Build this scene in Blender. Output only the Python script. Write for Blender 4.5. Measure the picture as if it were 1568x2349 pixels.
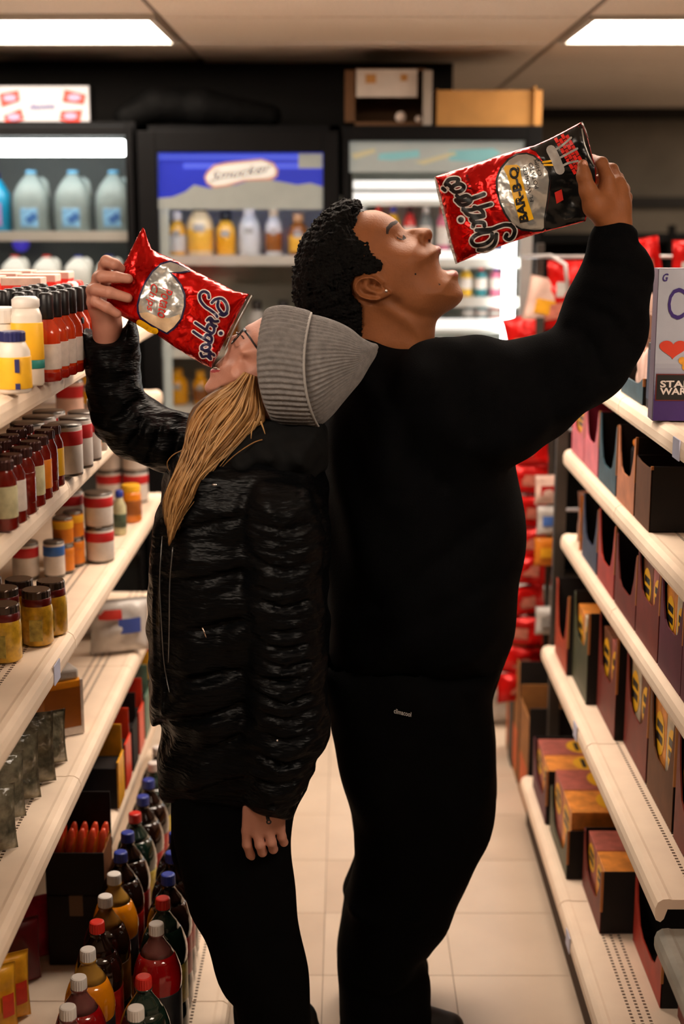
import bpy, bmesh, math, random
import numpy as np
from mathutils import Vector, Matrix

for o in list(bpy.data.objects):
    bpy.data.objects.remove(o, do_unlink=True)
scene = bpy.context.scene
COL = scene.collection
random.seed(7)
RNG = np.random.RandomState(11)

# ------------------------------------------------------------------ camera
CAM_H = 1.75
FPX = 50.0 / 24.0 * 1568.0
PITCH = math.atan(684.0 / FPX)
YAW = math.atan(11.0 / FPX)
cd = bpy.data.cameras.new('camera')
cam = bpy.data.objects.new('camera', cd)
COL.objects.link(cam)
cam.location = (0, 0, CAM_H)
cam.rotation_euler = (math.pi / 2 - PITCH, 0, YAW)
cd.sensor_fit = 'HORIZONTAL'
cd.sensor_width = 24.0
cd.lens = 50.0
cd.clip_start = 0.05
cd.dof.use_dof = True
cd.dof.focus_distance = 2.66
cd.dof.aperture_fstop = 2.2
scene.camera = cam

# ------------------------------------------------------------------ world + exposure
world = bpy.data.worlds.new('world')
scene.world = world
world.use_nodes = True
world.node_tree.nodes['Background'].inputs[0].default_value = (1.0, 0.93, 0.85, 1)
world.node_tree.nodes['Background'].inputs[1].default_value = 0.006
vs = scene.view_settings
vs.view_transform = 'Standard'
vs.look = 'None'
vs.gamma = 1.0
vs.use_curve_mapping = False
vs.exposure = -0.06
TROFFER = 17.0          # ceiling troffer emission
COOLER_TUBE = 14.0      # cooler lamp emission

# ------------------------------------------------------------------ photo -> world
RM = cam.rotation_euler.to_matrix()
RMn = np.array(RM)


def ray(px, py):
    d = np.stack([(np.asarray(px, float) - 784.0) / FPX, -(np.asarray(py, float) - 1174.5) / FPX,
                  -np.ones_like(np.asarray(px, float))], -1)
    return d @ RMn.T


def at(px, py, Y):
    """world point seen at photo pixel, on the vertical plane y=Y"""
    d = ray(px, py)
    t = np.asarray(Y, float) / d[..., 1]
    p = d * t[..., None]
    p[..., 2] += CAM_H
    return p


def atz(px, py, Z):
    d = ray(px, py)
    t = (np.asarray(Z, float) - CAM_H) / d[..., 2]
    p = d * t[..., None]
    p[..., 2] += CAM_H
    return p


# ------------------------------------------------------------------ materials
MATS = {}


def srgb(r, g, b):
    def f(c):
        c = c / 255.0
        return c / 12.92 if c <= 0.04045 else ((c + 0.055) / 1.055) ** 2.4
    return (f(r), f(g), f(b))


def mat(name, col, rough=0.5, metal=0.0, var=0.0, vscale=20.0, bump=0.0, bscale=60.0, emit=0.0, ecol=None,
        coat=0.0, spec=0.5, trans=0.0, sss=0.0, sheen=0.0, stretch=None, ior=1.45):
    if name in MATS:
        return MATS[name]
    m = bpy.data.materials.new(name)
    m.use_nodes = True
    nt = m.node_tree
    b = nt.nodes['Principled BSDF']
    b.inputs['Base Color'].default_value = (*col, 1)
    b.inputs['Roughness'].default_value = rough
    b.inputs['Metallic'].default_value = metal
    b.inputs['Coat Weight'].default_value = coat
    b.inputs['Coat Roughness'].default_value = 0.08
    b.inputs['Specular IOR Level'].default_value = spec
    b.inputs['Transmission Weight'].default_value = trans
    b.inputs['IOR'].default_value = ior
    if sss:
        b.inputs['Subsurface Weight'].default_value = sss
        b.inputs['Subsurface Radius'].default_value = (0.012, 0.004, 0.002)
        b.inputs['Subsurface Scale'].default_value = 1.0
    if sheen:
        b.inputs['Sheen Weight'].default_value = sheen
        b.inputs['Sheen Roughness'].default_value = 0.4
    tc = nt.nodes.new('ShaderNodeTexCoord')
    vec = tc.outputs['Object']
    if stretch:
        mp = nt.nodes.new('ShaderNodeMapping')
        mp.inputs['Scale'].default_value = stretch
        nt.links.new(vec, mp.inputs['Vector'])
        vec = mp.outputs['Vector']
    if var > 0:
        n = nt.nodes.new('ShaderNodeTexNoise')
        n.inputs['Scale'].default_value = vscale
        n.inputs['Detail'].default_value = 4
        nt.links.new(vec, n.inputs['Vector'])
        r = nt.nodes.new('ShaderNodeValToRGB')
        r.color_ramp.elements[0].position = 0.3
        r.color_ramp.elements[1].position = 0.7
        r.color_ramp.elements[0].color = (*[c * (1 - var) for c in col], 1)
        r.color_ramp.elements[1].color = (*[min(1, c * (1 + var)) for c in col], 1)
        nt.links.new(n.outputs['Fac'], r.inputs['Fac'])
        nt.links.new(r.outputs['Color'], b.inputs['Base Color'])
    if bump > 0:
        n2 = nt.nodes.new('ShaderNodeTexNoise')
        n2.inputs['Scale'].default_value = bscale
        n2.inputs['Detail'].default_value = 3
        nt.links.new(vec, n2.inputs['Vector'])
        bp = nt.nodes.new('ShaderNodeBump')
        bp.inputs['Strength'].default_value = 1.0
        bp.inputs['Distance'].default_value = bump
        nt.links.new(n2.outputs['Fac'], bp.inputs['Height'])
        nt.links.new(bp.outputs['Normal'], b.inputs['Normal'])
    if emit > 0:
        b.inputs['Emission Color'].default_value = (*(ecol or col), 1)
        b.inputs['Emission Strength'].default_value = emit
    MATS[name] = m
    return m


def clear_glass(name, tint=(1, 1, 1), refl=0.06):
    if name in MATS:
        return MATS[name]
    m = bpy.data.materials.new(name)
    m.use_nodes = True
    nt = m.node_tree
    nt.nodes.remove(nt.nodes['Principled BSDF'])
    out = nt.nodes['Material Output']
    t = nt.nodes.new('ShaderNodeBsdfTransparent')
    t.inputs[0].default_value = (*tint, 1)
    g = nt.nodes.new('ShaderNodeBsdfGlossy')
    g.inputs['Roughness'].default_value = 0.06
    fr = nt.nodes.new('ShaderNodeFresnel')
    fr.inputs['IOR'].default_value = 1.3 + refl
    mx = nt.nodes.new('ShaderNodeMixShader')
    nt.links.new(fr.outputs[0], mx.inputs[0])
    nt.links.new(t.outputs[0], mx.inputs[1])
    nt.links.new(g.outputs[0], mx.inputs[2])
    nt.links.new(mx.outputs[0], out.inputs['Surface'])
    MATS[name] = m
    return m


def shelf_metal(name, col, dark):
    """painted steel deck with three rows of small punched holes along the front"""
    if name in MATS:
        return MATS[name]
    m = mat(name, col, rough=0.62, var=0.06, vscale=9.0, bump=0.0)
    nt = m.node_tree
    b = nt.nodes['Principled BSDF']
    tc = nt.nodes.new('ShaderNodeTexCoord')
    sx = nt.nodes.new('ShaderNodeSeparateXYZ')
    nt.links.new(tc.outputs['Object'], sx.inputs[0])

    def M(op, a, bb=None, c=None):
        n = nt.nodes.new('ShaderNodeMath')
        n.operation = op
        for i, v in enumerate((a, bb, c)):
            if v is None:
                continue
            if isinstance(v, (int, float)):
                n.inputs[i].default_value = v
            else:
                nt.links.new(v, n.inputs[i])
        return n.outputs[0]
    ax = M('ABSOLUTE', sx.outputs[0])
    rows = None
    for r0 in (0.075, 0.093, 0.111):
        k = M('LESS_THAN', M('ABSOLUTE', M('SUBTRACT', ax, r0)), 0.0032)
        rows = k if rows is None else M('MAXIMUM', rows, k)
    fy = M('FRACT', M('MULTIPLY', sx.outputs[1], 1 / 0.0125))
    dots = M('LESS_THAN', M('ABSOLUTE', M('SUBTRACT', fy, 0.5)), 0.27)
    top = M('GREATER_THAN', sx.outputs[2], -0.004)
    mask = M('MULTIPLY', M('MULTIPLY', rows, dots), top)
    mix = nt.nodes.new('ShaderNodeMixRGB')
    src = b.inputs['Base Color'].links[0].from_socket
    nt.links.new(mask, mix.inputs[0])
    nt.links.new(src, mix.inputs[1])
    mix.inputs[2].default_value = (*dark, 1)
    nt.links.new(mix.outputs[0], b.inputs['Base Color'])
    return m


# ------------------------------------------------------------------ object helpers
def mesh_obj(name, me, m=None, parent=None, loc=None):
    o = bpy.data.objects.new(name, me)
    COL.objects.link(o)
    if m is not None and len(me.materials) == 0:
        me.materials.append(m)
    if m is not None and me.materials[0] is not m and len(me.materials) == 1:
        # shared mesh, other material: link material to object
        o.material_slots[0].link = 'OBJECT'
        o.material_slots[0].material = m
    if parent is not None:
        o.parent = parent
    if loc is not None:
        o.location = loc
    return o


def tag(o, label, cat, group=None):
    o['label'] = label
    o['category'] = cat
    if group:
        o['group'] = group
    return o


def thing(name, label, cat, loc=(0, 0, 0), rz=0.0, group=None):
    o = bpy.data.objects.new(name, None)
    COL.objects.link(o)
    o.empty_display_size = 0.05
    if cat in ('box', 'food bag', 'jar', 'bottle', 'can', 'candy bag', 'snack bag', 'tray', 'sign', 'jug') and loc[2] > 0.05:
        loc = (loc[0], loc[1], loc[2] + 0.0012)
    o.location = loc
    o.rotation_euler = (0, 0, rz)
    return tag(o, label, cat, group)


def struct(o):
    o['kind'] = 'structure'
    return o


def mesh_from(name, verts, faces, smooth=False):
    me = bpy.data.meshes.new(name)
    me.from_pydata([tuple(map(float, v)) for v in verts], [], [tuple(map(int, f)) for f in faces])
    me.update()
    if smooth:
        me.shade_smooth()
    return me


def mesh_np(name, V, Q, smooth=True):
    """fast quad mesh from numpy"""
    me = bpy.data.meshes.new(name)
    me.vertices.add(len(V))
    me.vertices.foreach_set('co', np.asarray(V, np.float32).ravel())
    n = len(Q)
    me.loops.add(n * 4)
    me.loops.foreach_set('vertex_index', np.asarray(Q, np.int32).ravel())
    me.polygons.add(n)
    me.polygons.foreach_set('loop_start', np.arange(0, n * 4, 4, dtype=np.int32))
    me.update(calc_edges=True)
    if smooth:
        me.shade_smooth()
    return me


MCACHE = {}


def box_mesh(x0, x1, y0, y1, z0, z1, bev=0.0):
    key = ('box', round(x0, 4), round(x1, 4), round(y0, 4), round(y1, 4), round(z0, 4), round(z1, 4), bev)
    if key in MCACHE:
        return MCACHE[key]
    bm = bmesh.new()
    vs_ = [bm.verts.new((x, y, z)) for x in (x0, x1) for y in (y0, y1) for z in (z0, z1)]
    for f in ((0, 1, 3, 2), (4, 6, 7, 5), (0, 4, 5, 1), (2, 3, 7, 6), (0, 2, 6, 4), (1, 5, 7, 3)):
        bm.faces.new([vs_[i] for i in f])
    bmesh.ops.recalc_face_normals(bm, faces=bm.faces)
    if bev > 0:
        bmesh.ops.bevel(bm, geom=list(bm.edges), offset=bev, segments=2, affect='EDGES', profile=0.5)
    me = bpy.data.meshes.new('box')
    bm.to_mesh(me)
    bm.free()
    MCACHE[key] = me
    return me


def boxes_mesh(lst, bev=0.0):
    """several boxes of ONE part joined in one mesh (a frame, a tray)"""
    bm = bmesh.new()
    for (x0, x1, y0, y1, z0, z1) in lst:
        vs_ = [bm.verts.new((x, y, z)) for x in (x0, x1) for y in (y0, y1) for z in (z0, z1)]
        fs = []
        for f in ((0, 1, 3, 2), (4, 6, 7, 5), (0, 4, 5, 1), (2, 3, 7, 6), (0, 2, 6, 4), (1, 5, 7, 3)):
            fs.append(bm.faces.new([vs_[i] for i in f]))
    bmesh.ops.recalc_face_normals(bm, faces=bm.faces)
    if bev > 0:
        bmesh.ops.bevel(bm, geom=list(bm.edges), offset=bev, segments=2, affect='EDGES', profile=0.5)
    me = bpy.data.meshes.new('boxes')
    bm.to_mesh(me)
    bm.free()
    return me


def part_box(name, parent, m, x0, x1, y0, y1, z0, z1, bev=0.0, loc=None):
    return mesh_obj(name, box_mesh(x0, x1, y0, y1, z0, z1, bev), m, parent, loc)


def lathe(prof, seg=28, sq=0.0):
    """profile [(r,z)...]; sq>0 pushes the section towards a rounded square"""
    key = ('lathe', tuple((round(r, 5), round(z, 5)) for r, z in prof), seg, sq)
    if key in MCACHE:
        return MCACHE[key]
    V, F = [], []
    for (r, z) in prof:
        for k in range(seg):
            a = 2 * math.pi * k / seg
            c, s = math.cos(a), math.sin(a)
            g = 1.0
            if sq:
                p = 2 + 6 * sq
                g = (abs(c) ** p + abs(s) ** p) ** (-1 / p)
            V.append((r * c * g, r * s * g, z))
    n = len(prof)
    for i in range(n - 1):
        for k in range(seg):
            k2 = (k + 1) % seg
            F.append((i * seg + k, i * seg + k2, (i + 1) * seg + k2, (i + 1) * seg + k))
    if prof[0][0] > 1e-6:
        F.append(tuple(reversed(range(seg))))
    if prof[-1][0] > 1e-6:
        F.append(tuple(range((n - 1) * seg, n * seg)))
    me = mesh_from('lathe', V, F, True)
    MCACHE[key] = me
    return me


def tube_mesh(pts, r, seg=8, r1=None):
    """round tube along points; radius can taper or be a list"""
    P = [Vector(p) for p in pts]
    n = len(P)
    if isinstance(r, (int, float)):
        rr = [r + ((r1 if r1 is not None else r) - r) * i / max(1, n - 1) for i in range(n)]
    else:
        rr = r
    V, F = [], []
    up = None
    for i in range(n):
        t = (P[min(i + 1, n - 1)] - P[max(i - 1, 0)]).normalized()
        if up is None:
            up = Vector((0, 0, 1)) if abs(t.z) < 0.9 else Vector((1, 0, 0))
        a = (up - t * up.dot(t)).normalized()
        b = t.cross(a)
        up = a
        for k in range(seg):
            an = 2 * math.pi * k / seg
            V.append(P[i] + (a * math.cos(an) + b * math.sin(an)) * rr[i])
    for i in range(n - 1):
        for k in range(seg):
            k2 = (k + 1) % seg
            F.append((i * seg + k, i * seg + k2, (i + 1) * seg + k2, (i + 1) * seg + k))
    F.append(tuple(reversed(range(seg))))
    F.append(tuple(range((n - 1) * seg, n * seg)))
    return mesh_from('tube', V, F, True)


def catmull(pts, sub=5, closed=True):
    P = np.asarray(pts, float)
    n = len(P)
    out = []
    rng = range(n) if closed else range(n - 1)
    for i in rng:
        if closed:
            p0, p1, p2, p3 = P[(i - 1) % n], P[i], P[(i + 1) % n], P[(i + 2) % n]
        else:
            p0, p1, p2, p3 = P[max(i - 1, 0)], P[i], P[i + 1], P[min(i + 2, n - 1)]
        for k in range(sub):
            t = k / sub
            out.append(0.5 * ((2 * p1) + (-p0 + p2) * t + (2 * p0 - 5 * p1 + 4 * p2 - p3) * t * t
                              + (-p0 + 3 * p1 - 3 * p2 + p3) * t ** 3))
    if not closed:
        out.append(P[-1])
    return np.array(out)


def poly_sd(poly, U, Vv):
    """signed distance (positive inside) of points U,V to a closed polygon"""
    shp = np.broadcast(U, Vv).shape
    u = np.broadcast_to(U, shp).ravel().astype(float)
    v = np.broadcast_to(Vv, shp).ravel().astype(float)
    d2 = np.full(u.shape, 1e18)
    ins = np.zeros(u.shape, bool)
    n = len(poly)
    for i in range(n):
        ax, ay = poly[i]
        bx, by = poly[(i + 1) % n]
        ex, ey = bx - ax, by - ay
        L = ex * ex + ey * ey + 1e-18
        t = np.clip(((u - ax) * ex + (v - ay) * ey) / L, 0, 1)
        dx, dy = u - ax - t * ex, v - ay - t * ey
        d2 = np.minimum(d2, dx * dx + dy * dy)
        c = (ay > v) != (by > v)
        if abs(by - ay) > 1e-15:
            ins ^= c & (u < (bx - ax) * (v - ay) / (by - ay) + ax)
    d = np.sqrt(d2)
    return np.where(ins, d, -d).reshape(shp)


def seg_dist(pts, U, Vv):
    """unsigned distance to an open polyline"""
    d2 = np.full(np.broadcast(U, Vv).shape, 1e18)
    for i in range(len(pts) - 1):
        ax, ay = pts[i]
        bx, by = pts[i + 1]
        ex, ey = bx - ax, by - ay
        t = np.clip(((U - ax) * ex + (Vv - ay) * ey) / (ex * ex + ey * ey + 1e-18), 0, 1)
        d2 = np.minimum(d2, (U - ax - t * ex) ** 2 + (Vv - ay - t * ey) ** 2)
    return np.sqrt(d2)


# ------------------------------------------------------------------ implicit surfaces
def surface_nets(F, o, h):
    n = np.array(F.shape)
    s = F < 0
    c = np.zeros(n - 1, np.int8)
    offs = [(a, b, d) for a in (0, 1) for b in (0, 1) for d in (0, 1)]
    for (a, b, d) in offs:
        c += s[a:n[0] - 1 + a, b:n[1] - 1 + b, d:n[2] - 1 + d]
    act = (c > 0) & (c < 8)
    ii = np.argwhere(act)
    idx = np.full(n - 1, -1, np.int64)
    idx[act] = np.arange(len(ii))
    acc = np.zeros((len(ii), 3))
    cnt = np.zeros(len(ii))
    for a in offs:
        for ax in range(3):
            if a[ax] == 0:
                b = list(a)
                b[ax] = 1
                fa = F[ii[:, 0] + a[0], ii[:, 1] + a[1], ii[:, 2] + a[2]]
                fb = F[ii[:, 0] + b[0], ii[:, 1] + b[1], ii[:, 2] + b[2]]
                m = (fa < 0) != (fb < 0)
                t = np.where(m, fa / np.where(m, fa - fb, 1), 0)
                pos = np.array(a, float)[None, :] + t[:, None] * (np.array(b) - np.array(a))[None, :]
                acc += pos * m[:, None]
                cnt += m
    V = np.asarray(o)[None, :] + h * (ii + acc / cnt[:, None])
    Q = []
    for ax in range(3):
        b_, c_ = (ax + 1) % 3, (ax + 2) % 3
        sl0 = [slice(None)] * 3
        sl1 = [slice(None)] * 3
        sl0[ax] = slice(0, n[ax] - 1)
        sl1[ax] = slice(1, n[ax])
        s0, s1 = s[tuple(sl0)], s[tuple(sl1)]
        e = np.argwhere(s0 != s1)
        e = e[(e[:, b_] >= 1) & (e[:, c_] >= 1) & (e[:, b_] < n[b_] - 1) & (e[:, c_] < n[c_] - 1)]
        ins = s0[e[:, 0], e[:, 1], e[:, 2]]

        def cell(db, dc):
            k = e.copy()
            k[:, b_] += db
            k[:, c_] += dc
            return idx[k[:, 0], k[:, 1], k[:, 2]]
        q = np.stack([cell(-1, -1), cell(0, -1), cell(0, 0), cell(-1, 0)], 1)
        q[~ins] = q[~ins][:, ::-1]
        Q.append(q)
    return V, np.concatenate(Q)


def relax(V, Q, it=1, lam=0.5):
    for _ in range(it):
        acc = np.zeros_like(V)
        cnt = np.zeros(len(V))
        for a in range(4):
            b = (a + 1) % 4
            np.add.at(acc, Q[:, a], V[Q[:, b]])
            np.add.at(cnt, Q[:, a], 1)
        V = V * (1 - lam) + lam * acc / np.maximum(cnt, 1)[:, None]
    return V


class Vol:
    def __init__(self, lo, hi, h):
        self.lo = np.array(lo, float)
        self.h = h
        self.n = np.ceil((np.array(hi, float) - self.lo) / h).astype(int) + 1
        self.F = np.full(self.n, 0.2, np.float64)
        self.x = (self.lo[0] + h * np.arange(self.n[0]))[:, None, None]
        self.y = (self.lo[1] + h * np.arange(self.n[1]))[None, :, None]
        self.z = (self.lo[2] + h * np.arange(self.n[2]))[None, None, :]

    def union(self, D, k=0.0):
        if k <= 0:
            self.F = np.minimum(self.F, D)
        else:
            hh = np.clip(0.5 + 0.5 * (self.F - D) / k, 0, 1)
            self.F = self.F * (1 - hh) + D * hh - k * hh * (1 - hh)

    def union_box(self, lo, hi, fn, k=0.0):
        i0 = np.clip(np.floor((np.array(lo) - self.lo) / self.h).astype(int), 0, self.n - 1)
        i1 = np.clip(np.ceil((np.array(hi) - self.lo) / self.h).astype(int) + 1, 1, self.n)
        if np.any(i1 <= i0):
            return
        sl = tuple(slice(a, b) for a, b in zip(i0, i1))
        D = fn(self.x[sl[0]], self.y[:, sl[1]], self.z[:, :, sl[2]])
        F = self.F[sl]
        if k <= 0:
            self.F[sl] = np.minimum(F, D)
        else:
            hh = np.clip(0.5 + 0.5 * (F - D) / k, 0, 1)
            self.F[sl] = F * (1 - hh) + D * hh - k * hh * (1 - hh)

    def capsule(self, a, b, ra, rb, k=0.0, flat=None):
        a = np.asarray(a, float)
        b = np.asarray(b, float)
        m = max(ra, rb) + 0.03 + k
        e = b - a
        L = float(e @ e) + 1e-12

        def fn(X, Y, Z):
            t = np.clip(((X - a[0]) * e[0] + (Y - a[1]) * e[1] + (Z - a[2]) * e[2]) / L, 0, 1)
            dx, dy, dz = X - a[0] - t * e[0], Y - a[1] - t * e[1], Z - a[2] - t * e[2]
            return np.sqrt(dx * dx + dy * dy + dz * dz) - (ra + (rb - ra) * t)
        self.union_box(np.minimum(a, b) - m, np.maximum(a, b) + m, fn, k)

    def chain(self, pts, rad, k=0.006):
        for i in range(len(pts) - 1):
            self.capsule(pts[i], pts[i + 1], rad[i], rad[i + 1], k)

    def inflate(self, poly_px, Yp, W, R, k=0.0, sub=5, dy=0.0, extra=None, amp=None):
        """rounded solid whose outline on the plane y=Yp is the given outline"""
        pl = catmull(poly_px, sub) if sub else np.asarray(poly_px, float)
        w = at(pl[:, 0], pl[:, 1], Yp)
        poly = w[:, [0, 2]]
        X2, Z2 = self.x[:, 0, :], self.z[0, :, :]
        d = poly_sd(poly, X2, Z2)
        if callable(W):
            Wf = W(X2, Z2)
        else:
            Wf = np.full(d.shape, float(W))
        if extra is not None:
            Wf = Wf + extra(X2, Z2)
        q = np.maximum(R - d, 0)
        D = np.sqrt((q * q)[:, None, :] + (R * (self.y - Yp - dy) / Wf[:, None, :]) ** 2) - R
        if amp is not None:
            D = D + amp(self.x, self.y, self.z)
        self.union(D, k)
        return D

    def mesh(self, name, it=1):
        V, Q = surface_nets(self.F, self.lo, self.h)
        if it:
            V = relax(V, Q, it)
        return V, Q


def noise_fn(scale, amp, seed, n=14, aniso=(1, 1, 1)):
    r = np.random.RandomState(seed)
    K = r.normal(size=(n, 3))
    K = K / np.linalg.norm(K, axis=1)[:, None] * (2 * math.pi / scale) * r.uniform(0.7, 1.4, n)[:, None]
    K = K * np.array(aniso)[None, :]
    ph = r.uniform(0, 6.28, n)

    def f(X, Y, Z):
        s = 0
        for k, p in zip(K, ph):
            s = s + np.sin(X * k[0] + Y * k[1] + Z * k[2] + p)
        return s * (amp / math.sqrt(n))
    return f


def join_meshes(name, lst):
    V, Q, o = [], [], 0
    for v, q in lst:
        V.append(v)
        Q.append(q + o)
        o += len(v)
    return mesh_np(name, np.concatenate(V), np.concatenate(Q))


# ------------------------------------------------------------------ flat print and sheets
def text_tris(s, size=1.0, shear=0.0, bold=0.0, spacing=1.0):
    cu = bpy.data.curves.new('t', 'FONT')
    cu.body = s
    cu.size = size
    cu.shear = shear
    cu.offset = bold
    cu.space_character = spacing
    cu.resolution_u = 3
    o = bpy.data.objects.new('t', cu)
    COL.objects.link(o)
    dg = bpy.context.evaluated_depsgraph_get()
    me = bpy.data.meshes.new_from_object(o.evaluated_get(dg))
    V = [tuple(v.co)[:2] for v in me.vertices]
    F = [tuple(p.vertices) for p in me.polygons]
    bpy.data.objects.remove(o, do_unlink=True)
    bpy.data.curves.remove(cu)
    bpy.data.meshes.remove(me)
    V = np.array(V)
    lo, hi = V.min(0), V.max(0)
    return (V - lo), F, (hi - lo)


def sheet(V2, F, step):
    """2D faces cut by a grid so that they can be laid over a curved surface"""
    bm = bmesh.new()
    vs_ = [bm.verts.new((p[0], p[1], 0)) for p in V2]
    for f in F:
        try:
            bm.faces.new([vs_[i] for i in f])
        except ValueError:
            pass
    V2 = np.asarray(V2)
    lo, hi = V2.min(0), V2.max(0)
    for ax in (0, 1):
        x = math.floor(lo[ax] / step) * step + step
        while x < hi[ax]:
            co = (x, 0, 0) if ax == 0 else (0, x, 0)
            no = (1, 0, 0) if ax == 0 else (0, 1, 0)
            bmesh.ops.bisect_plane(bm, geom=list(bm.verts) + list(bm.edges) + list(bm.faces), dist=1e-5,
                                   plane_co=co, plane_no=no)
            x += step
    bmesh.ops.triangulate(bm, faces=[f for f in bm.faces if len(f.verts) > 4])
    bm.verts.ensure_lookup_table()
    for i, v in enumerate(bm.verts):
        v.index = i
    P = np.array([v.co[:2] for v in bm.verts])
    FF = [[v.index for v in f.verts] for f in bm.faces]
    bm.free()
    return P, FF


def ribbon(pts, w, sub=6, w_end=None):
    """flat stroke of width w along a smooth line, with round ends: polygon list"""
    P = catmull(pts, sub, closed=False)
    n = len(P)
    T = np.gradient(P, axis=0)
    T /= (np.linalg.norm(T, axis=1)[:, None] + 1e-9)
    N = np.stack([-T[:, 1], T[:, 0]], 1)
    ww = np.full(n, w / 2.0)
    V, F = [], []
    for i in range(n):
        V.append(P[i] + N[i] * ww[i])
        V.append(P[i] - N[i] * ww[i])
    for i in range(n - 1):
        F.append((2 * i, 2 * i + 1, 2 * i + 3, 2 * i + 2))
    for (c, t0) in ((P[0], -T[0]), (P[-1], T[-1])):
        b = len(V)
        a0 = math.atan2(t0[1], t0[0])
        m = 7
        for k in range(m):
            a = a0 - math.pi / 2 + math.pi * k / (m - 1)
            V.append(c + np.array([math.cos(a), math.sin(a)]) * w / 2)
        F.append(tuple(range(b, b + m)))
    return np.array(V), F


def disc(c, r, n=20, ry=None):
    V = [(c[0] + r * math.cos(2 * math.pi * k / n), c[1] + (ry or r) * math.sin(2 * math.pi * k / n)) for k in range(n)]
    return np.array(V), [tuple(range(n))]


def merge2d(lst):
    V, F, o = [], [], 0
    for v, f in lst:
        V.append(np.asarray(v, float))
        F += [tuple(i + o for i in ff) for ff in f]
        o += len(v)
    return np.concatenate(V), F

# ================================================================== STRUCTURE
try:
    cy = scene.cycles
    cy.use_denoising = True
    cy.use_adaptive_sampling = True
    cy.adaptive_threshold = 0.025
    cy.max_bounces = 6
    cy.use_light_tree = False
    cy.light_sampling_threshold = 0.02
    cy.diffuse_bounces = 3
    cy.glossy_bounces = 2
    cy.transmission_bounces = 5
    cy.transparent_max_bounces = 8
    cy.caustics_reflective = False
    cy.caustics_refractive = False
except Exception:
    pass
CEIL = 2.32
m_floor = mat('vinyl_tile_beige', srgb(214, 193, 172), rough=0.42, var=0.05, vscale=6, bump=0.0)
m_floor2 = mat('vinyl_tile_beige_worn', srgb(206, 184, 163), rough=0.45, var=0.06, vscale=5)
m_grout = mat('floor_joint', srgb(150, 132, 115), rough=0.8, var=0.1)
m_ceil = mat('ceiling_tile', srgb(242, 232, 222), rough=0.95, var=0.12, vscale=160, bump=0.002, bscale=240)
m_tbar = mat('ceiling_grid', srgb(140, 126, 114), rough=0.7, var=0.1)
m_darkwall = mat('dark_block_wall', srgb(20, 18, 16), rough=0.9, var=0.2, vscale=8)  # near black tone of the wall over the coolers and the left wall
m_backwall = mat('grey_block_wall', srgb(112, 104, 92), rough=0.9, var=0.15, vscale=5)
m_black = mat('black_enamel', (0.005, 0.005, 0.005), rough=0.6, var=0.1, spec=0.15)
m_troffer = mat('troffer_diffuser', (1, 1, 1), rough=0.6, emit=TROFFER, ecol=(1.0, 0.835, 0.68))
m_tfr = mat('troffer_frame', srgb(225, 222, 215), rough=0.5, var=0.03)

floor = struct(part_box('floor', None, m_grout, -3.4, 3.4, -1.2, 8.0, -0.05, -0.003))
T = 0.305
k = 0
for i in range(-1, 4):
    for j in range(6, 24):
        x0, y0 = -0.30 + i * T - 0.06, j * T
        if y0 > 6.9:
            continue
        t = mesh_obj('tile', box_mesh(-T / 2 + 0.0009, T / 2 - 0.0009, -T / 2 + 0.0009, T / 2 - 0.0009, -0.003, 0.0),
                     m_floor if (i * 7 + j * 3) % 5 else m_floor2, floor, (x0 + T / 2, y0 + T / 2, 0))
plain = mesh_obj('tile_field', boxes_mesh([(-3.4, -0.667, -1.2, 8.0, -0.003, -0.0002), (1.17, 3.4, -1.2, 8.0, -0.003, -0.0002),
                                           (-0.665, 1.165, -1.2, 6 * T, -0.003, -0.0002)]), m_floor, floor)
plain['kind'] = 'stuff'

ceiling = struct(part_box('ceiling', None, m_tbar, -3.6, 3.8, -1.2, 8.05, CEIL + 0.004, CEIL + 0.05))
GX, GY = 1.235, 0.64
X0, Y0 = -0.545, 4.32
lights = []
for i in range(-3, 4):
    for j in range(-9, 6):
        xa, ya = X0 + (i - 1) * GX, Y0 + j * GY
        lit = (i, j) in ((0, 0), (2, 0), (1, -2), (0, -5), (2, -5), (3, 3))
        if lit:
            lights.append((i, j, xa, ya))
            continue
        if xa > 3.7 or ya > 8.0:
            continue
        # slightly sagging panels sit in the grid
        sag = 0.004 * ((i * 5 + j * 3) % 3)
        mesh_obj('ceiling_panel', box_mesh(-GX / 2 + 0.011, GX / 2 - 0.011, -GY / 2 + 0.011, GY / 2 - 0.011, 0.0, 0.012, 0.003),
                 m_ceil, ceiling, (xa + GX / 2, ya + GY / 2, CEIL - 0.006 - sag))
for i in range(-3, 5):
    part_box('grid_bar', ceiling, m_tbar, -0.011, 0.011, -1.2, 8.0, CEIL - 0.004, CEIL + 0.004, loc=(X0 + (i - 1) * GX, 0, 0))
for j in range(-8, 6):
    part_box('grid_bar', ceiling, m_tbar, -3.6, 3.8, -0.011, 0.011, CEIL - 0.004, CEIL + 0.004, loc=(0, Y0 + j * GY, 0))
names = {(0, 0): 'fluorescent ceiling troffer above the milk cooler, left of the frame',
         (2, 0): 'fluorescent ceiling troffer over the right shelves near the back wall',
         (1, -2): 'fluorescent ceiling troffer over the aisle just beyond the two people',
         (0, -5): 'fluorescent ceiling troffer over the near left shelves',
         (2, -5): 'fluorescent ceiling troffer over the near right shelves',
         (3, 3): 'added fluorescent ceiling troffer out of view in the far right corner'}  # last one is unseen, added to brighten the far back wall
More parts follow.
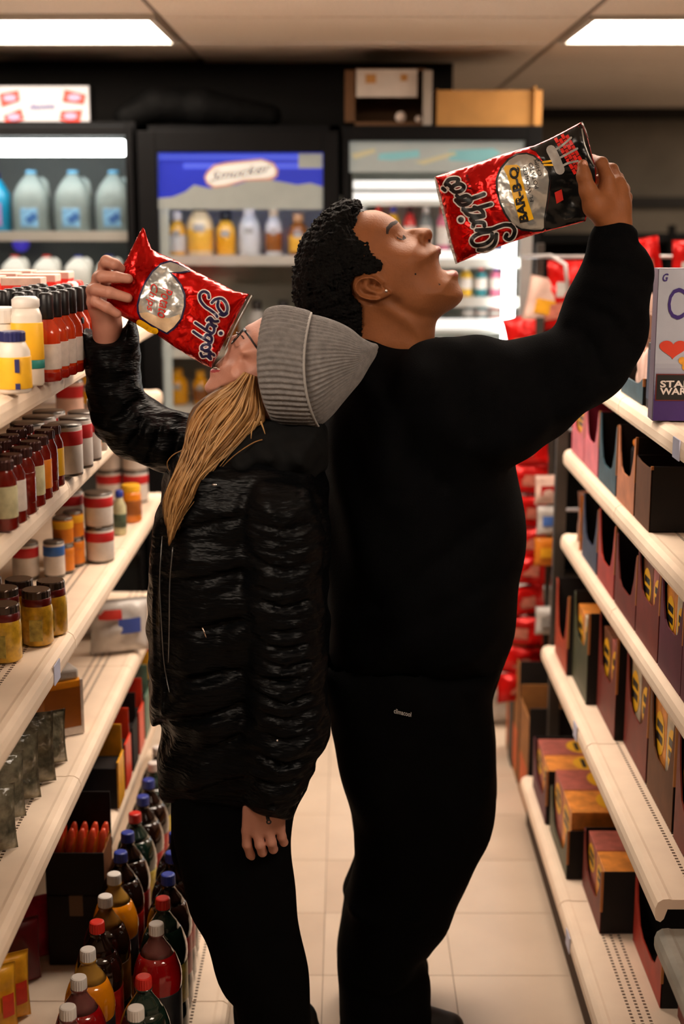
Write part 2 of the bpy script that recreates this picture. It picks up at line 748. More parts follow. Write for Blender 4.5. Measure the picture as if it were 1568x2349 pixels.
for (i, j, xa, ya) in lights:
    t = thing('ceiling_light', names[(i, j)], 'ceiling light', (xa + GX / 2, ya + GY / 2, CEIL), 0, 'fluorescent troffers in the ceiling grid')
    w, d = GX / 2 - 0.012, GY / 2 - 0.012
    mesh_obj('frame', boxes_mesh([(-w, w, -d, -d + 0.02, -0.02, 0.03), (-w, w, d - 0.02, d, -0.02, 0.03),
                                  (-w, -w + 0.02, -d + 0.02, d - 0.02, -0.02, 0.03), (w - 0.02, w, -d + 0.02, d - 0.02, -0.02, 0.03)]), m_tfr, t)
    part_box('diffuser', t, m_troffer, -w + 0.02, w - 0.02, -d + 0.02, d - 0.02, -0.012, -0.004)

# dark partition above and behind the coolers, the far block wall
struct(part_box('wall_partition', None, m_darkwall, -3.6, 0.40, 5.60, 5.68, 0, CEIL))
struct(part_box('wall_back', None, m_backwall, -3.6, 3.8, 8.0, 8.1, 0, CEIL))
struct(part_box('wall_left', None, m_darkwall, -3.6, -3.5, -1.2, 8.0, 0, CEIL))
struct(part_box('wall_right', None, m_backwall, 3.7, 3.8, -1.2, 8.0, 0, CEIL))
m_trimdark = mat('dark_trim', srgb(40, 37, 34), rough=0.8)
struct(part_box('trim_1', None, m_trimdark, 0.42, 3.7, 7.97, 8.0, 1.78, 1.84))
struct(part_box('trim_2', None, m_trimdark, 0.42, 3.7, 7.96, 8.0, 2.25, CEIL - 0.01))

# ================================================================== SHELVING
m_shelf = shelf_metal('shelf_cream_steel', srgb(250, 226, 202), srgb(96, 72, 50))
m_steel = mat('upright_dark_steel', srgb(52, 46, 40), rough=0.6, var=0.1)
m_peg = mat('back_panel_brown', srgb(58, 44, 34), rough=0.85, var=0.15, vscale=12)
m_tag = mat('price_tag_paper', srgb(196, 200, 226), rough=0.6, var=0.05)
m_tagb = mat('price_tag_print', srgb(74, 82, 150), rough=0.6)
m_kick_shade = mat('kick_recess_shade', srgb(70, 52, 38), rough=0.9)  # brown with the shade of the kick recess in it
m_greylip = mat('worn_grey_shelf_edge', srgb(150, 146, 136), rough=0.5, var=0.25, vscale=14)


def shelf_board(length, depth, side, lip=0.045):
    """deck with a rolled, bull-nosed front lip; local x=0 is the front edge, +x (side=+1) runs under the goods"""
    key = ('shelf', round(length, 3), round(depth, 3), side, lip)
    if key in MCACHE:
        return MCACHE[key]
    prof = [(0.010, -lip), (0.002, -lip + 0.004), (0.0, -lip + 0.012), (0.0, -0.018), (0.004, -0.007), (0.013, -0.001), (0.024, 0.0),
            (0.030, -0.0015), (depth, -0.0015), (depth, -0.020), (0.022, -0.020), (0.016, -lip + 0.006)]
    V, F = [], []
    n = len(prof)
    for y in (0.0015, length - 0.0015):
        for (x, z) in prof:
            V.append((side * x, y, z))
    for k in range(n):
        k2 = (k + 1) % n
        F.append((k, k2, n + k2, n + k))
    F.append(tuple(range(n)))
    F.append(tuple(range(n, 2 * n)))
    bm = bmesh.new()
    vv = [bm.verts.new(v) for v in V]
    for f in F:
        bm.faces.new([vv[i] for i in f])
    bmesh.ops.recalc_face_normals(bm, faces=bm.faces)
    me = bpy.data.meshes.new('shelf_board')
    bm.to_mesh(me)
    bm.free()
    MCACHE[key] = me
    return me


def bay(y0, y1, side, boards, backx, label, end_caps=(False, False), group=None, tags=()):
    """one bay of gondola shelving. side=-1 left run (goods towards -x), +1 right run"""
    t = thing('shelving_bay', label, 'shelving', (side * 0.75, y0, 0), 0, group)
    L = y1 - y0
    ox = side * 0.75
    for bi, bd in enumerate(boards):
        fx, z = bd[0], bd[1]
        m = (bd[2] if len(bd) > 2 else None) or m_shelf
        ys = bd[3] if len(bd) > 3 else 0.0
        b = mesh_obj('shelf_board', shelf_board(L - ys, abs(backx) - abs(fx) - 0.01, side), m, t, (fx - ox, ys, z))
        for (ti, ty) in tags:
            if ti == bi:
                pt = mesh_obj('price_tag', box_mesh(-0.001, 0.001, -0.026, 0.026, -0.042, -0.004), m_tag, b, (-side * 0.0012, ty - y0, 0))
    bz = boards[-1][1]
    part_box('base_kick', t, m_kick_shade, -0.01, 0.01, 0, L, 0, bz - 0.05, loc=(boards[-1][0] + side * 0.03 - ox, 0, 0))
    part_box('back_panel', t, m_peg, -0.008, 0.008, 0, L, 0.0, boards[0][1] + 0.02 if side > 0 else boards[0][1] + 0.02, loc=(backx - ox, 0, 0))
    part_box('upright', t, m_steel, -0.02, 0.02, -0.012, 0.012, 0.0, boards[0][1] + 0.03, loc=(backx - side * 0.025 - ox, 0.013, 0))
    part_box('upright', t, m_steel, -0.02, 0.02, -0.012, 0.012, 0.0, boards[0][1] + 0.03, loc=(backx - side * 0.025 - ox, L - 0.013, 0))
    return t


LB = -0.97          # left back panel
RB = 1.02
L1, L2, L3, L4, L5, L6 = 1.456, 1.236, 0.9225, 0.612, 0.372, 0.10
R1, R2, R3, R4, R5 = 1.355, 1.112, 0.873, 0.546, 0.150
lyy = [1.30, 2.035, 2.77, 3.505, 4.24]
lboards = [(-0.55, L1), (-0.55, L2), (-0.55, L3), (-0.55, L4), (-0.25, L6)]
lmid = [(-0.55, L1), (-0.55, L2), (-0.55, L3), (-0.55, L4), (-0.535, L5, None, 0.26), (-0.25, L6)]
lfar = [(-0.55, L1), (-0.55, L2), (-0.55, L3), (-0.55, L4), (-0.535, L5), (-0.25, L6)]
bay(lyy[0], lyy[1], -1, lboards, LB, 'cream steel shelving bay nearest the camera on the left', group='left gondola bays')
bay(lyy[1], lyy[2], -1, lboards, LB, 'cream steel shelving bay holding the mayonnaise and yellow pepper jars', group='left gondola bays', tags=((2, 2.58),))
bay(lyy[2], lyy[3], -1, lmid, LB, 'cream steel shelving bay holding the stacked soup cans beside the woman', group='left gondola bays')
bay(lyy[3], lyy[4], -1, lfar, LB, 'cream steel shelving bay at the far end of the left run', group='left gondola bays')
ryy = [1.60, 2.36, 3.13, 3.90]
rb = [(0.60, R1), (0.60, R2), (0.60, R3), (0.555, R4), (0.506, R5)]
rnear = [(0.60, R1), (0.60, R2), (0.60, R3), (0.555, R4 - 0.055, m_greylip), (0.506, R5)]
bay(ryy[0], ryy[1], 1, rnear, RB, 'shelving bay with worn grey shelf edge in the lower right corner', group='right gondola bays')
bay(ryy[1], ryy[2], 1, rb, RB, 'cream steel shelving bay under the purple and white cereal box', group='right gondola bays', tags=((0, 2.56), (4, 2.98)))
bay(ryy[2], ryy[3], 1, rb, RB, 'cream steel shelving bay of cartons at the far right end', group='right gondola bays', tags=((3, 3.27),))
# dark end post of the right run, seen against the chip bags
t = thing('end_post', 'dark steel post at the far end of the right shelving', 'post', (0.60, 3.93, 0))
part_box('post', t, m_steel, -0.016, 0.016, -0.016, 0.016, 0, 1.34, 0.003)
part_box('foot', t, m_steel, -0.03, 0.10, -0.03, 0.03, 0, 0.02, 0.003)
part_box('top_cap', t, m_steel, -0.02, 0.02, -0.02, 0.02, 1.34, 1.352)

# ================================================================== COOLERS
m_frame = mat('cooler_black_frame', (0.0028, 0.0028, 0.0032), rough=0.6, var=0.1, spec=0.12)
m_silver = mat('cooler_silver_trim', srgb(150, 150, 148), rough=0.35, metal=0.3, var=0.05)
m_inner = mat('cooler_white_liner', srgb(188, 188, 178), rough=0.6, var=0.05)
m_innerd = mat('cooler_grey_liner', srgb(96, 100, 98), rough=0.6, var=0.05)
m_wire = mat('cooler_shelf_white', srgb(226, 226, 218), rough=0.5, var=0.03)
m_tube = mat('cooler_lamp', (1, 1, 1), emit=COOLER_TUBE, ecol=(0.97, 1.0, 0.98))
m_tube_w = mat('cooler_lamp_soft', (1, 1, 1), emit=COOLER_TUBE * 0.5, ecol=(1.0, 0.97, 0.9))
m_pane = clear_glass('cooler_glass')
CY = 5.0     # door plane
CTOP = 2.045


def xw(px, Y=CY):
    return float(at(px, 490, Y)[0])


def zw(py, Y=CY):
    return float(at(784, py, Y)[2])


def cooler(pxl, pxr, gl, gr, gtop, label, shelves, liner, lamp_spec, header=None, side_lamps=False, frame_m=None, kick=0.25):
    x0, x1 = xw(pxl), xw(pxr)
    g0, g1 = xw(gl), xw(gr)
    gt = zw(gtop)
    cx = (x0 + x1) / 2
    t = thing('display_cooler', label, 'cooler', (cx, CY, 0), 0)
    D = 0.56
    gb = kick + 0.08
    dt = min(gt + 0.07, CTOP - 0.004)
    mesh_obj('cabinet', boxes_mesh([(x0 - cx, x0 - cx + 0.035, 0.03, D, 0, CTOP), (x1 - cx - 0.035, x1 - cx, 0.03, D, 0, CTOP),
                                    (x0 - cx, x1 - cx, 0.03, D, gt + 0.05, CTOP), (x0 - cx, x1 - cx, 0.03, D, 0, kick)]), m_frame, t)
    part_box('liner', t, liner, x0 - cx + 0.035, x1 - cx - 0.035, D - 0.03, D - 0.01, kick, gt + 0.05)
    mesh_obj('side_liner', box_mesh(x0 - cx + 0.035, x0 - cx + 0.039, 0.05, D - 0.03, kick, gt + 0.05), liner, t)
    mesh_obj('side_liner', box_mesh(x1 - cx - 0.039, x1 - cx - 0.035, 0.05, D - 0.03, kick, gt + 0.05), liner, t)
    dr = mesh_obj('door', boxes_mesh([(x0 - cx + 0.004, g0 - cx, -0.02, 0.02, gb - 0.06, dt), (g1 - cx, x1 - cx - 0.004, -0.02, 0.02, gb - 0.06, dt),
                                      (g0 - cx, g1 - cx, -0.02, 0.02, gt, dt), (g0 - cx, g1 - cx, -0.02, 0.02, gb - 0.06, gb)], 0.003), frame_m or m_frame, t)
    part_box('glass_pane', dr, m_pane, g0 - cx, g1 - cx, -0.003, 0.003, gb, gt)
    part_box('door_handle', dr, m_silver if frame_m else m_black, g1 - cx + 0.012, g1 - cx + 0.03, -0.055, -0.035, 0.9, 1.35, 0.006)
    part_box('base_grille', t, m_frame, x0 - cx + 0.02, x1 - cx - 0.02, 0.0, 0.03, 0.03, gb - 0.07, 0.004)
    for z in shelves:
        b = mesh_obj('shelf', boxes_mesh([(g0 - cx - 0.03, g1 - cx + 0.03, 0.09, D - 0.05, z - 0.008, z), (g0 - cx - 0.03, g1 - cx + 0.03, 0.075, 0.09, z - 0.030, z + 0.004)]), m_wire, t)
    for (n_, m_, a) in lamp_spec:
        mesh_obj(n_, box_mesh(a[0], a[1], a[2], a[3], a[4], a[5], 0.004), m_, t)
    return t, cx, g0 - cx, g1 - cx, gt


# left cooler: jugs of water, milk
zs1 = zw(533, CY + 0.1)
zs1b = zw(662, CY + 0.1)
gx0 = xw(-60)
c1, c1x, c10, c11, c1t = cooler(-170, 312, -150, 297, 312, 'black glass door cooler of water jugs and milk on the left',
                                [zs1, zs1b, 0.95, 0.62], m_innerd, [])
part_box('lamp', c1, m_tube, c10 + 0.02, c11 - 0.02, 0.05, 0.09, zw(357, CY + .05), zw(320, CY + .05), 0.006)
part_box('lamp', c1, m_tube_w, c10 + 0.02, c11 - 0.05, 0.095, 0.11, zs1 - 0.029, zs1 - 0.010, 0.004)  # added lamp, hidden behind the shelf lip to brighten the milk
# middle cooler with blue header
zs2 = zw(588, CY + 0.1)
c2, c2x, c20, c21, c2t = cooler(318, 778, 362, 741, 349, 'black glass door juice cooler with blue header in the middle',
                                [zs2, zw(800, CY + 0.1), zw(935, CY + 0.1), 0.72], m_inner, [])
part_box('lamp', c2, m_tube, c20 + 0.01, c21 - 0.01, 0.045, 0.060, zw(470), zw(462), 0.003)
m_hblue = mat('header_blue_film', srgb(28, 44, 170), rough=0.35, emit=0.55, ecol=srgb(34, 56, 205), var=0.25, vscale=3)  # header brightness put into the films as emission
m_hblue2 = mat('header_light_blue_film', srgb(80, 100, 215), rough=0.35, emit=0.75, ecol=srgb(70, 90, 230))
m_hgrey = mat('header_grey_film', srgb(176, 178, 168), rough=0.6, emit=0.35, ecol=srgb(190, 192, 180), var=0.06)
m_hcream = mat('header_cream_film', srgb(250, 240, 225), rough=0.5, emit=0.6, ecol=srgb(255, 245, 228))
m_hpink = mat('header_outline_film', srgb(222, 170, 150), rough=0.5, emit=0.3, ecol=srgb(222, 170, 150))
m_htext = mat('header_letter_film', srgb(70, 76, 110), rough=0.5)


def flat_on(name, parent, m, V2, F, Y, off, base):
    """flat film: photo outline laid on the plane y=Y at its real place"""
    P = at(np.asarray(V2)[:, 0], np.asarray(V2)[:, 1], Y + off)
    P = P - np.asarray(base)
    bm = bmesh.new()
    vv = [bm.verts.new(p) for p in P]
    vb = [bm.verts.new(p + np.array([0, 0.0015, 0])) for p in P]
    es = {}
    for f in F:
        bm.faces.new([vv[i] for i in f])
        bm.faces.new([vb[i] for i in reversed(f)])
        for a, b in zip(f, list(f[1:]) + [f[0]]):
            es[(a, b)] = es.get((a, b), 0) + 1
    for (a, b) in list(es):
        if (b, a) not in es:
            try:
                bm.faces.new([vv[b], vv[a], vb[a], vb[b]])
            except ValueError:
                pass
    bmesh.ops.recalc_face_normals(bm, faces=bm.faces)
    me = bpy.data.meshes.new(name)
    bm.to_mesh(me)
    bm.free()
    return mesh_obj(name, me, m, parent)


def poly2(pts):
    return np.array(pts, float), [tuple(range(len(pts)))]


b2 = (c2x, CY, 0)
part_box('side_trim', c2, m_hgrey, c20 + 0.0, c20 + 0.03, 0.045, 0.06, 0.5, zw(458), 0.003)  # lit inner edge of the cooler imitated by a glowing trim
hd = flat_on('header_panel', c2, m_hblue, *poly2([(363, 350), (740, 350), (740, 470), (363, 470)]), CY, 0.028, b2)
flat_on('header_stripe', hd, m_hblue2, *poly2([(363, 352), (740, 352), (740, 366), (363, 366)]), CY, 0.0262, b2)
flat_on('header_stripe', hd, m_hblue2, *poly2([(420, 374), (740, 374), (740, 387), (420, 387)]), CY, 0.0262, b2)
flat_on('header_mountain', hd, m_hgrey, *poly2([(362, 455), (395, 452), (425, 440), (445, 424), (480, 432), (540, 424), (590, 408), (640, 416), (680, 424), (712, 420),
                                               (740, 428), (740, 480), (362, 480)]), CY, 0.024, b2)
flat_on('header_badge_border', hd, m_hpink, *poly2([(468, 406), (474, 394), (490, 378), (520, 372), (600, 364), (628, 374), (638, 390), (636, 404), (622, 414), (560, 416), (520, 428), (490, 432), (474, 422)]), CY, 0.022, b2)
flat_on('header_badge', hd, m_hcream, *poly2([(473, 408), (480, 396), (494, 383), (524, 377), (600, 369), (624, 378), (632, 392), (628, 404), (612, 408), (560, 411), (518, 423), (492, 426), (478, 419)]), CY, 0.020, b2)
tv, tf, ts = text_tris('Smucker', 1.0, 0.25)
tp = np.stack([482 + tv[:, 0] / ts[0] * 138 + tv[:, 1] / ts[1] * 4, 417 - tv[:, 0] / ts[0] * 22 - tv[:, 1] / ts[1] * 24], 1)
flat_on('header_lettering', hd, m_htext, tp, tf, CY, 0.018, b2)
flat_on('header_label', hd, m_hgrey, *poly2([(684, 352), (739, 352), (739, 386), (684, 386)]), CY, 0.020, b2)

# right cooler, very bright
zs3 = [zw(452, CY + 0.1), zw(594, CY + 0.1), zw(684, CY + .1), zw(742, CY + 0.1), 0.95, 0.62]
c3, c3x, c30, c31, c3t = cooler(784, 1238, 800, 1200, 322, 'brightly lit glass door cooler behind the man on the right',
                                zs3[:1] + zs3[1:], m_inner, [], frame_m=m_frame)
b3 = (c3x, CY, 0)
part_box('lamp', c3, m_tube, c30 + 0.0, c30 + 0.03, 0.04, 0.06, 0.40, c3t - 0.25, 0.004)
part_box('lamp', c3, m_tube, c31 - 0.06, c31 - 0.02, 0.04, 0.06, 0.40, c3t - 0.22, 0.004)
part_box('lamp', c3, m_tube_w, c30 + 0.02, c31 - 0.02, 0.05, 0.07, c3t - 0.07, c3t - 0.06, 0.003)
part_box('silver_jamb', c3, m_silver, c31 - 0.012, c31 + 0.03, -0.028, -0.02, 0.4, zs3[0] - 0.02, 0.003)
m_teal = mat('header_teal_film', srgb(150, 214, 216), rough=0.4, emit=0.3, ecol=srgb(140, 210, 214), var=0.15, vscale=4)  # these header films also carry their brightness as a glow
m_pale = mat('header_pale_film', srgb(196, 204, 198), rough=0.5, emit=0.25, ecol=srgb(196, 204, 198), var=0.12, vscale=5)
m_cream2 = mat('header_cream_streak', srgb(226, 218, 178), rough=0.5, emit=0.25, ecol=srgb(226, 218, 178))
hd3 = flat_on('header_panel', c3, m_pale, *poly2([(801, 324), (1199, 324), (1199, 395), (801, 395)]), CY, 0.028, b3)
flat_on('header_art', hd3, m_teal, *poly2([(870, 352), (960, 344), (962, 360), (900, 368), (866, 366)]), CY, 0.026, b3)
flat_on('header_art', hd3, m_teal, *poly2([(1030, 346), (1130, 340), (1150, 352), (1110, 372), (1030, 368)]), CY, 0.026, b3)
flat_on('header_art', hd3, m_cream2, *poly2([(950, 372), (1040, 348), (1048, 354), (972, 378)]), CY, 0.024, b3)
flat_on('header_art', hd3, m_cream2, *poly2([(805, 352), (860, 340), (860, 350), (812, 366)]), CY, 0.024, b3)
m_strip = mat('price_rail_white', srgb(245, 245, 240), rough=0.4, emit=0.9, ecol=(1, 1, 0.98))  # rails are no lamps, cooler brightness put in as emission
part_box('price_rail', c3, m_strip, c30 + 0.0, c31 - 0.01, 0.06, 0.066, zw(434, CY + .06), zw(414, CY + .06))
part_box('price_rail', c3, m_strip, c30 + 0.0, c31 - 0.01, 0.06, 0.066, zw(460, CY + .06), zw(441, CY + .06))
part_box('price_rail', c3, m_strip, c30 + 0.2, c31 - 0.02, 0.06, 0.066, zw(594, CY + .06), zw(574, CY + .06))
part_box('price_rail', c3, m_strip, c30 + 0.15, c31 - 0.02, 0.06, 0.066, zw(755, CY + .06), zw(731, CY + .06))

# lit sign box on the left cooler
m_sign = mat('sign_white_face', srgb(168, 168, 172), rough=0.6)
m_signred = mat('sign_red_pack', srgb(206, 52, 34), rough=0.5, emit=0.0)
m_signlil = mat('sign_lilac', srgb(140, 130, 160), rough=0.5, emit=0.0)
m_signblu = mat('sign_blue_word', srgb(52, 52, 130), rough=0.5)
sx0, sx1, sz0, sz1 = xw(-75, CY + .1), xw(216, CY + .1), CTOP, zw(195, CY + .1)
sg = thing('sign_box', 'white sign box with red packs on top of the left cooler', 'sign', ((sx0 + sx1) / 2, CY + 0.1, sz0))
part_box('case', sg, m_black, -(sx1 - sx0) / 2, (sx1 - sx0) / 2, 0.006, 0.10, 0, sz1 - sz0, 0.004)
part_box('face', sg, m_sign, -(sx1 - sx0) / 2 + .004, (sx1 - sx0) / 2 - .004, 0.0, 0.006, 0.004, sz1 - sz0 - 0.004, 0.002)
sb = ((sx0 + sx1) / 2, CY + 0.1, sz0)
for q in ([(-2, 216), (42, 208), (45, 232), (4, 246)], [(8, 266), (48, 250), (55, 274), (14, 287)], [(148, 206), (197, 218), (192, 240), (143, 234)], [(140, 255), (188, 253), (182, 285), (136, 275)],
          [(-60, 220), (-20, 214), (-16, 236), (-56, 244)]):
    a = np.array(q, float)
    c = a.mean(0)
    pk = flat_on('sign_pack', sg, m_signred, *poly2(q), CY + 0.1, -0.003, sb)
    flat_on('pack_window', pk, m_signlil, *disc(c, 15, 14, 8), CY + 0.1, -0.0055, sb)
tv, tf, ts = text_tris('Alumina', 1.0, 0.3)
tp = np.stack([66 + tv[:, 0] / ts[0] * 58, 253 - tv[:, 0] / ts[0] * 3 - tv[:, 1] / ts[1] * 14], 1)
flat_on('sign_lettering', sg, m_signblu, tp, tf, CY + 0.1, -0.003, sb)

# dark bundle on the middle cooler
m_tarp = mat('black_plastic_bundle', (0.003, 0.003, 0.003), rough=0.7, bump=0.01, bscale=14, spec=0.1)
vb = Vol((xw(235), CY + 0.06, CTOP - 0.02), (xw(720), CY + 0.45, CTOP + 0.2), 0.008)
for (a, bb, r0, r1) in (((290, 268), (360, 240), .045, .06), ((360, 240), (470, 245), .06, .06), ((470, 245), (620, 266), .06, .04)):
    pa, pb = at(*a, CY + .22), at(*bb, CY + .25)
    vb.capsule(pa, pb, r0, r1, 0.03)
Vb, Qb = vb.mesh('b', 1)
Vb[:, 2] = np.maximum(Vb[:, 2], CTOP + 0.003)
tag(mesh_obj('plastic_bundle', mesh_np('plastic_bundle', Vb, Qb), m_tarp), 'crumpled black plastic bundle lying on the middle cooler', 'bundle')

# boxes on the right cooler
m_card = mat('cardboard', srgb(176, 128, 70), rough=0.85, var=0.12, vscale=12)
m_card_d = mat('cardboard_dark', srgb(96, 66, 40), rough=0.85, var=0.15, vscale=12)
m_whitecard = mat('white_card', srgb(200, 190, 180), rough=0.8, var=0.08)
zb = CTOP
bx0, bx1 = xw(790, CY + .05), xw(986, CY + .05)
bz1 = zw(158, CY + .05)
t = thing('open_carton', 'open carton with white flap standing on the right cooler', 'box', ((bx0 + bx1) / 2, CY + 0.05, zb))
hw, hh = (bx1 - bx0) / 2, bz1 - zb
mesh_obj('carton', boxes_mesh([(-hw, -hw + .035, 0, 0.30, 0, hh), (hw - .02, hw, 0, 0.30, 0, hh), (-hw, hw, 0.29, 0.30, 0, hh), (-hw, hw, 0, .30, 0, 0.012), (-hw, hw, 0.0, .30, hh - .006, hh)]), m_card_d, t)
fl = part_box('flap', t, m_whitecard, -hw + .04, hw - .05, -0.004, 0.0, hh * 0.50, hh * 0.98)
part_box('flap_mark', fl, m_card, -hw * .52, -hw * .28, -0.006, -0.004, hh * .74, hh * .90)
part_box('flap_mark', fl, m_card, hw * .28, hw * .44, -0.006, -0.004, hh * .78, hh * .90)
part_box('side_flap', t, mat('pale_card_edge', srgb(150, 140, 130), rough=.7), hw - .03, hw, -0.035, 0.0, 0.0, hh * .95)
for kx, kr in ((0.30, .019), (0.72, .012)):
    vsph = lathe([(0.0001, 0)] + [(kr * math.sin(a), kr - kr * math.cos(a)) for a in [math.pi * i / 10 for i in range(1, 10)]] + [(0.0001, 2 * kr)], 18)
    o = mesh_obj('glass_ball', vsph, mat('frosted_bulb', srgb(235, 215, 200), rough=.25), None, ((bx0 + bx1) / 2 + hw * kx, CY + 0.09, zb + 0.0125))
    tag(o, 'larger round pale bulb in the open carton' if kr > .015 else 'smaller round pale bulb in the open carton', 'bulb')
bx0, bx1 = xw(998, CY + .05), xw(1236, CY + .05)
hw, hh = (bx1 - bx0) / 2, zw(205, CY + .05) - zb
t = thing('cardboard_tray', 'low orange brown cardboard tray on the right cooler', 'box', ((bx0 + bx1) / 2, CY + 0.05, zb))
part_box('front_wall', t, m_card, -hw, hw, 0, 0.006, 0, hh - 0.004)
part_box('back_wall', t, m_card, -hw, hw, 0.29, 0.296, 0, hh)
part_box('side_wall', t, m_card, -hw, -hw + .006, .006, .29, 0, hh)
part_box('side_wall', t, m_card, hw - .03, hw - .024, -.02, .29, 0, hh + .008)
part_box('bottom', t, m_card, -hw + .006, hw - .03, .006, .29, 0.0, .006)

# dark far fixture beyond the right cooler
fx0, fx1 = xw(1232, 6.6), xw(1700, 6.6)
t = thing('dark_display_rack', 'black wire display rack in the dim far right corner', 'rack', ((fx0 + fx1) / 2, 6.6, 0))
hw = (fx1 - fx0) / 2
part_box('back', t, m_black, -hw, hw, 0.3, 0.32, 0, 1.66)
for q in (-hw, -hw * .3, hw * .3, hw - .03):
    part_box('post', t, m_black, q, q + .03, 0, .03, 0, 1.70)
for z in (0.15, 0.55, 0.95, 1.3, 1.62):
    part_box('shelf', t, m_black, -hw, hw, 0.03, 0.3, z, z + .015)

# ================================================================== PEOPLE
m_skin_m = mat('skin_brown', srgb(136, 82, 47), rough=0.56, spec=0.32, var=0.10, vscale=22, bump=0.0006, bscale=240)
m_lip_m = mat('lip_brown', srgb(142, 70, 58), rough=0.4, var=0.1, vscale=60)
m_brow = mat('dark_hair_skin', srgb(40, 24, 16), rough=0.8, var=0.2, vscale=120)
m_nail = mat('nail', srgb(196, 140, 118), rough=0.3)
m_mouth = mat('mouth_dark', srgb(48, 16, 14), rough=0.5)
m_tooth = mat('tooth', srgb(238, 232, 222), rough=0.25)
m_hair_m = mat('curly_black_hair', (0.0022, 0.0017, 0.0014), rough=0.8, var=0.3, vscale=120, bump=0.003, bscale=260, spec=0.15)
m_skin_w = mat('skin_fair', srgb(186, 130, 110), rough=0.5, var=0.06, vscale=20, bump=0.0005, bscale=240)
m_lip_w = mat('lip_rose', srgb(160, 66, 68), rough=0.35, var=0.08, vscale=60)
m_sweat = mat('black_fleece', (0.0020, 0.0020, 0.0023), rough=0.95, var=0.2, vscale=60, bump=0.0012, bscale=500, sheen=0.004, spec=0.05)
m_pants = mat('black_jersey', (0.0014, 0.0014, 0.0016), rough=0.9, var=0.2, vscale=30, bump=0.001, bscale=300, spec=0.08)
m_puff = mat('black_glossy_nylon', (0.0018, 0.0019, 0.0022), rough=0.36, var=0.15, vscale=18, bump=0.007, bscale=34, stretch=(0.6, 0.6, 2.4), spec=0.10)
m_inner_j = mat('black_knit_hood', (0.005, 0.005, 0.005), rough=0.9, var=0.2, vscale=40, spec=0.1)
m_shoe = mat('black_shoe', (0.007, 0.007, 0.007), rough=0.5, var=0.2)
m_sole = mat('shoe_sole', (0.03, 0.03, 0.03), rough=0.7)


def crop(pts, sc, ox, oy):
    a = np.asarray(pts, float)
    return np.stack([ox + a[:, 0] / sc, oy + a[:, 1] / sc], 1)


def idw(ctrl_px, vals, Yp, p=3.0, lam=1.2e-4):
    """smooth (thin plate) field of half widths through control points"""
    c = np.asarray(ctrl_px, float)
    w = at(c[:, 0], c[:, 1], Yp)[:, [0, 2]]
    vals = np.asarray(vals, float)
    n = len(vals)
    lo_, hi_ = vals.min(), vals.max()

    def phi(r2):
        return 0.5 * r2 * np.log(r2 + 1e-12)
    A = np.zeros((n + 3, n + 3))
    d2 = ((w[:, None, :] - w[None, :, :]) ** 2).sum(-1)
    A[:n, :n] = phi(d2) - lam * np.eye(n)
    A[:n, n] = 1
    A[:n, n + 1:] = w
    A[n, :n] = 1
    A[n + 1:, :n] = w.T
    sol = np.linalg.solve(A, np.concatenate([vals, np.zeros(3)]))

    def f(X, Z):
        r = sol[n] + sol[n + 1] * X + sol[n + 2] * Z
        for (a, b), k in zip(w, sol[:n]):
            r = r + k * phi((X - a) ** 2 + (Z - b) ** 2)
        return np.clip(r, lo_ * 0.9, hi_ * 1.05)
    return f


def bumps(items, Yp):
    """relief on the flank of a head: list of ('g',px,py,sigma_px,h) / ('s',pts,width_px,h) / ('p',poly,edge_px,h)"""
    S = float(at(1000, 600, Yp)[0] - at(999, 600, Yp)[0])   # metres per pixel

    def tow(pts):
        pts = np.asarray(pts, float)
        return at(pts[:, 0], pts[:, 1], Yp)[:, [0, 2]]

    def f(X, Z):
        r = 0
        for it in items:
            if it[0] == 'g':
                c = tow([it[1]])[0]
                r = r + it[3] * np.exp(-((X - c[0]) ** 2 + (Z - c[1]) ** 2) / (2 * (it[2] * S) ** 2))
            elif it[0] == 's':
                d = seg_dist(tow(it[1]), X, Z)
                r = r + it[3] * np.exp(-d ** 2 / (2 * (it[2] * S) ** 2))
            else:
                d = poly_sd(tow(catmull(it[1], 4)), X, Z)
                t = np.clip(d / (it[2] * S), 0, 1)
                r = r + it[3] * t * t * (3 - 2 * t)
        return r
    return f


def paint(me, Yp, regions, near_only=False):
    """give faces inside photo outlines on plane Yp another material; regions: (material, outline, ymax)"""
    n = len(me.polygons)
    c = np.zeros(n * 3)
    me.polygons.foreach_get('center', c)
    c = c.reshape(-1, 3)
    mi = np.zeros(n, np.int32)
    for m, poly, ylim in regions:
        me.materials.append(m)
        w = at(poly[:, 0], poly[:, 1], Yp)[:, [0, 2]]
        d = poly_sd(w, c[:, 0], c[:, 2])
        sel = d > 0
        if ylim is not None:
            sel &= (c[:, 1] > ylim[0]) & (c[:, 1] < ylim[1])
        mi[sel] = len(me.materials) - 1
    me.polygons.foreach_set('material_index', mi)


# ------------------------------------------------------------------ the man
YM = 2.85
man = thing('person', 'person in black sweatshirt tipping red and black chip bag into open mouth', 'person', (0.16, YM, 0))
MB = np.array([0.16, YM, 0.0])


def add_part(name, V, Q, m, parent, base, regions=None, Yp=None):
    me = mesh_np(name, V - base, Q)
    me.materials.append(m)
    if regions:
        me2V = V
        n = len(me.polygons)
        c = np.zeros(n * 3)
        me.polygons.foreach_get('center', c)
        c = c.reshape(-1, 3) + base
        mi = np.zeros(n, np.int32)
        for mm, poly, ylim in regions:
            me.materials.append(mm)
            w = at(poly[:, 0], poly[:, 1], Yp)[:, [0, 2]]
            sel = poly_sd(w, c[:, 0], c[:, 2]) > 0
            if ylim is not None:
                sel &= (c[:, 1] > ylim[0]) & (c[:, 1] < ylim[1])
            mi[sel] = len(me.materials) - 1
        me.polygons.foreach_set('material_index', mi)
    return mesh_obj(name, me, m, parent) if len(me.materials) == 1 else link_multi(name, me, parent)


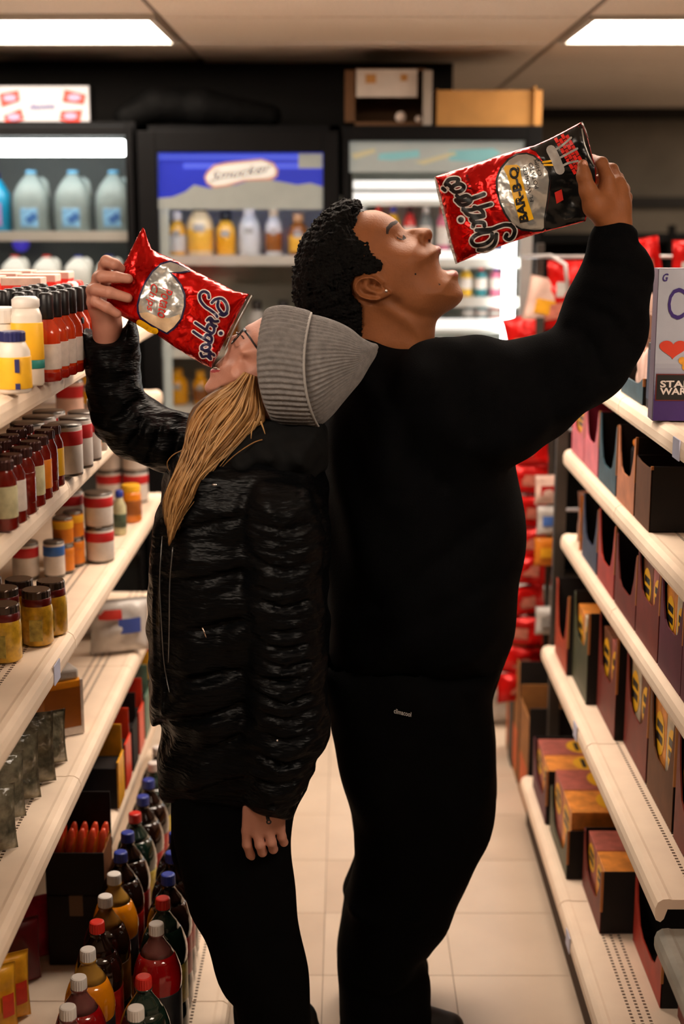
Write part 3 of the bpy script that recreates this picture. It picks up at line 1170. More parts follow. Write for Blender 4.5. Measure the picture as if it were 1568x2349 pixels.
def link_multi(name, me, parent):
    o = bpy.data.objects.new(name, me)
    COL.objects.link(o)
    o.parent = parent
    return o


hc = lambda pts: crop(pts, 3.136, 650, 440)
face = [(470, 170), (520, 156), (555, 146), (600, 134), (660, 131), (720, 148), (780, 180), (825, 215), (850, 250), (876, 271), (920, 266), (980, 259), (1036, 262), (1062, 280), (1071, 310),
        (1062, 345), (1058, 368), (1082, 383), (1118, 392), (1133, 412), (1126, 440), (1117, 480), (1123, 520), (1140, 554), (1172, 565), (1215, 561), (1246, 572), (1258, 598),
        (1254, 632), (1262, 668), (1284, 710), (1291, 746), (1276, 786), (1240, 822), (1190, 856), (1140, 890), (1106, 922), (1093, 962), (1088, 1010), (1086, 1070), (1090, 1180),
        (900, 1290), (640, 1260), (520, 1130), (470, 1010), (400, 920), (300, 840), (225, 730), (180, 610), (180, 480), (235, 360), (330, 260), (410, 200)]
ctrl = [(420, 520, .078), (300, 500, .074), (420, 300, .072), (640, 330, .069), (560, 560, .080), (640, 690, .079), (520, 800, .070), (760, 470, .076), (880, 470, .074),
        (800, 330, .060), (850, 300, .047), (780, 220, .058), (700, 200, .064), (925, 300, .030), (1000, 300, .026), (1050, 310, .023), (1010, 345, .032), (930, 380, .052), (1010, 420, .057),
        (1080, 410, .047), (1110, 440, .047), (1100, 510, .057), (1020, 520, .062), (1180, 600, .051), (1240, 600, .036), (1150, 660, .061), (1250, 720, .053), (1180, 780, .056),
        (1050, 680, .068), (950, 760, .071), (1000, 850, .066), (840, 820, .070), (740, 900, .064), (900, 980, .062), (700, 1080, .066), (1000, 1050, .062)]
cpx = hc([(c[0], c[1]) for c in ctrl])
Wm = idw(cpx, [c[2] for c in ctrl], YM)
H = lambda *p: tuple(hc([p])[0])
ear_poly = hc([(499, 660), (506, 702), (540, 745), (600, 767), (676, 769), (736, 748), (770, 722), (766, 702), (724, 668), (690, 628), (650, 596), (600, 586), (548, 598), (513, 628)])
relief = bumps([
    ('g', H(826, 316), 11, -0.0075),                       # eye socket
    ('s', hc([(760, 300), (800, 345), (850, 372)]), 6, -0.0015),
    ('s', hc([(735, 265), (775, 225), (815, 212)]), 5, 0.003),   # brow ridge
    ('g', H(836, 316), 6.5, 0.0072),                       # eyeball
    ('s', hc([(806, 300), (824, 322), (850, 334), (874, 330)]), 1.4, -0.0020),
    ('s', hc([(790, 318), (812, 350), (850, 360)]), 2.0, -0.0014),
    ('g', H(1012, 343), 7.0, 0.0105),                    # nostril wing
    ('s', hc([(985, 322), (976, 352), (1002, 386)]), 2.4, -0.0060),
    ('g', H(1046, 352), 4.5, -0.012),                    # nostril
    ('s', hc([(1000, 395), (1035, 440), (1068, 500)]), 5.5, -0.0022),   # fold beside the mouth
    ('g', H(960, 470), 22, 0.0040),                      # cheek
    ('g', H(760, 420), 18, 0.0025),
    ('s', hc([(1085, 430), (1112, 470), (1122, 525), (1135, 556)]), 4.5, 0.0022),
    ('s', hc([(1150, 566), (1205, 575), (1245, 590)]), 4.5, 0.0035),    # lower lip
    ('s', hc([(1150, 605), (1205, 620), (1250, 635)]), 4.5, -0.0030),
    ('s', hc([(770, 760), (850, 830), (960, 880), (1080, 900)]), 9, -0.0045),   # under the jaw
    ('s', hc([(700, 800), (860, 900), (1010, 1040)]), 10, 0.0045),       # neck tendon
    ('p', ear_poly, 5.0, 0.018),
    ('s', hc([(700, 640), (650, 604), (600, 594), (548, 606), (512, 642), (512, 695), (548, 738), (604, 758), (672, 758)]), 3.0, 0.0085),
    ('s', hc([(560, 640), (548, 680), (575, 712), (640, 728)]), 3.2, -0.0050),
    ('s', hc([(600, 625), (592, 668), (620, 696), (690, 706)]), 3.6, 0.0030),
    ('g', H(625, 652), 5.5, -0.011),
    ('g', H(672, 672), 7.0, -0.013),
    ('g', H(735, 712), 7.0, 0.0040),
    ('s', hc([(495, 620), (488, 670), (500, 720), (545, 765), (620, 785)]), 3.0, -0.005),
], YM)
lo = at(660, 860, YM) - np.array([0, 0.115, 0.02])
hi = at(1085, 462, YM) + np.array([0, 0.115, 0.03])
vh = Vol(lo, hi, 0.0018)
vh.inflate(hc(face), YM, Wm, 0.068, sub=4, extra=relief)
Vh, Qh = vh.mesh('head', 2)
# raised right hand: thumb on the near side of the bag, fingers behind
h3 = lambda pts: [at(1300 + x / 8.711, 340 + y / 8.711, Y) for (x, y, Y) in pts]
lo = np.array([at(1300, 560, 2.70)[0], 2.60, at(1300, 600, 2.70)[2]])
hi = np.array([at(1475, 340, 2.70)[0], 2.84, at(1300, 335, 2.70)[2]])
vm = Vol(lo, hi, 0.0021)
wrist = h3([(900, 1900, 2.705), (930, 1500, 2.705)])
vm.chain(wrist, [0.031, 0.0315], 0.0)
vm.chain(h3([(930, 1500, 2.705), (960, 1150, 2.705), (985, 900, 2.712)]), [0.0315, 0.028, 0.024], 0.012)
for kn, w0 in (((800, 620, 2.692), (820, 1300, 2.690)), ((1010, 700, 2.712), (900, 1300, 2.70)), ((1110, 830, 2.735), (1000, 1350, 2.715)), ((1160, 990, 2.757), (1050, 1400, 2.73))):
    vm.chain(h3([w0, kn]), [0.020, 0.0135], 0.012)
vm.chain(h3([(800, 620, 2.692), (690, 300, 2.705), (500, 240, 2.735), (330, 330, 2.750)]), [0.0135, 0.0115, 0.0105, 0.009], 0.004)
vm.chain(h3([(1010, 700, 2.712), (900, 430, 2.738), (640, 360, 2.757), (440, 470, 2.757)]), [0.0135, 0.0115, 0.0105, 0.009], 0.004)
vm.chain(h3([(1110, 830, 2.735), (1010, 600, 2.762), (760, 560, 2.777), (560, 650, 2.775)]), [0.013, 0.011, 0.010, 0.0085], 0.004)
vm.chain(h3([(1160, 990, 2.757), (1080, 800, 2.782), (860, 760, 2.792), (700, 820, 2.788)]), [0.012, 0.010, 0.009, 0.008], 0.004)
vm.chain(h3([(800, 1420, 2.690), (560, 1150, 2.672), (420, 850, 2.662), (335, 560, 2.660), (312, 330, 2.664)]), [0.024, 0.0215, 0.0150, 0.0118, 0.0098], 0.010)
vm.chain(h3([(700, 1100, 2.680), (760, 900, 2.690)]), [0.018, 0.016], 0.014)
Vn, Qn = vm.mesh('hand', 1)
# coarse rest of the body under the clothes, so the figure is one body
lo = np.array([-0.06, 2.62, 0.06])
hi = np.array([0.62, 3.06, 1.62])
vbdy = Vol(lo, hi, 0.014)
P = lambda px, py, Y: at(px, py, Y)
vbdy.capsule(P(940, 900, YM), P(950, 1150, YM), 0.10, 0.10, 0.05)
vbdy.capsule(P(950, 1150, YM), P(950, 1480, YM), 0.10, 0.09, 0.05)
vbdy.capsule(P(920, 850, YM), P(940, 900, YM), 0.05, 0.07, 0.03)
for Y in (2.77, 2.935):
    vbdy.chain([P(950, 1620, Y), P(950, 1980, Y), P(880, 2300, Y)], [0.055, 0.045, 0.035], 0.02)
vbdy.chain([P(1010, 900, 2.70), P(1350, 830, 2.69), P(1420, 600, 2.70), P(1405, 530, 2.70)], [0.045, 0.035, 0.028, 0.026], 0.02)
vbdy.chain([P(1000, 920, 2.99), P(1010, 1200, 3.02), P(1060, 1420, 2.98)], [0.045, 0.034, 0.026], 0.02)
Vc, Qc = vbdy.mesh('core', 1)
# relaxed far hand
f0 = P(1060, 1420, 2.98)
vf = Vol(f0 - np.array([.06, .05, .22]), f0 + np.array([.08, .05, .03]), 0.0035)
vf.chain([f0, f0 + np.array([.008, 0, -.06])], [.026, .028], 0)
for q_, (ox_, ln_) in enumerate(((-.018, .075), (-.005, .088), (.009, .084), (.022, .066))):
    b0 = f0 + np.array([ox_ + .008, 0, -.075])
    vf.chain([f0 + np.array([ox_ * .6 + .006, 0, -.03]), b0, b0 + np.array([.004, -.004, -ln_ * .55]), b0 + np.array([.0, -.016, -ln_])], [.014, .0105, .0092, .0078], .006)
vf.chain([f0 + np.array([.02, -.01, -.03]), f0 + np.array([.042, -.018, -.065]), f0 + np.array([.046, -.022, -.10])], [.016, .0115, .009], .006)
Vf2, Qf2 = vf.mesh('hand', 1)
V = np.concatenate([Vh, Vn, Vc, Vf2])
Q = np.concatenate([Qh, Qn + len(Vh), Qc + len(Vh) + len(Vn), Qf2 + len(Vh) + len(Vn) + len(Vc)])
brow_poly = hc([(731, 300), (734, 256), (762, 222), (804, 204), (826, 211), (812, 230), (780, 246), (756, 272), (748, 300)])
lash = hc([(806, 318), (826, 330), (848, 336), (856, 306), (872, 322), (880, 334), (862, 344), (834, 344), (812, 332)])
lashw = hc([(815, 282), (826, 280), (848, 300), (842, 306)])
lowlip = hc([(1150, 562), (1215, 558), (1262, 570), (1264, 606), (1225, 605), (1180, 590)])
uplip = hc([(1086, 380), (1136, 388), (1138, 430), (1118, 440), (1098, 418)])
mouthin = hc([(1113, 440), (1135, 432), (1150, 556), (1138, 560), (1118, 522), (1110, 480)])
nost = hc([(1036, 342), (1052, 338), (1056, 360), (1042, 370)])
mole = hc([(1105, 652), (1114, 652), (1114, 661), (1105, 661)])
mole2 = hc([(930, 576), (942, 576), (942, 586), (930, 586)])
nail_poly = crop([(300, 300), (330, 235), (390, 260), (420, 340), (400, 405), (330, 405)], 8.711, 1300, 340)
body = add_part('body', V, Q, m_skin_m, man, MB, [
    (m_brow, brow_poly, None), (m_brow, lash, None), (m_lip_m, lowlip, None), (m_lip_m, uplip, None), (m_mouth, mouthin, None), (m_mouth, nost, None), (m_brow, mole, None), (m_brow, mole2, None)], YM)
# thumb nail
nl = at(1300 + 355 / 8.711, 340 + 325 / 8.711, 2.6560)
nv = [(0.0055 * math.cos(a) * 0.95, 0, 0.0075 * math.sin(a)) for a in [2 * math.pi * k / 16 for k in range(16)]]
nv2 = [(x * 0.8, -0.0016, z * 0.8) for x, y, z in nv]
me = mesh_from('nail', nv + nv2, [tuple(range(16, 32))] + [(k, (k + 1) % 16, 16 + (k + 1) % 16, 16 + k) for k in range(16)], True)
o = mesh_obj('thumb_nail', me, m_nail, man, nl - MB)
o.rotation_euler = (0.1, -0.12, 0.15)
# teeth just inside the upper lip
for kx, dy in ((0, 0.0), (0.004, 0.009), (0.004, -0.009)):
    p = at(650 + 1118 / 3.136, 440 + 436 / 3.136, YM) + np.array([-kx, dy, 0])
    o = mesh_obj('tooth', lathe([(0.0025, 0), (0.004, 0.002), (0.0038, 0.006), (0.002, 0.009)], 10), m_tooth, man, p - MB - np.array([0, 0, 0.004]))
# ear stud
p = at(650 + 738 / 3.136, 440 + 712 / 3.136, YM - 0.101)
r = 0.0032
me = lathe([(0.0001, -r)] + [(r * math.sin(a), -r * math.cos(a)) for a in [math.pi * i / 8 for i in range(1, 8)]] + [(0.0001, r)], 12)
stud = mesh_obj('ear_stud', me, mat('stud_crystal', (0.9, 0.9, 0.88), rough=0.08, metal=0.9), man, p - MB)

# curly hair
outer = hc([(552, 150), (562, 108), (540, 72), (480, 52), (420, 60), (360, 95), (300, 140), (230, 205), (168, 290), (120, 380), (94, 460), (78, 560), (70, 650), (74, 740), (95, 830),
            (150, 880), (250, 940), (370, 1010), (470, 1090), (640, 1140), (900, 1000), (1150, 760), (1150, 420), (900, 220), (640, 150)])
hairline = hc([(560, 168), (575, 110), (540, 40), (300, 40), (40, 300), (20, 700), (60, 900), (300, 1050), (470, 1130), (545, 1090), (560, 960), (560, 850), (548, 790), (505, 745), (486, 690), (488, 640), (510, 604), (560, 578),
                (640, 578), (690, 560), (706, 528), (694, 494), (650, 462), (622, 420), (606, 350), (540, 330), (506, 280), (520, 220)])
lo = at(660, 830, YM) - np.array([0.01, 0.125, 0.02])
hi = at(905, 440, YM) + np.array([0.01, 0.125, 0.0])
va = Vol(lo, hi, 0.0024)
Whair = idw(hc([(300, 500), (400, 250), (560, 560), (300, 800), (600, 400), (480, 900), (660, 500), (560, 250), (650, 540), (530, 640)]), [.096, .088, .086, .086, .0765, .074, .0825, .0735, .0835, .084], YM)
curl = noise_fn(0.009, 0.0024, 5, 18)
curl2 = noise_fn(0.024, 0.0024, 6, 12)
va.inflate(outer, YM, Whair, 0.085, sub=4, amp=lambda X, Y, Z: curl(X, Y, Z) + curl2(X, Y, Z))
hw_ = at(*catmull(hairline, 4).T, YM)[:, [0, 2]]
dl = poly_sd(hw_, va.x[:, 0, :], va.z[0, :, :])
fz = noise_fn(0.006, 0.0022, 9, 12)
va.F = np.maximum(va.F, -dl[:, None, :] + fz(va.x, va.y, va.z))
Va, Qa = va.mesh('hair', 0)
add_part('hair', Va, Qa, m_hair_m, man, MB)
# loose curls breaking the outline
random.seed(3)
bmV, bmF = [], []
for i in range(240):
    j = random.randrange(2, 17)
    a, b_ = outer[j], outer[j + 1]
    f = random.random()
    px, py = a + (b_ - a) * f
    c = at(px, py, YM) + np.array([0, random.uniform(-0.055, 0.055), 0])
    c += (at(800, 620, YM) - c) * (0.03 + 0.5 * abs(c[1] - YM) / 0.085 * 0.35)
    rr = random.uniform(0.004, 0.008)
    ax = Vector((random.gauss(0, 1), random.gauss(0, 1), random.gauss(0, 1))).normalized()
    u = ax.orthogonal().normalized()
    v = ax.cross(u)
    pts = [Vector(c) + (u * math.cos(t) + v * math.sin(t)) * rr + ax * (t * 0.0006) for t in [k * 0.7 for k in range(10)]]
    o0 = len(bmV)
    for q, pt in enumerate(pts):
        for s in range(3):
            an = s * 2.094
            bmV.append(pt + (ax * math.cos(an) + (pt - Vector(c)).normalized() * math.sin(an)) * 0.0007)
    for q in range(len(pts) - 1):
        for s in range(3):
            s2 = (s + 1) % 3
            bmF.append((o0 + q * 3 + s, o0 + q * 3 + s2, o0 + (q + 1) * 3 + s2, o0 + (q + 1) * 3 + s))
me = mesh_from('curls', [np.array(v) - MB for v in bmV], bmF, True)
o = mesh_obj('loose_curls', me, m_hair_m, man)
o['kind'] = 'stuff'

# sweatshirt
lo = np.array([-0.09, 2.52, at(900, 1580, YM)[2] - 0.02])
hi = np.array([at(1500, 600, 2.69)[0] + 0.03, 3.14, at(900, 490, 2.69)[2] + 0.02])
vt = Vol(lo, hi, 0.0062)
torso = [(800, 772), (850, 778), (910, 792), (960, 798), (1000, 784), (1060, 790), (1120, 850), (1168, 950), (1186, 1040), (1195, 1120), (1198, 1240), (1193, 1340), (1180, 1430), (1158, 1490), (1146, 1540),
         (1120, 1552), (1000, 1558), (850, 1548), (765, 1530), (750, 1400), (743, 1250), (740, 1100), (744, 980), (755, 900), (775, 825)]
fold = noise_fn(0.14, 0.006, 21, 10, (1, 1, 0.6))
cre = bumps([('s', [(1000, 830), (960, 950), (900, 1080)], 16, -0.010), ('s', [(1060, 820), (1030, 950), (1010, 1060)], 14, -0.010), ('s', [(1180, 1100), (1040, 1200), (860, 1330)], 18, -0.012),
             ('s', [(1190, 1220), (1020, 1330), (820, 1430)], 18, -0.010), ('s', [(1185, 1360), (1080, 1440), (960, 1490)], 16, 0.010), ('s', [(760, 1512), (900, 1530), (1140, 1520)], 6, -0.012)], YM)
vt.inflate(torso, YM, 0.215, 0.165, sub=5, extra=cre, amp=fold)
arm = [(930, 812), (990, 780), (1035, 768), (1090, 771), (1150, 779), (1200, 775), (1240, 766), (1272, 748), (1288, 716), (1300, 672), (1318, 630), (1336, 585), (1346, 545), (1364, 520), (1385, 506),
       (1420, 500), (1448, 510), (1466, 530), (1466, 552), (1480, 576), (1493, 610), (1496, 645), (1490, 700), (1480, 760), (1462, 822), (1430, 882), (1382, 925), (1330, 960), (1270, 1002), (1192, 1054),
       (1120, 1080), (1010, 1060), (940, 980), (905, 890)]
acre = bumps([('s', [(1300, 745), (1345, 790), (1370, 850)], 10, -0.014), ('s', [(1310, 690), (1380, 720), (1440, 790)], 10, -0.012), ('s', [(1330, 640), (1420, 660), (1480, 740)], 9, 0.009),
              ('s', [(1345, 600), (1420, 610), (1485, 650)], 8, -0.010), ('s', [(1368, 545), (1420, 535), (1465, 560)], 5, -0.013), ('s', [(1240, 775), (1230, 860), (1260, 950)], 12, -0.008),
              ('s', [(1290, 720), (1320, 780), (1310, 860)], 9, 0.010), ('s', [(1080, 790), (1060, 880), (1070, 980)], 12, -0.010), ('s', [(1140, 790), (1130, 880), (1150, 990)], 12, 0.008)], 2.69)
Warm = idw([(960, 900), (1100, 920), (1250, 870), (1380, 850), (1420, 720), (1430, 620), (1415, 530)], [.115, .112, .092, .086, .074, .068, .055], 2.69)
vt.inflate(arm, 2.69, Warm, 0.105, k=0.05, sub=5, extra=acre, amp=noise_fn(0.10, 0.004, 22, 10))
vt.inflate([(836, 783), (880, 790), (930, 797), (975, 794), (1004, 779), (1040, 830), (1050, 900), (800, 900), (800, 830)], YM, 0.092, 0.032, k=0.03, sub=4)
# far sleeve, arm hanging on the other side
vt.capsule(P(980, 900, 3.00), P(1000, 1150, 3.03), 0.075, 0.065, 0.03)
vt.capsule(P(1000, 1150, 3.03), P(1060, 1400, 2.99), 0.065, 0.055, 0.02)
# open collar around the neck
ca, cb = at(880, 745, YM), at(925, 840, YM)
e = cb - ca
def collar(X, Y, Z):
    t = ((X - ca[0]) * e[0] + (Y - ca[1]) * e[1] + (Z - ca[2]) * e[2]) / float(e @ e)
    dx, dy, dz = X - ca[0] - t * e[0], Y - ca[1] - t * e[1], Z - ca[2] - t * e[2]
    return np.sqrt(dx * dx + dy * dy + dz * dz) - 0.082
vt.F = np.where(vt.z > at(900, 860, YM)[2], np.maximum(vt.F, -collar(vt.x, vt.y, vt.z) + 0.0), vt.F) if False else vt.F
# hollow cuff at the raised wrist
cuff_c = at(1425, 500, 2.70)
Vt, Qt = vt.mesh('sweatshirt', 1)
add_part('sweatshirt', Vt, Qt, m_sweat, man, MB)
# neckline ring
rim = []
for k in range(28):
    a = 2 * math.pi * k / 28
    rim.append(np.array([0.075 * math.cos(a), -0.070 * math.sin(a), 0.0]))
cN = at(905, 792, YM)
rp = [cN + np.array([r_[0] * 1.0, r_[1], -r_[0] * 0.12 - 0.012 * abs(r_[1]) / 0.07]) - MB for r_ in rim]
mesh_obj('neckband', tube_mesh(rp + [rp[0]], 0.0065, 8), m_sweat, man)

# trousers
lo = np.array([-0.10, 2.60, 0.03])
hi = np.array([0.40, 3.10, at(900, 1490, YM)[2]])
vp = Vol(lo, hi, 0.0075)
tro = [(765, 1500), (757, 1640), (768, 1720), (798, 1860), (817, 1955), (800, 2010), (786, 2062), (790, 2082), (780, 2130), (775, 2200), (773, 2285), (784, 2345), (800, 2385),
       (986, 2385), (996, 2340), (984, 2295), (979, 2240), (973, 2216), (978, 2197), (995, 2178), (1050, 2070), (1082, 2000), (1120, 1912), (1134, 1858), (1137, 1800), (1132, 1700), (1125, 1600), (1118, 1500)]
tcre = bumps([('s', [(1060, 1570), (1090, 1700), (1080, 1800)], 10, -0.008), ('s', [(1030, 1560), (1040, 1650)], 8, 0.006), ('s', [(800, 2060), (880, 2080), (950, 2060)], 10, 0.010), ('s', [(790, 2220), (880, 2240), (970, 2220)], 10, -0.010)], 2.77)
wn = noise_fn(0.12, 0.004, 31, 10)
vp.inflate(tro, 2.77, 0.095, 0.10, sub=4, extra=tcre, amp=wn)
far_leg = [(x, y - (y - 1500) * 0.035) for x, y in tro]
vp.inflate(far_leg, 2.94, 0.095, 0.10, sub=4, amp=wn, k=0.02)
vp.capsule(P(900, 1560, 2.80), P(980, 1560, 2.92), 0.12, 0.12, 0.06)
Vp, Qp = vp.mesh('trousers', 1)
Vp[:, 2] = np.maximum(Vp[:, 2], 0.05)
add_part('trousers', Vp, Qp, m_pants, man, MB)


def shoe(name, parent, base, heel, toe, Y, m=m_shoe):
    """low trainer: upper + sole"""
    dx = 1 if toe[0] > heel[0] else -1
    L = abs(toe[0] - heel[0])
    vs2 = Vol((min(heel[0], toe[0]) - 0.05, Y - 0.08, 0.0), (max(heel[0], toe[0]) + 0.05, Y + 0.08, 0.16), 0.006)
    h0 = np.array([heel[0], Y, 0.058])
    vs2.capsule(h0, np.array([heel[0] + dx * L * .35, Y, 0.056]), 0.042, 0.045, 0.02)
    vs2.capsule(np.array([heel[0] + dx * L * .35, Y, 0.056]), np.array([toe[0], Y, 0.038]), 0.045, 0.032, 0.02)
    vs2.capsule(np.array([heel[0] + dx * 0.01, Y, 0.07]), np.array([heel[0] + dx * 0.015, Y, 0.11]), 0.04, 0.042, 0.02)
    V_, Q_ = vs2.mesh('s', 1)
    V_[:, 2] = np.maximum(V_[:, 2], 0.018)
    s = add_part(name, V_, Q_, m, parent, base)
    vs3 = Vol((min(heel[0], toe[0]) - 0.06, Y - 0.08, -0.01), (max(heel[0], toe[0]) + 0.06, Y + 0.08, 0.04), 0.006)
    vs3.capsule(np.array([heel[0], Y, 0.012]), np.array([toe[0], Y, 0.012]), 0.046, 0.043, 0.0)
    V_, Q_ = vs3.mesh('s', 1)
    V_[:, 2] = np.clip(V_[:, 2], 0.0005, 0.022)
    add_part('sole', V_, Q_, m_sole, parent, base)
    for kk in range(4):
        x = heel[0] + dx * (L * (0.42 + 0.12 * kk))
        z = 0.098 - 0.009 * kk
        mesh_obj('lace', tube_mesh([np.array([x, Y - 0.022, z - 0.006]) - base, np.array([x + .004, Y, z + .004]) - base, np.array([x, Y + 0.022, z - 0.006]) - base], 0.0035, 6), m_shoe, parent)


shoe('shoe', man, MB, (0.065, 0), (0.222, 0), 2.77)
shoe('shoe', man, MB, (0.04, 0), (0.13, 0), 2.94)
# small reflective word on the hip
tv, tf, ts = text_tris('climacool', 1.0, 0.1, 0.008)
m_refl = mat('reflective_print', srgb(205, 205, 205), rough=0.4, metal=0.2)
tp = np.stack([903 + tv[:, 0] / ts[0] * 40, 1636 + tv[:, 0] / ts[0] * 9 - tv[:, 1] / ts[1] * 11], 1)
# find trousers front surface there
pc = at(923, 1635, 2.70)
sel = (np.abs(Vp[:, 0] - pc[0]) < 0.03) & (np.abs(Vp[:, 2] - pc[2]) < 0.02)
ysurf = Vp[sel][:, 1].min()
P3 = at(tp[:, 0], tp[:, 1], ysurf - 0.0015) - MB
mesh_obj('print', mesh_from('print', P3, [tuple(reversed(f)) for f in tf]), m_refl, man)

# ------------------------------------------------------------------ the woman
YW = 2.60
woman = thing('person', 'person in grey beanie and black puffer jacket with long blond hair', 'person', (-0.18, YW, 0))
WB = np.array([-0.18, YW, 0.0])
fc = lambda pts: crop(pts, 6.533, 460, 680)
face_w = fc([(1000, 270), (925, 312), (850, 352), (780, 392), (700, 432), (620, 500), (540, 560), (470, 590), (420, 600), (385, 640), (390, 700), (410, 760), (400, 820), (360, 880), (300, 940),
             (240, 1000), (215, 1040), (222, 1070), (170, 1082), (142, 1110), (140, 1160), (138, 1215), (110, 1262), (72, 1318), (58, 1356), (72, 1412), (120, 1460), (190, 1482), (300, 1494), (420, 1500),
             (480, 1640), (560, 1900), (900, 2000), (1300, 1900), (1500, 1500), (1550, 1000), (1450, 500), (1250, 280)])
cw = [(900, 420, .056), (780, 480, .050), (680, 520, .044), (560, 600, .030), (450, 640, .022), (420, 720, .022), (430, 800, .030), (560, 720, .052), (640, 760, .060), (420, 920, .042), (300, 1010, .036),
      (240, 1070, .034), (200, 1130, .036), (330, 1080, .050), (180, 1250, .040), (110, 1350, .040), (180, 1430, .044), (350, 1300, .056), (500, 1000, .064), (500, 1350, .062), (700, 900, .069),
      (700, 1250, .068), (850, 1050, .072), (1100, 900, .075), (1200, 600, .074), (1000, 1500, .066), (700, 1650, .058), (900, 1900, .056)]
Ww = idw(fc([(c[0], c[1]) for c in cw]), [c[2] for c in cw], YW)
K = lambda *p: tuple(fc([p])[0])
rel_w = bumps([('g', K(610, 850), 16, 0.0040), ('g', K(640, 600), 8, -0.008), ('g', K(620, 590), 4.5, 0.006), ('s', fc([(230, 1075), (280, 1082), (330, 1080)]), 1.6, -0.0030),
               ('s', fc([(160, 1105), (230, 1108), (300, 1098)]), 3, 0.0030), ('s', fc([(165, 1190), (230, 1190)]), 4, -0.003), ('g', K(430, 790), 4, 0.004), ('s', fc([(470, 800), (430, 900), (370, 1010)]), 4, -0.003),
               ('s', fc([(180, 1450), (400, 1430), (620, 1300)]), 5, 0.002)], YW)
lo = at(462, 985, YW) - np.array([0.0, 0.09, 0.0])
hi = at(705, 712, YW) + np.array([0.0, 0.09, 0.02])
vw = Vol(lo, hi, 0.0021)
vw.inflate(face_w, YW, Ww, 0.062, sub=4, extra=rel_w)
Vw, Qw = vw.mesh('head', 1)
# raised right hand round the gathered end of the bag (fingers on the near face)
r3 = lambda pts: [at(x / 3.136, 450 + y / 3.136, Y) for (x, y, Y) in pts]
lo = np.array([at(180, 800, 2.68)[0], 2.57, at(180, 800, 2.68)[2]])
hi = np.array([at(312, 585, 2.68)[0], 2.78, at(180, 585, 2.68)[2]])
vr = Vol(lo, hi, 0.0021)
vr.chain(r3([(760, 1100, 2.715), (770, 930, 2.710)]), [0.0255, 0.026], 0.0)
vr.chain(r3([(775, 940, 2.710), (735, 760, 2.700)]), [0.025, 0.026], 0.012)
vr.chain(r3([(735, 800, 2.700), (735, 640, 2.698)]), [0.024, 0.019], 0.012)
kn = [(752, 500, 2.688), (708, 590, 2.680), (664, 680, 2.676), (672, 770, 2.676)]
tips = [[(752, 500, 2.688), (765, 470, 2.668), (825, 492, 2.660), (868, 522, 2.668)],
        [(708, 590, 2.680), (735, 578, 2.650), (830, 582, 2.640), (922, 594, 2.642)],
        [(664, 680, 2.676), (690, 672, 2.646), (790, 694, 2.634), (918, 732, 2.636)],
        [(672, 770, 2.676), (690, 758, 2.650), (770, 802, 2.640), (844, 848, 2.644)]]
for k_, (a, f) in enumerate(zip(kn, tips)):
    vr.chain(r3([(760, 860, 2.706), a]), [0.018, 0.0118], 0.012)
    vr.chain(r3(f), [0.0118, 0.0112, 0.0104, 0.0090] if k_ != 3 else [0.011, 0.0105, 0.0095, 0.0080], 0.004)
vr.chain(r3([(800, 880, 2.720), (860, 740, 2.735), (880, 620, 2.738), (890, 540, 2.730)]), [0.017, 0.014, 0.0115, 0.009], 0.008)
Vr, Qr = vr.mesh('hand', 1)
# left hand hanging, loosely closed
g3 = lambda pts: [at(530 + x / 9.224, 1820 + y / 9.224, Y) for (x, y, Y) in pts]
YH = 2.43
lo = np.array([at(545, 1990, YH)[0], 2.36, at(545, 1990, YH)[2]])
hi = np.array([at(680, 1810, YH)[0], 2.52, at(545, 1810, YH)[2]])
vl = Vol(lo, hi, 0.0019)
vl.chain(g3([(720, -60, YH + .012), (700, 300, YH + .010)]), [0.026, 0.0265], 0.0)
for a, b_ in (((420, 300, YH + .008), (330, 790, YH + .002)), ((620, 350, YH + .003), (560, 850, YH - .002)), ((800, 350, YH + .003), (800, 800, YH - .001)), ((980, 380, YH + .010), (1030, 720, YH + .006))):
    vl.chain(g3([a, b_]), [0.0155, 0.0098], 0.014)
vl.chain(g3([(330, 790, YH + .002), (335, 1080, YH + .001), (405, 1290, YH + .012), (440, 1340, YH + .026)]), [0.0098, 0.0090, 0.0082, 0.0074], 0.003)
vl.chain(g3([(560, 850, YH - .002), (608, 1090, YH - .006), (660, 1245, YH + .004), (640, 1200, YH + .026)]), [0.0098, 0.0094, 0.0086, 0.0078], 0.003)
vl.chain(g3([(800, 800, YH - .001), (850, 1040, YH - .004), (890, 1180, YH + .006), (860, 1120, YH + .028)]), [0.0096, 0.0092, 0.0084, 0.0076], 0.003)
vl.chain(g3([(1030, 720, YH + .006), (1070, 920, YH + .003), (1115, 1035, YH + .010), (1080, 1020, YH + .028)]), [0.0090, 0.0084, 0.0076, 0.0070], 0.003)
vl.chain(g3([(420, 350, YH + .022), (330, 640, YH + .034), (340, 900, YH + .040), (400, 1080, YH + .036)]), [0.016, 0.0125, 0.0105, 0.0085], 0.008)
Vl, Ql = vl.mesh('hand', 1)
vbw = Vol((-0.42, 2.36, 0.06), (0.02, 2.86, 1.45), 0.014)
vbw.chain([P(620, 960, YW), P(590, 1120, YW), P(560, 1400, YW), P(550, 1800, YW)], [0.045, 0.075, 0.07, 0.07], 0.04)
for Y in (2.52, 2.68):
    vbw.chain([P(545, 1850, Y), P(590, 2150, Y), P(620, 2420, Y)], [0.045, 0.038, 0.03], 0.02)
vbw.chain([P(640, 1190, 2.50), P(650, 1480, 2.45), P(620, 1800, 2.445)], [0.035, 0.032, 0.025], 0.02)
vbw.chain([P(470, 1030, 2.74), P(270, 980, 2.73), P(245, 780, 2.715)], [0.035, 0.028, 0.024], 0.02)
Vk, Qk = vbw.mesh('core', 1)
V = np.concatenate([Vw, Vr, Vl, Vk])
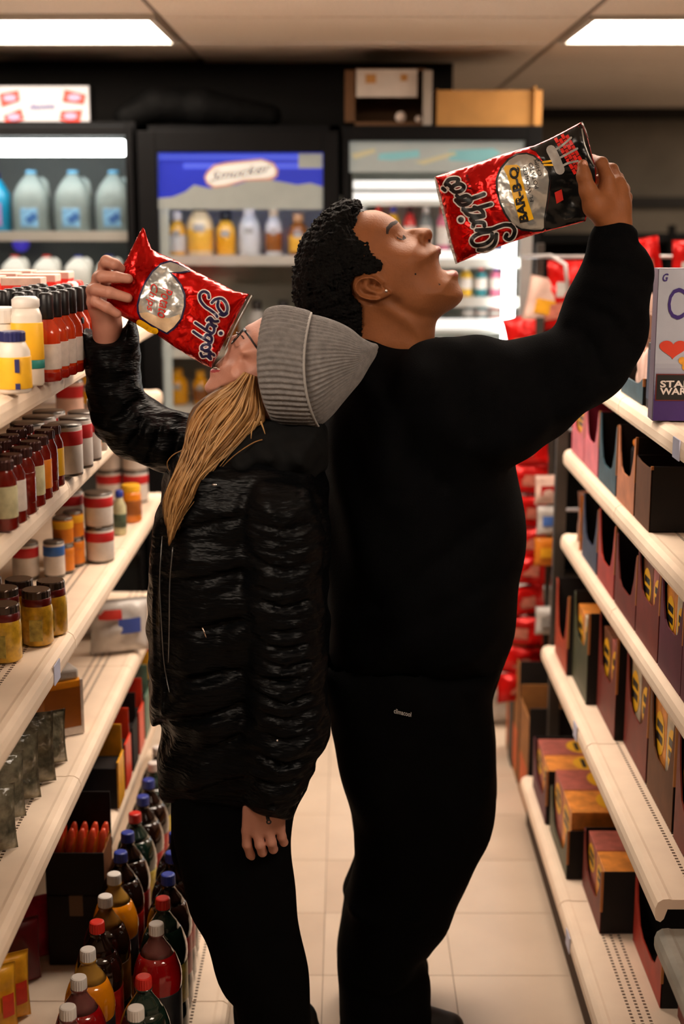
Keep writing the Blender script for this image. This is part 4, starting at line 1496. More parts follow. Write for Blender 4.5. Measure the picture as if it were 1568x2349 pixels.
o1, o2, o3 = len(Vw), len(Vw) + len(Vr), len(Vw) + len(Vr) + len(Vl)
Q = np.concatenate([Qw, Qr + o1, Ql + o2, Qk + o3])
lips = fc([(138, 1096), (175, 1082), (240, 1078), (318, 1080), (300, 1104), (220, 1128), (145, 1126)])
mth = fc([(225, 1066), (318, 1072), (322, 1080), (230, 1080)])
eyel = fc([(600, 560), (640, 575), (680, 610), (660, 622), (620, 590)])
add_part('body', V, Q, m_skin_w, woman, WB, [(m_lip_w, lips, None), (m_tooth, mth, None), (m_brow, eyel, None)], YW)

# ribbed beanie, folded cuff
m_beanie = mat('grey_rib_knit', srgb(118, 114, 112), rough=0.95, var=0.18, vscale=90, bump=0.0012, bscale=420, sheen=0.15, spec=0.1)
stat = [((606, 728), (634, 972), .094), ((606, 716), (640, 979), .100), ((620, 706), (656, 984), .104), ((650, 702), (684, 986), .107), ((684, 708), (708, 986), .109), ((706, 714), (728, 985), .1095), ((713, 718), (735, 982), .107)]
crown = [((700, 722), (722, 976), .098), ((720, 724), (742, 968), .099), ((748, 731), (764, 948), .096), ((778, 742), (784, 924), .087), ((806, 757), (806, 898), .073), ((830, 776), (828, 872), .056), ((850, 786), (846, 842), .036), ((864, 790), (860, 820), .018), ((868, 797), (866, 806), .006)]


def knit(st, nrib, amp, bow, Y, sub=5, flip=0):
    S = []
    A = np.array([[s[0][0], s[0][1], s[1][0], s[1][1], s[2]] for s in st], float)
    A = catmull(A, sub, closed=False)
    N = nrib * 6
    V, n = [], len(A)
    for i, a in enumerate(A):
        top, bot = at(a[0], a[1], Y), at(a[2], a[3], Y)
        c, ax = (top + bot) / 2, (top - bot) / 2
        Lax = np.linalg.norm(ax)
        axu = ax / Lax
        phi = 2 * math.pi * np.arange(N) / N
        rib = amp * np.cos(nrib * phi) * min(1.0, Lax / 0.06)
        for ph, rb in zip(phi, rib):
            cr, sr = math.cos(ph), math.sin(ph)
            b = bow * min(1, a[4] / 0.09)
            V.append(c + axu * cr * (Lax + rb) + np.array([0, -1.0, 0]) * sr * (a[4] + rb) + np.array([-b * sr * sr, 0, 0]))
    Q = []
    for i in range(n - 1):
        for k in range(N):
            k2 = (k + 1) % N
            Q.append((i * N + k, i * N + k2, (i + 1) * N + k2, (i + 1) * N + k))
    return np.array(V), np.array(Q)


Vq, Qq = knit(crown, 64, 0.0016, 0.016, YW, 5)
bn = add_part('beanie', Vq, Qq, m_beanie, woman, WB)
Vq, Qq = knit(stat, 64, 0.0017, 0.018, YW, 5)
add_part('beanie_cuff', Vq, Qq, m_beanie, bn, np.zeros(3) + WB)
# cuff edge roll
edge = []
for k in range(60):
    ph = 2 * math.pi * k / 60
    top, bot = at(713, 718, YW), at(735, 982, YW)
    c, ax = (top + bot) / 2, (top - bot) / 2
    edge.append(c + ax * math.cos(ph) * 0.995 + np.array([0, -1.0, 0]) * math.sin(ph) * 0.108 + np.array([-0.018 * math.sin(ph) ** 2, 0, 0]) - WB)
mesh_obj('cuff_seam', tube_mesh(edge + [edge[0]], 0.0026, 6), mat('grey_knit_edge', srgb(150, 146, 142), rough=.95), bn)

# glasses
m_gl = mat('black_glasses', (0.01, 0.01, 0.012), rough=0.25)
gA = lambda x, y, Y: at(460 + x / 6.533, 680 + y / 6.533, Y) - WB
gl = thing('glasses', 'thin black rimmed glasses worn under the grey beanie', 'glasses', tuple(at(560, 755, YW - .06)))
GB = np.array(gl.location)
gB = lambda x, y, Y: at(460 + x / 6.533, 680 + y / 6.533, Y) - GB
mesh_obj('temple_arm', tube_mesh([gB(655, 505, YW - .066), gB(740, 620, YW - .074), gB(820, 740, YW - .078), gB(900, 850, YW - .080)], 0.0019, 8), m_gl, gl)
mesh_obj('hinge', tube_mesh([gB(640, 495, YW - .064), gB(672, 520, YW - .067)], 0.0030, 8), mat('hinge_metal', srgb(150, 165, 175), rough=.25, metal=.8), gl)
for sgn in (-1, 1):
    ring = []
    for k in range(25):
        a = 2 * math.pi * k / 24
        f, g = math.cos(a), math.sin(a)
        ring.append(gB(560 + 150 * f * 0.66, 590 - 150 * f * 0.80, YW + sgn * (.034 + .0)) + np.array([0.003 * g, sgn * 0.024 * g, 0.002 * g]))
    mesh_obj('lens_rim', tube_mesh(ring, 0.0014, 6), m_gl, gl)
mesh_obj('bridge', tube_mesh([gB(555, 560, YW - .012), gB(540, 540, YW), gB(555, 560, YW + .012)], 0.0014, 6), m_gl, gl)
mesh_obj('temple_arm', tube_mesh([gB(655, 505, YW + .062), gB(740, 620, YW + .072), gB(900, 850, YW + .078)], 0.0016, 8), m_gl, gl)

# hair: many tapering locks from under the beanie down over the chest
m_blond = mat('blond_hair', srgb(140, 98, 52), rough=0.42, var=0.35, vscale=26, stretch=(1, 1, 0.35), spec=0.4)
m_blond2 = mat('blond_hair_dark', srgb(82, 54, 26), rough=0.5, var=0.3, vscale=26, stretch=(1, 1, 0.35))
m_blond3 = mat('blond_hair_light', srgb(180, 138, 88), rough=0.38, var=0.2, vscale=26, spec=0.5)
hh_ = lambda pts: crop(pts, 4.75, 330, 840)
left = catmull(hh_([(1080, 60), (900, 230), (700, 360), (560, 520), (480, 740), (430, 950), (360, 1150), (262, 1370), (226, 1560), (236, 1760), (250, 1920)]), 6, False)
right = catmull(hh_([(1235, 120), (1262, 330), (1285, 560), (1150, 780), (960, 980), (800, 1140), (680, 1270), (600, 1440), (480, 1620), (380, 1790), (290, 1990)]), 6, False)
YT = [2.522, 2.520, 2.512, 2.500, 2.478, 2.460, 2.448, 2.444, 2.444, 2.446, 2.448]
YTi = catmull(np.array([[y, 0] for y in YT]), 6, False)[:, 0]
n_ = len(left)
rs = np.random.RandomState(4)


def lock(s0, s1, t_end, wav, ph, rad, yo, t0=0.0):
    ts = np.linspace(t0, t_end, 26)
    pts, rr = [], []
    for q, tt in enumerate(ts):
        i = tt * (n_ - 1)
        a = int(min(n_ - 2, i))
        f = i - a
        L = left[a] * (1 - f) + left[a + 1] * f
        R_ = right[a] * (1 - f) + right[a + 1] * f
        s = s0 + (s1 - s0) * tt + wav * math.sin(tt * 13 + ph) * (0.3 + tt)
        pxy = L + (R_ - L) * s
        Y = YTi[a] * (1 - f) + YTi[a + 1] * f + yo + 0.006 * math.sin(tt * 10 + ph * 1.7)
        # locks nearer the outline lie further round the body
        Y += 0.030 * (2 * min(max(s, 0), 1) - 1) ** 2
        pts.append(at(pxy[0], pxy[1], Y) - WB)
        u = (q / 25.0)
        rr.append(rad * (0.55 + 0.45 * math.sin(math.pi * min(1, u * 1.6 + 0.2))) * (1 - u ** 4) + 0.0003)
    return pts, rr


def hair_mesh(n, seed, rad, yo, seg=5):
    r_ = np.random.RandomState(seed)
    V, F, o = [], [], 0
    for i in range(n):
        s0 = r_.uniform(0.0, 1.0)
        s1 = np.clip(s0 + r_.normal(0, 0.16), 0.0, 1.0)
        te = np.clip(1.02 - abs(r_.normal(0, 0.16)) - 0.22 * abs(s1 - 0.5), 0.45, 1.0)
        pts, rr = lock(s0, s1, te, r_.uniform(0.02, 0.10), r_.uniform(0, 6.28), rad * r_.uniform(0.6, 1.4), yo + r_.uniform(-.010, .012))
        me_ = tube_mesh(pts, rr, seg)
        V += [tuple(v.co) for v in me_.vertices]
        F += [tuple(i_ + o for i_ in p.vertices) for p in me_.polygons]
        o = len(V)
        bpy.data.meshes.remove(me_)
    return mesh_from('hair', V, F, True)


hb = mesh_obj('hair', hair_mesh(120, 41, 0.0060, 0.016), m_blond2, woman)
hb['kind'] = 'stuff'
hb = mesh_obj('hair_locks', hair_mesh(230, 42, 0.0027, 0.0), m_blond, woman)
hb['kind'] = 'stuff'
hb = mesh_obj('hair_strands', hair_mesh(150, 43, 0.0012, -0.006), m_blond3, woman)
hb['kind'] = 'stuff'
# two stray strands
def stray(pts, Y, r=0.0011):
    c = catmull(hh_(pts), 6, False)
    return tube_mesh([at(p[0], p[1], Y) - WB for p in c], r, 5, 0.0004)
mesh_obj('stray_strand', stray([(450, 905), (330, 960), (262, 1030), (255, 1090), (285, 1150)], 2.50), m_blond, woman)
mesh_obj('stray_strand', stray([(1290, 800), (1180, 840), (1000, 960), (860, 1090), (740, 1220)], 2.47), m_blond, woman)
mesh_obj('stray_strand', stray([(1215, 600), (1175, 700), (1165, 800)], 2.49, 0.002), m_blond3, woman)
mesh_obj('stray_strand', stray([(1270, 600), (1300, 680), (1320, 740)], 2.495, 0.002), m_blond3, woman)

# puffer jacket
lo = np.array([at(180, 900, 2.74)[0] - 0.03, 2.30, at(600, 1880, YW)[2] - 0.02])
hi = np.array([at(770, 900, YW)[0] + 0.03, 2.90, at(200, 715, 2.74)[2] + 0.02])
vj = Vol(lo, hi, 0.0056)
jack = [(560, 985), (500, 1000), (440, 1010), (402, 1040), (374, 1110), (357, 1200), (345, 1320), (341, 1450), (343, 1580), (352, 1648), (364, 1650), (380, 1640), (366, 1700), (370, 1785), (420, 1812), (540, 1838), (640, 1846),
        (690, 1790), (738, 1700), (752, 1600), (752, 1400), (756, 1200), (750, 1090), (725, 1010), (680, 985), (620, 975)]
quilt = []
for y0, y1 in ((1180, 1140), (1290, 1255), (1395, 1360), (1500, 1470), (1600, 1545), (1690, 1610), (1770, 1700)):
    quilt.append(('s', [(395, y0), (480, (y0 + y1) / 2 + 6), (570, y1)], 7, -0.014))
quilt += [('s', [(372, 1150), (366, 1300), (372, 1450), (386, 1640)], 2.5, 0.010), ('s', [(395, 1180), (386, 1300), (388, 1480), (392, 1580)], 2.5, 0.010), ('s', [(380, 1150), (376, 1300), (380, 1600)], 4, -0.014)]
vj.inflate(jack, YW, 0.185, 0.135, sub=4, extra=bumps(quilt, YW), amp=noise_fn(0.09, 0.0045, 51, 12, (1, 1, 1.4)))
# near sleeve
sl = [(600, 1098), (655, 1100), (705, 1125), (737, 1190), (745, 1260), (738, 1330), (747, 1400), (742, 1450), (752, 1520), (747, 1570), (757, 1640), (754, 1700), (734, 1727), (722, 1760), (704, 1798), (690, 1830), (678, 1837),
      (672, 1867), (640, 1868), (600, 1858), (566, 1842), (560, 1790), (552, 1700), (566, 1640), (560, 1560), (568, 1470), (558, 1380), (562, 1280), (556, 1190), (572, 1130)]
YS = 2.445
sc_ = []
for (a, b_) in ((1175, 1190), (1262, 1282), (1345, 1365), (1410, 1405), (1440, 1460), (1478, 1502), (1520, 1512), (1556, 1580), (1598, 1606), (1640, 1660), (1690, 1720), (1750, 1745), (1800, 1790)):
    sc_.append(('s', [(562, a), (610, a + 12), (660, (a + b_) / 2 + 14), (705, (a + b_) / 2 + 4), (748, b_ - 8)], 4.5, -0.012))
rw = np.random.RandomState(8)
for i in range(34):
    cx_, cy_ = rw.uniform(600, 735), rw.uniform(1150, 1800)
    dx_, dy_ = rw.uniform(14, 42), rw.uniform(-10, 16)
    sc_.append(('s', [(cx_ - dx_, cy_ - dy_ * .6), (cx_, cy_ + 5), (cx_ + dx_, cy_ - dy_)], rw.uniform(2, 4), rw.choice([-1, 1]) * rw.uniform(.003, .007)))
vj.inflate(sl, YS, 0.088, 0.080, k=0.012, sub=4, extra=bumps(sc_, YS), amp=noise_fn(0.05, 0.0022, 52, 12, (0.6, 1, 2.0)))
# raised far sleeve
s2 = [(189, 726), (196, 745), (214, 764), (250, 772), (282, 752), (300, 712), (316, 740), (318, 800), (321, 860), (332, 897), (352, 918), (378, 930), (410, 940), (450, 950), (500, 965), (540, 1000), (520, 1080), (460, 1100), (392, 1088), (330, 1070),
      (285, 1050), (238, 1012), (210, 960), (200, 900), (196, 820), (190, 770)]
s2c = bumps([('s', [(325, 905), (300, 940), (260, 960)], 6, -0.012), ('s', [(345, 925), (330, 980), (300, 1020)], 6, -0.012), ('s', [(380, 940), (370, 1000), (350, 1050)], 6, -0.010), ('s', [(420, 950), (415, 1010), (400, 1060)], 7, -0.010),
             ('s', [(318, 850), (280, 870), (210, 880)], 6, -0.008), ('s', [(318, 800), (270, 812), (205, 815)], 6, -0.008)], 2.73)
vj.inflate(s2, 2.73, 0.070, 0.062, k=0.02, sub=4, extra=s2c, amp=noise_fn(0.05, 0.003, 53, 12))
Vj, Qj = vj.mesh('jacket', 1)
jk = add_part('puffer_jacket', Vj, Qj, m_puff, woman, WB)
# dark scarf / hood behind the neck
vd = Vol(at(520, 1110, YW) - np.array([0, .17, 0]), at(770, 900, YW) + np.array([0, .17, 0.02]), 0.006)
vd.inflate([(570, 960), (620, 950), (680, 960), (735, 965), (752, 1010), (748, 1070), (700, 1098), (640, 1092), (570, 1098), (520, 1085), (500, 1050), (520, 1000)], YW, 0.155, 0.075, sub=4, amp=noise_fn(.05, .003, 55))
Vd, Qd = vd.mesh('hood', 1)
add_part('hood', Vd, Qd, m_inner_j, woman, WB)
# zips, snap, pull
m_zip = mat('zip_teeth', srgb(120, 118, 116), rough=0.35, metal=0.7)
def on_jacket(pxs):
    out = []
    for (x, y) in pxs:
        p0 = at(x, y, 2.40)
        s_ = (np.abs(Vj[:, 0] - at(x, y, 2.5)[0]) < 0.012) & (np.abs(Vj[:, 2] - at(x, y, 2.5)[2]) < 0.012)
        yy = Vj[s_][:, 1].min() if s_.any() else 2.45
        out.append(at(x, y, yy - 0.0015) - WB)
    return out
mesh_obj('zip', tube_mesh(on_jacket(catmull([(372, 1230), (366, 1330), (370, 1430), (376, 1520), (388, 1588)], 4, False)), 0.0011, 5), m_zip, jk)
mesh_obj('zip', tube_mesh(on_jacket(catmull([(396, 1255), (389, 1340), (388, 1440), (386, 1520)], 4, False)), 0.0011, 5), m_zip, jk)
mesh_obj('pocket_zip', tube_mesh(on_jacket([(464, 1440), (469, 1452), (473, 1463)]), 0.0012, 6), mat('zip_bright', srgb(230, 200, 180), rough=.2, metal=.9), jk)
mesh_obj('snap', tube_mesh(on_jacket([(487, 1112), (492, 1112), (497, 1112)]), 0.0018, 8), mat('snap_metal', srgb(220, 215, 210), rough=.2, metal=.9), jk)
mesh_obj('cuff_rivet', tube_mesh(on_jacket([(635, 1697), (636, 1700)]), 0.0018, 8), mat('snap_metal', srgb(220, 215, 210), rough=.2, metal=.9), jk)
pull = [at(530 + x / 9.224, 1820 + y / 9.224, YH - 0.034) - WB for x, y in ((760, 440), (775, 540), (790, 570))]
mesh_obj('zip_pull', tube_mesh(pull, 0.0034, 8), m_gl, jk)
ring = [at(530 + (795 + 42 * math.cos(a)) / 9.224, 1820 + (605 + 36 * math.sin(a)) / 9.224, YH - 0.034) - WB for a in [2 * math.pi * k / 16 for k in range(17)]]
mesh_obj('zip_pull_ring', tube_mesh(ring, 0.0014, 6), m_gl, jk)

# trousers + shoes
vp2 = Vol((-0.42, 2.34, 0.03), (0.02, 2.86, at(550, 1740, YW)[2]), 0.0075)
tw = [(420, 1760), (400, 1830), (398, 1900), (411, 1990), (440, 2080), (470, 2150), (498, 2225), (522, 2275), (538, 2300), (543, 2349), (548, 2420), (556, 2470), (704, 2470), (709, 2400), (708, 2349), (706, 2250), (691, 2155), (682, 2100),
      (673, 2020), (670, 1950), (676, 1870), (690, 1760)]
vp2.inflate(tw, 2.53, 0.078, 0.08, sub=4, amp=noise_fn(.12, .004, 61))
vp2.inflate([(x - 6, y - (y - 1760) * .04) for x, y in tw], 2.68, 0.078, 0.08, sub=4, amp=noise_fn(.12, .004, 62), k=.02)
Vz, Qz = vp2.mesh('t', 1)
Vz[:, 2] = np.maximum(Vz[:, 2], 0.05)
add_part('trousers', Vz, Qz, m_pants, woman, WB)
xs = float(at(630, 2450, 2.53)[0])
shoe('shoe', woman, WB, (xs + 0.055, 0), (xs - 0.075, 0), 2.53)
shoe('shoe', woman, WB, (xs + 0.055, 0), (xs - 0.075, 0), 2.68)

# ------------------------------------------------------------------ chip bags
m_red = mat('red_foil', srgb(200, 14, 10), rough=0.20, metal=0.72, var=0.15, vscale=9, bump=0.016, bscale=15, spec=0.6)
m_clear_edge = clear_glass('clear_bag_film', (0.85, 0.83, 0.80), 0.25)
m_silver_f = mat('silver_foil', srgb(186, 186, 182), rough=0.28, metal=0.7, var=0.25, vscale=12, bump=0.008, bscale=20)
m_blackf = mat('black_foil', (0.006, 0.006, 0.006), rough=0.22, metal=0.1, bump=0.006, bscale=16)
m_ink_b = mat('ink_black', (0.006, 0.006, 0.007), rough=0.4)
m_ink_n = mat('ink_navy', srgb(24, 20, 62), rough=0.4)
m_ink_w = mat('ink_white', srgb(226, 214, 208), rough=0.4)
m_ink_y = mat('ink_yellow', srgb(246, 186, 20), rough=0.4)
m_ink_r = mat('ink_red', srgb(214, 40, 30), rough=0.4)
m_brick = mat('ink_brick_red', srgb(226, 34, 22), rough=0.4)
m_greyink = mat('ink_grey', srgb(168, 164, 160), rough=0.4, var=.2, vscale=60)


class Bag:
    """pillow bag of foil: photo-plane outline, tilted mid plane, bulging front and back"""
    def __init__(s, outline, planes, T, Rpx, seed, crum=0.0016):
        s.out = np.asarray(outline, float)
        A = np.array([[p[0], p[1], 1] for p in planes])
        s.coef = np.linalg.lstsq(A, np.array([p[2] for p in planes]), rcond=None)[0]
        s.T, s.R = T, Rpx
        s.n1 = noise_fn(0.085, crum * 1.8, seed, 10)
        s.n2 = noise_fn(0.035, crum * 0.8, seed + 1, 12)
        s.pin = []

    def bulge(s, p):
        d = np.maximum(poly_sd(s.out, p[:, 0], p[:, 1]), 0)
        q = np.clip(d / s.R, 0, 1)
        T = np.full(len(p), s.T)
        for (c, r, f) in s.pin:
            T *= 1 - (1 - f) * np.exp(-((p[:, 0] - c[0]) ** 2 + (p[:, 1] - c[1]) ** 2) / (2 * r * r))
        z = T * np.sqrt(1 - (1 - q) ** 2)
        k = np.clip(d / 14.0, 0, 1)
        w = (p - s.out.mean(0)) * 0.0008
        zz = 0 * w[:, 0]
        n = s.n1(w[:, 0], zz, w[:, 1]) + np.abs(s.n2(w[:, 0], zz, w[:, 1])) * 1.4
        return z + n * k

    def Yc(s, p):
        return s.coef[0] * p[:, 0] + s.coef[1] * p[:, 1] + s.coef[2]

    def front(s, p, off=0.0):
        return at(p[:, 0], p[:, 1], s.Yc(p) - s.bulge(p) - off)

    def build(s, name, parent, base, m, step=7):
        P_, F_ = sheet(s.out, [tuple(range(len(s.out)))], step)
        b = s.bulge(P_)
        yc = s.Yc(P_)
        Vf = at(P_[:, 0], P_[:, 1], yc - b - 0.0006) - base
        Vk_ = at(P_[:, 0], P_[:, 1], yc + b + 0.0006) - base
        n = len(P_)
        bm = bmesh.new()
        v1 = [bm.verts.new(v) for v in Vf]
        v2 = [bm.verts.new(v) for v in Vk_]
        cnt = {}
        for f in F_:
            bm.faces.new([v1[i] for i in f])
            bm.faces.new([v2[i] for i in reversed(f)])
            for a, c in zip(f, list(f[1:]) + [f[0]]):
                cnt[(a, c)] = 1
        for (a, c) in list(cnt):
            if (c, a) not in cnt:
                try:
                    bm.faces.new([v1[c], v1[a], v2[a], v2[c]])
                except ValueError:
                    pass
        bmesh.ops.recalc_face_normals(bm, faces=bm.faces)
        me = bpy.data.meshes.new(name)
        bm.to_mesh(me)
        bm.free()
        me.shade_smooth()
        return mesh_obj(name, me, m, parent)

    def decal(s, name, parent, base, m, V2, F, off, step=7):
        P_, F_ = sheet(V2, F, step)
        V_ = s.front(P_, 0.0014 + off * 1.3) - base
        me = mesh_from(name, V_, F_, True)
        return mesh_obj(name, me, m, parent)


# the man's bag
k3 = lambda pts: crop(pts, 3.92, 980, 280)
outl = k3([(72, 490), (200, 448), (420, 380), (640, 300), (820, 248), (900, 226), (960, 212), (1100, 148), (1240, 76), (1378, 2), (1400, 40), (1440, 140), (1470, 260), (1512, 420), (1518, 520), (1500, 640), (1440, 800), (1420, 892), (1240, 940), (1060, 984),
            (860, 1046), (640, 1122), (440, 1196), (340, 1240), (268, 1270), (220, 1100), (160, 840), (110, 640)])
bag1 = Bag(outl, [(995, 405, 2.826), (1045, 605, 2.818), (1335, 277, 2.712), (1352, 500, 2.706)], 0.026, 75, 71, 0.0020)
bag1.pin = [((1365, 400), 60, 0.25), ((1345, 480), 50, 0.3)]
B1 = at(1180, 440, 2.77)
bg = thing('chip_bag', 'red and black barbecue chip bag held up by the man', 'chip bag', tuple(B1), 0, None)
bag1.build('pouch', bg, B1, m_red)
bag1.decal('black_panel', bg, B1, m_blackf, *poly2(k3([(905, 232), (962, 218), (1100, 156), (1240, 84), (1376, 12), (1396, 44), (1434, 142), (1464, 262), (1504, 422), (1510, 520), (1492, 640), (1432, 796), (1412, 884), (1240, 932), (1066, 974), (1056, 900), (1090, 700), (1110, 520), (1080, 430), (1020, 330), (970, 262)])), 0.0004)
oval = k3([(960, 296), (890, 274), (800, 282), (720, 330), (650, 410), (612, 510), (614, 610), (640, 720), (690, 830), (750, 920), (840, 975), (960, 990), (1040, 982), (1062, 960), (1062, 860), (1088, 700), (1108, 520), (1096, 440), (1040, 360)])
inn = k3([(950, 308), (890, 288), (808, 296), (734, 340), (668, 416), (630, 512), (632, 608), (656, 714), (704, 820), (762, 906), (846, 958), (960, 972), (1030, 966), (1046, 950), (1046, 860), (1072, 700), (1092, 524), (1080, 446), (1028, 370)])
bag1.decal('oval_border', bg, B1, m_ink_b, *poly2(oval), 0.0010)
bag1.decal('oval_window', bg, B1, m_silver_f, *poly2(inn), 0.0016)
strokes = [[(712, 1012), (702, 1040), (732, 1056), (768, 1030), (784, 975), (755, 934), (700, 924), (640, 940), (585, 962), (530, 968), (440, 972)],
           [(560, 985), (480, 998), (418, 1030), (396, 1070), (422, 1106), (474, 1108), (535, 1088), (578, 1045), (580, 1000)],
           [(618, 1010), (612, 1070), (580, 1120), (520, 1150), (458, 1150)],
           [(408, 940), (426, 905), (500, 905), (512, 935)], [(426, 905), (388, 872), (440, 862), (505, 845)],
           [(572, 738), (480, 765), (390, 790), (320, 790)], [(320, 775), (360, 830), (430, 845), (500, 835), (480, 790), (420, 765)],
           [(508, 648), (420, 680), (330, 705), (255, 705)], [(255, 700), (300, 745), (360, 735), (390, 700), (352, 662), (290, 680), (262, 662)],
           [(215, 604), (250, 630), (306, 616), (326, 580), (290, 556), (236, 572), (212, 606)], [(218, 590), (180, 560), (160, 566), (190, 520), (240, 508), (276, 516), (268, 546)],
           [(138, 596), (156, 612)]]
wl, bl = [], []
for st_ in strokes:
    pk = k3(st_)
    wl.append(ribbon(pk, 14.5))
    bl.append(ribbon(pk, 8.6))
wl.append(disc(k3([(300, 878)])[0], 10.5))
bl.append(disc(k3([(300, 878)])[0], 6.6))
bag1.decal('brand_outline', bg, B1, m_ink_w, *merge2d(wl), 0.0010)
bag1.decal('brand_lettering', bg, B1, m_ink_b, *merge2d(bl), 0.0017)


def run_text(bag, root, base, s_, a, b_, hgt, m, off, name, bold=0.0, shear=0.0, ydir=None):
    """text from crop point a to b; letter height hgt px, letters' up = left of the reading direction on screen"""
    tv_, tf_, ts_ = text_tris(s_, 1.0, shear, bold)
    a, b_ = np.array(a, float), np.array(b_, float)
    ux = (b_ - a)
    up = np.array([ux[1], -ux[0]]) / np.linalg.norm(ux) * hgt
    tp_ = a[None, :] + tv_[:, :1] / ts_[0] * ux[None, :] + tv_[:, 1:2] / ts_[1] * up[None, :]
    return bag.decal(name, root, base, m, tp_, tf_, off, 7)


a, b_ = k3([(925, 890)])[0], k3([(820, 395)])[0]
pl_ = k3([(955, 872), (832, 912), (722, 500), (684, 420), (700, 390), (800, 382), (828, 400), (838, 470), (900, 700)])
bag1.decal('flavour_panel', bg, B1, m_ink_y, *poly2(pl_), 0.0022)
run_text(bag1, bg, B1, 'BAR-B-Q', a, b_, 25, m_ink_b, 0.0029, 'flavour_lettering', 0.045)
run_text(bag1, bg, B1, 'FLAVORED', k3([(955, 712)])[0], k3([(885, 396)])[0], 8.5, m_ink_b, 0.0022, 'small_lettering')
run_text(bag1, bg, B1, 'POTATO', k3([(1000, 592)])[0], k3([(940, 362)])[0], 9, m_ink_b, 0.0022, 'small_lettering')
run_text(bag1, bg, B1, 'CHIPS', k3([(1030, 480)])[0], k3([(988, 326)])[0], 9, m_ink_b, 0.0022, 'small_lettering')
run_text(bag1, bg, B1, '$1.59', k3([(402, 600)])[0], k3([(372, 470)])[0], 8, m_ink_b, 0.0012, 'price_lettering')
# brick grill with a fork (flat print)
rows = []
for r_ in range(4):
    for c_ in range(7):
        f0, f1 = c_ / 7 + (0.07 if r_ % 2 else 0), (c_ + 0.86) / 7 + (0.07 if r_ % 2 else 0)
        o_ = np.array([1135, 150]) + np.array([30, -16]) * r_
        dvec = np.array([185, 330])
        q0, q1 = o_ + dvec * f0, o_ + dvec * f1
        w_ = np.array([26, -14])
        rows.append(poly2(k3([q0, q0 + w_, q1 + w_, q1])))
bag1.decal('brick_print', bg, B1, m_brick, *merge2d(rows), 0.0010)
fork = [ribbon(k3([(1110, 250), (1150, 330), (1190, 430)]), 22), ribbon(k3([(1130, 260), (1210, 210), (1290, 140)]), 5), ribbon(k3([(1170, 330), (1250, 290), (1345, 238)]), 5), ribbon(k3([(1190, 410), (1260, 370), (1350, 350)]), 5)]
bag1.decal('fork_print', bg, B1, m_greyink, *merge2d(fork), 0.0016)
bag1.decal('flame_print', bg, B1, m_ink_y, *merge2d([ribbon(k3([(1040, 360), (1080, 355), (1110, 350)]), 5), ribbon(k3([(1050, 385), (1100, 385), (1140, 385)]), 5)]), 0.0016)
bag1.decal('red_badge', bg, B1, m_ink_r, *poly2(k3([(1142, 634), (1205, 605), (1222, 700), (1160, 735)])), 0.0016)
# clear end seal and far seal
Vs_, Fs_ = poly2(k3([(60, 492), (80, 486), (118, 640), (168, 840), (228, 1100), (278, 1268), (252, 1278), (200, 1110), (140, 850), (88, 640)]))
P_, F_ = sheet(Vs_, Fs_, 10)
def slab(P_, F_, bag, base, th, off=0.0):
    V1 = at(P_[:, 0], P_[:, 1], bag.Yc(P_) - th - off) - base
    V2 = at(P_[:, 0], P_[:, 1], bag.Yc(P_) + th - off) - base
    n = len(P_)
    F2 = [tuple(f) for f in F_] + [tuple(i + n for i in reversed(f)) for f in F_]
    return mesh_from('slab', np.concatenate([V1, V2]), F2, True)
m_seal = mat('clear_crimped_film', srgb(190, 182, 174), rough=0.25, metal=0.3, trans=0.35, bump=.004, bscale=120)
mesh_obj('end_seal', slab(P_, F_, bag1, B1, 0.0012), m_seal, bg)
Vs_, Fs_ = poly2(k3([(1378, 0), (1392, -4), (1420, 60), (1448, 138), (1440, 146), (1410, 80)]))
P_, F_ = sheet(Vs_, Fs_, 10)
mesh_obj('far_seal', slab(P_, F_, bag1, B1, 0.0012), m_silver_f, bg)
mesh_obj('fold_edge', tube_mesh([bag1.front(k3([(1385, 60)]), .003)[0] - B1, bag1.front(k3([(1410, 200)]), .003)[0] - B1, bag1.front(k3([(1450, 310)]), .003)[0] - B1, bag1.front(k3([(1500, 400)]), .003)[0] - B1], 0.0016, 6), m_silver_f, bg)

# the woman's bag
k2 = lambda pts: crop(pts, 4.356, 240, 560)
outl = k2([(1440, 500), (1300, 470), (1080, 355), (900, 270), (800, 205), (640, 130), (520, 80), (470, 50), (430, -40), (400, -140), (380, -168), (350, -120), (290, 0), (240, 100), (190, 200), (150, 270), (60, 400), (10, 520), (0, 600), (60, 660), (190, 730), (320, 800), (520, 905), (700, 1030), (860, 1130), (980, 1200), (1066, 1238),
            (1160, 1050), (1260, 830), (1360, 650)])
bag2 = Bag(outl, [(572, 674, 2.585), (486, 843, 2.590), (339, 570, 2.668), (284, 728, 2.664)], 0.028, 60, 81, 0.0030)
bag2.pin = [((270, 660), 38, 0.35), ((318, 560), 30, 0.3)]
B2 = at(420, 690, 2.63)
bg2 = thing('chip_bag', 'red chip bag with clear oval window held up by the woman', 'chip bag', tuple(B2), 0, None)
bag2.build('pouch', bg2, B2, m_red)
ov = k2([(655, 160), (560, 188), (470, 268), (396, 380), (346, 500), (318, 610), (322, 680), (350, 745), (430, 800), (520, 852), (624, 905), (705, 842), (772, 752), (808, 620), (806, 500), (766, 400), (705, 318), (668, 288), (760, 292), (870, 272), (790, 222), (720, 185)])
oi = k2([(655, 178), (566, 206), (482, 280), (412, 386), (364, 504), (338, 612), (342, 672), (364, 728), (440, 786), (528, 836), (618, 884), (690, 828), (756, 744), (790, 618), (788, 506), (750, 412), (690, 332), (640, 282), (760, 276), (838, 262), (780, 230), (720, 198)])
bag2.decal('oval_border', bg2, B2, m_ink_n, *poly2(ov), 0.0008)
bag2.decal('oval_window', bg2, B2, m_silver_f, *poly2(oi), 0.0014)
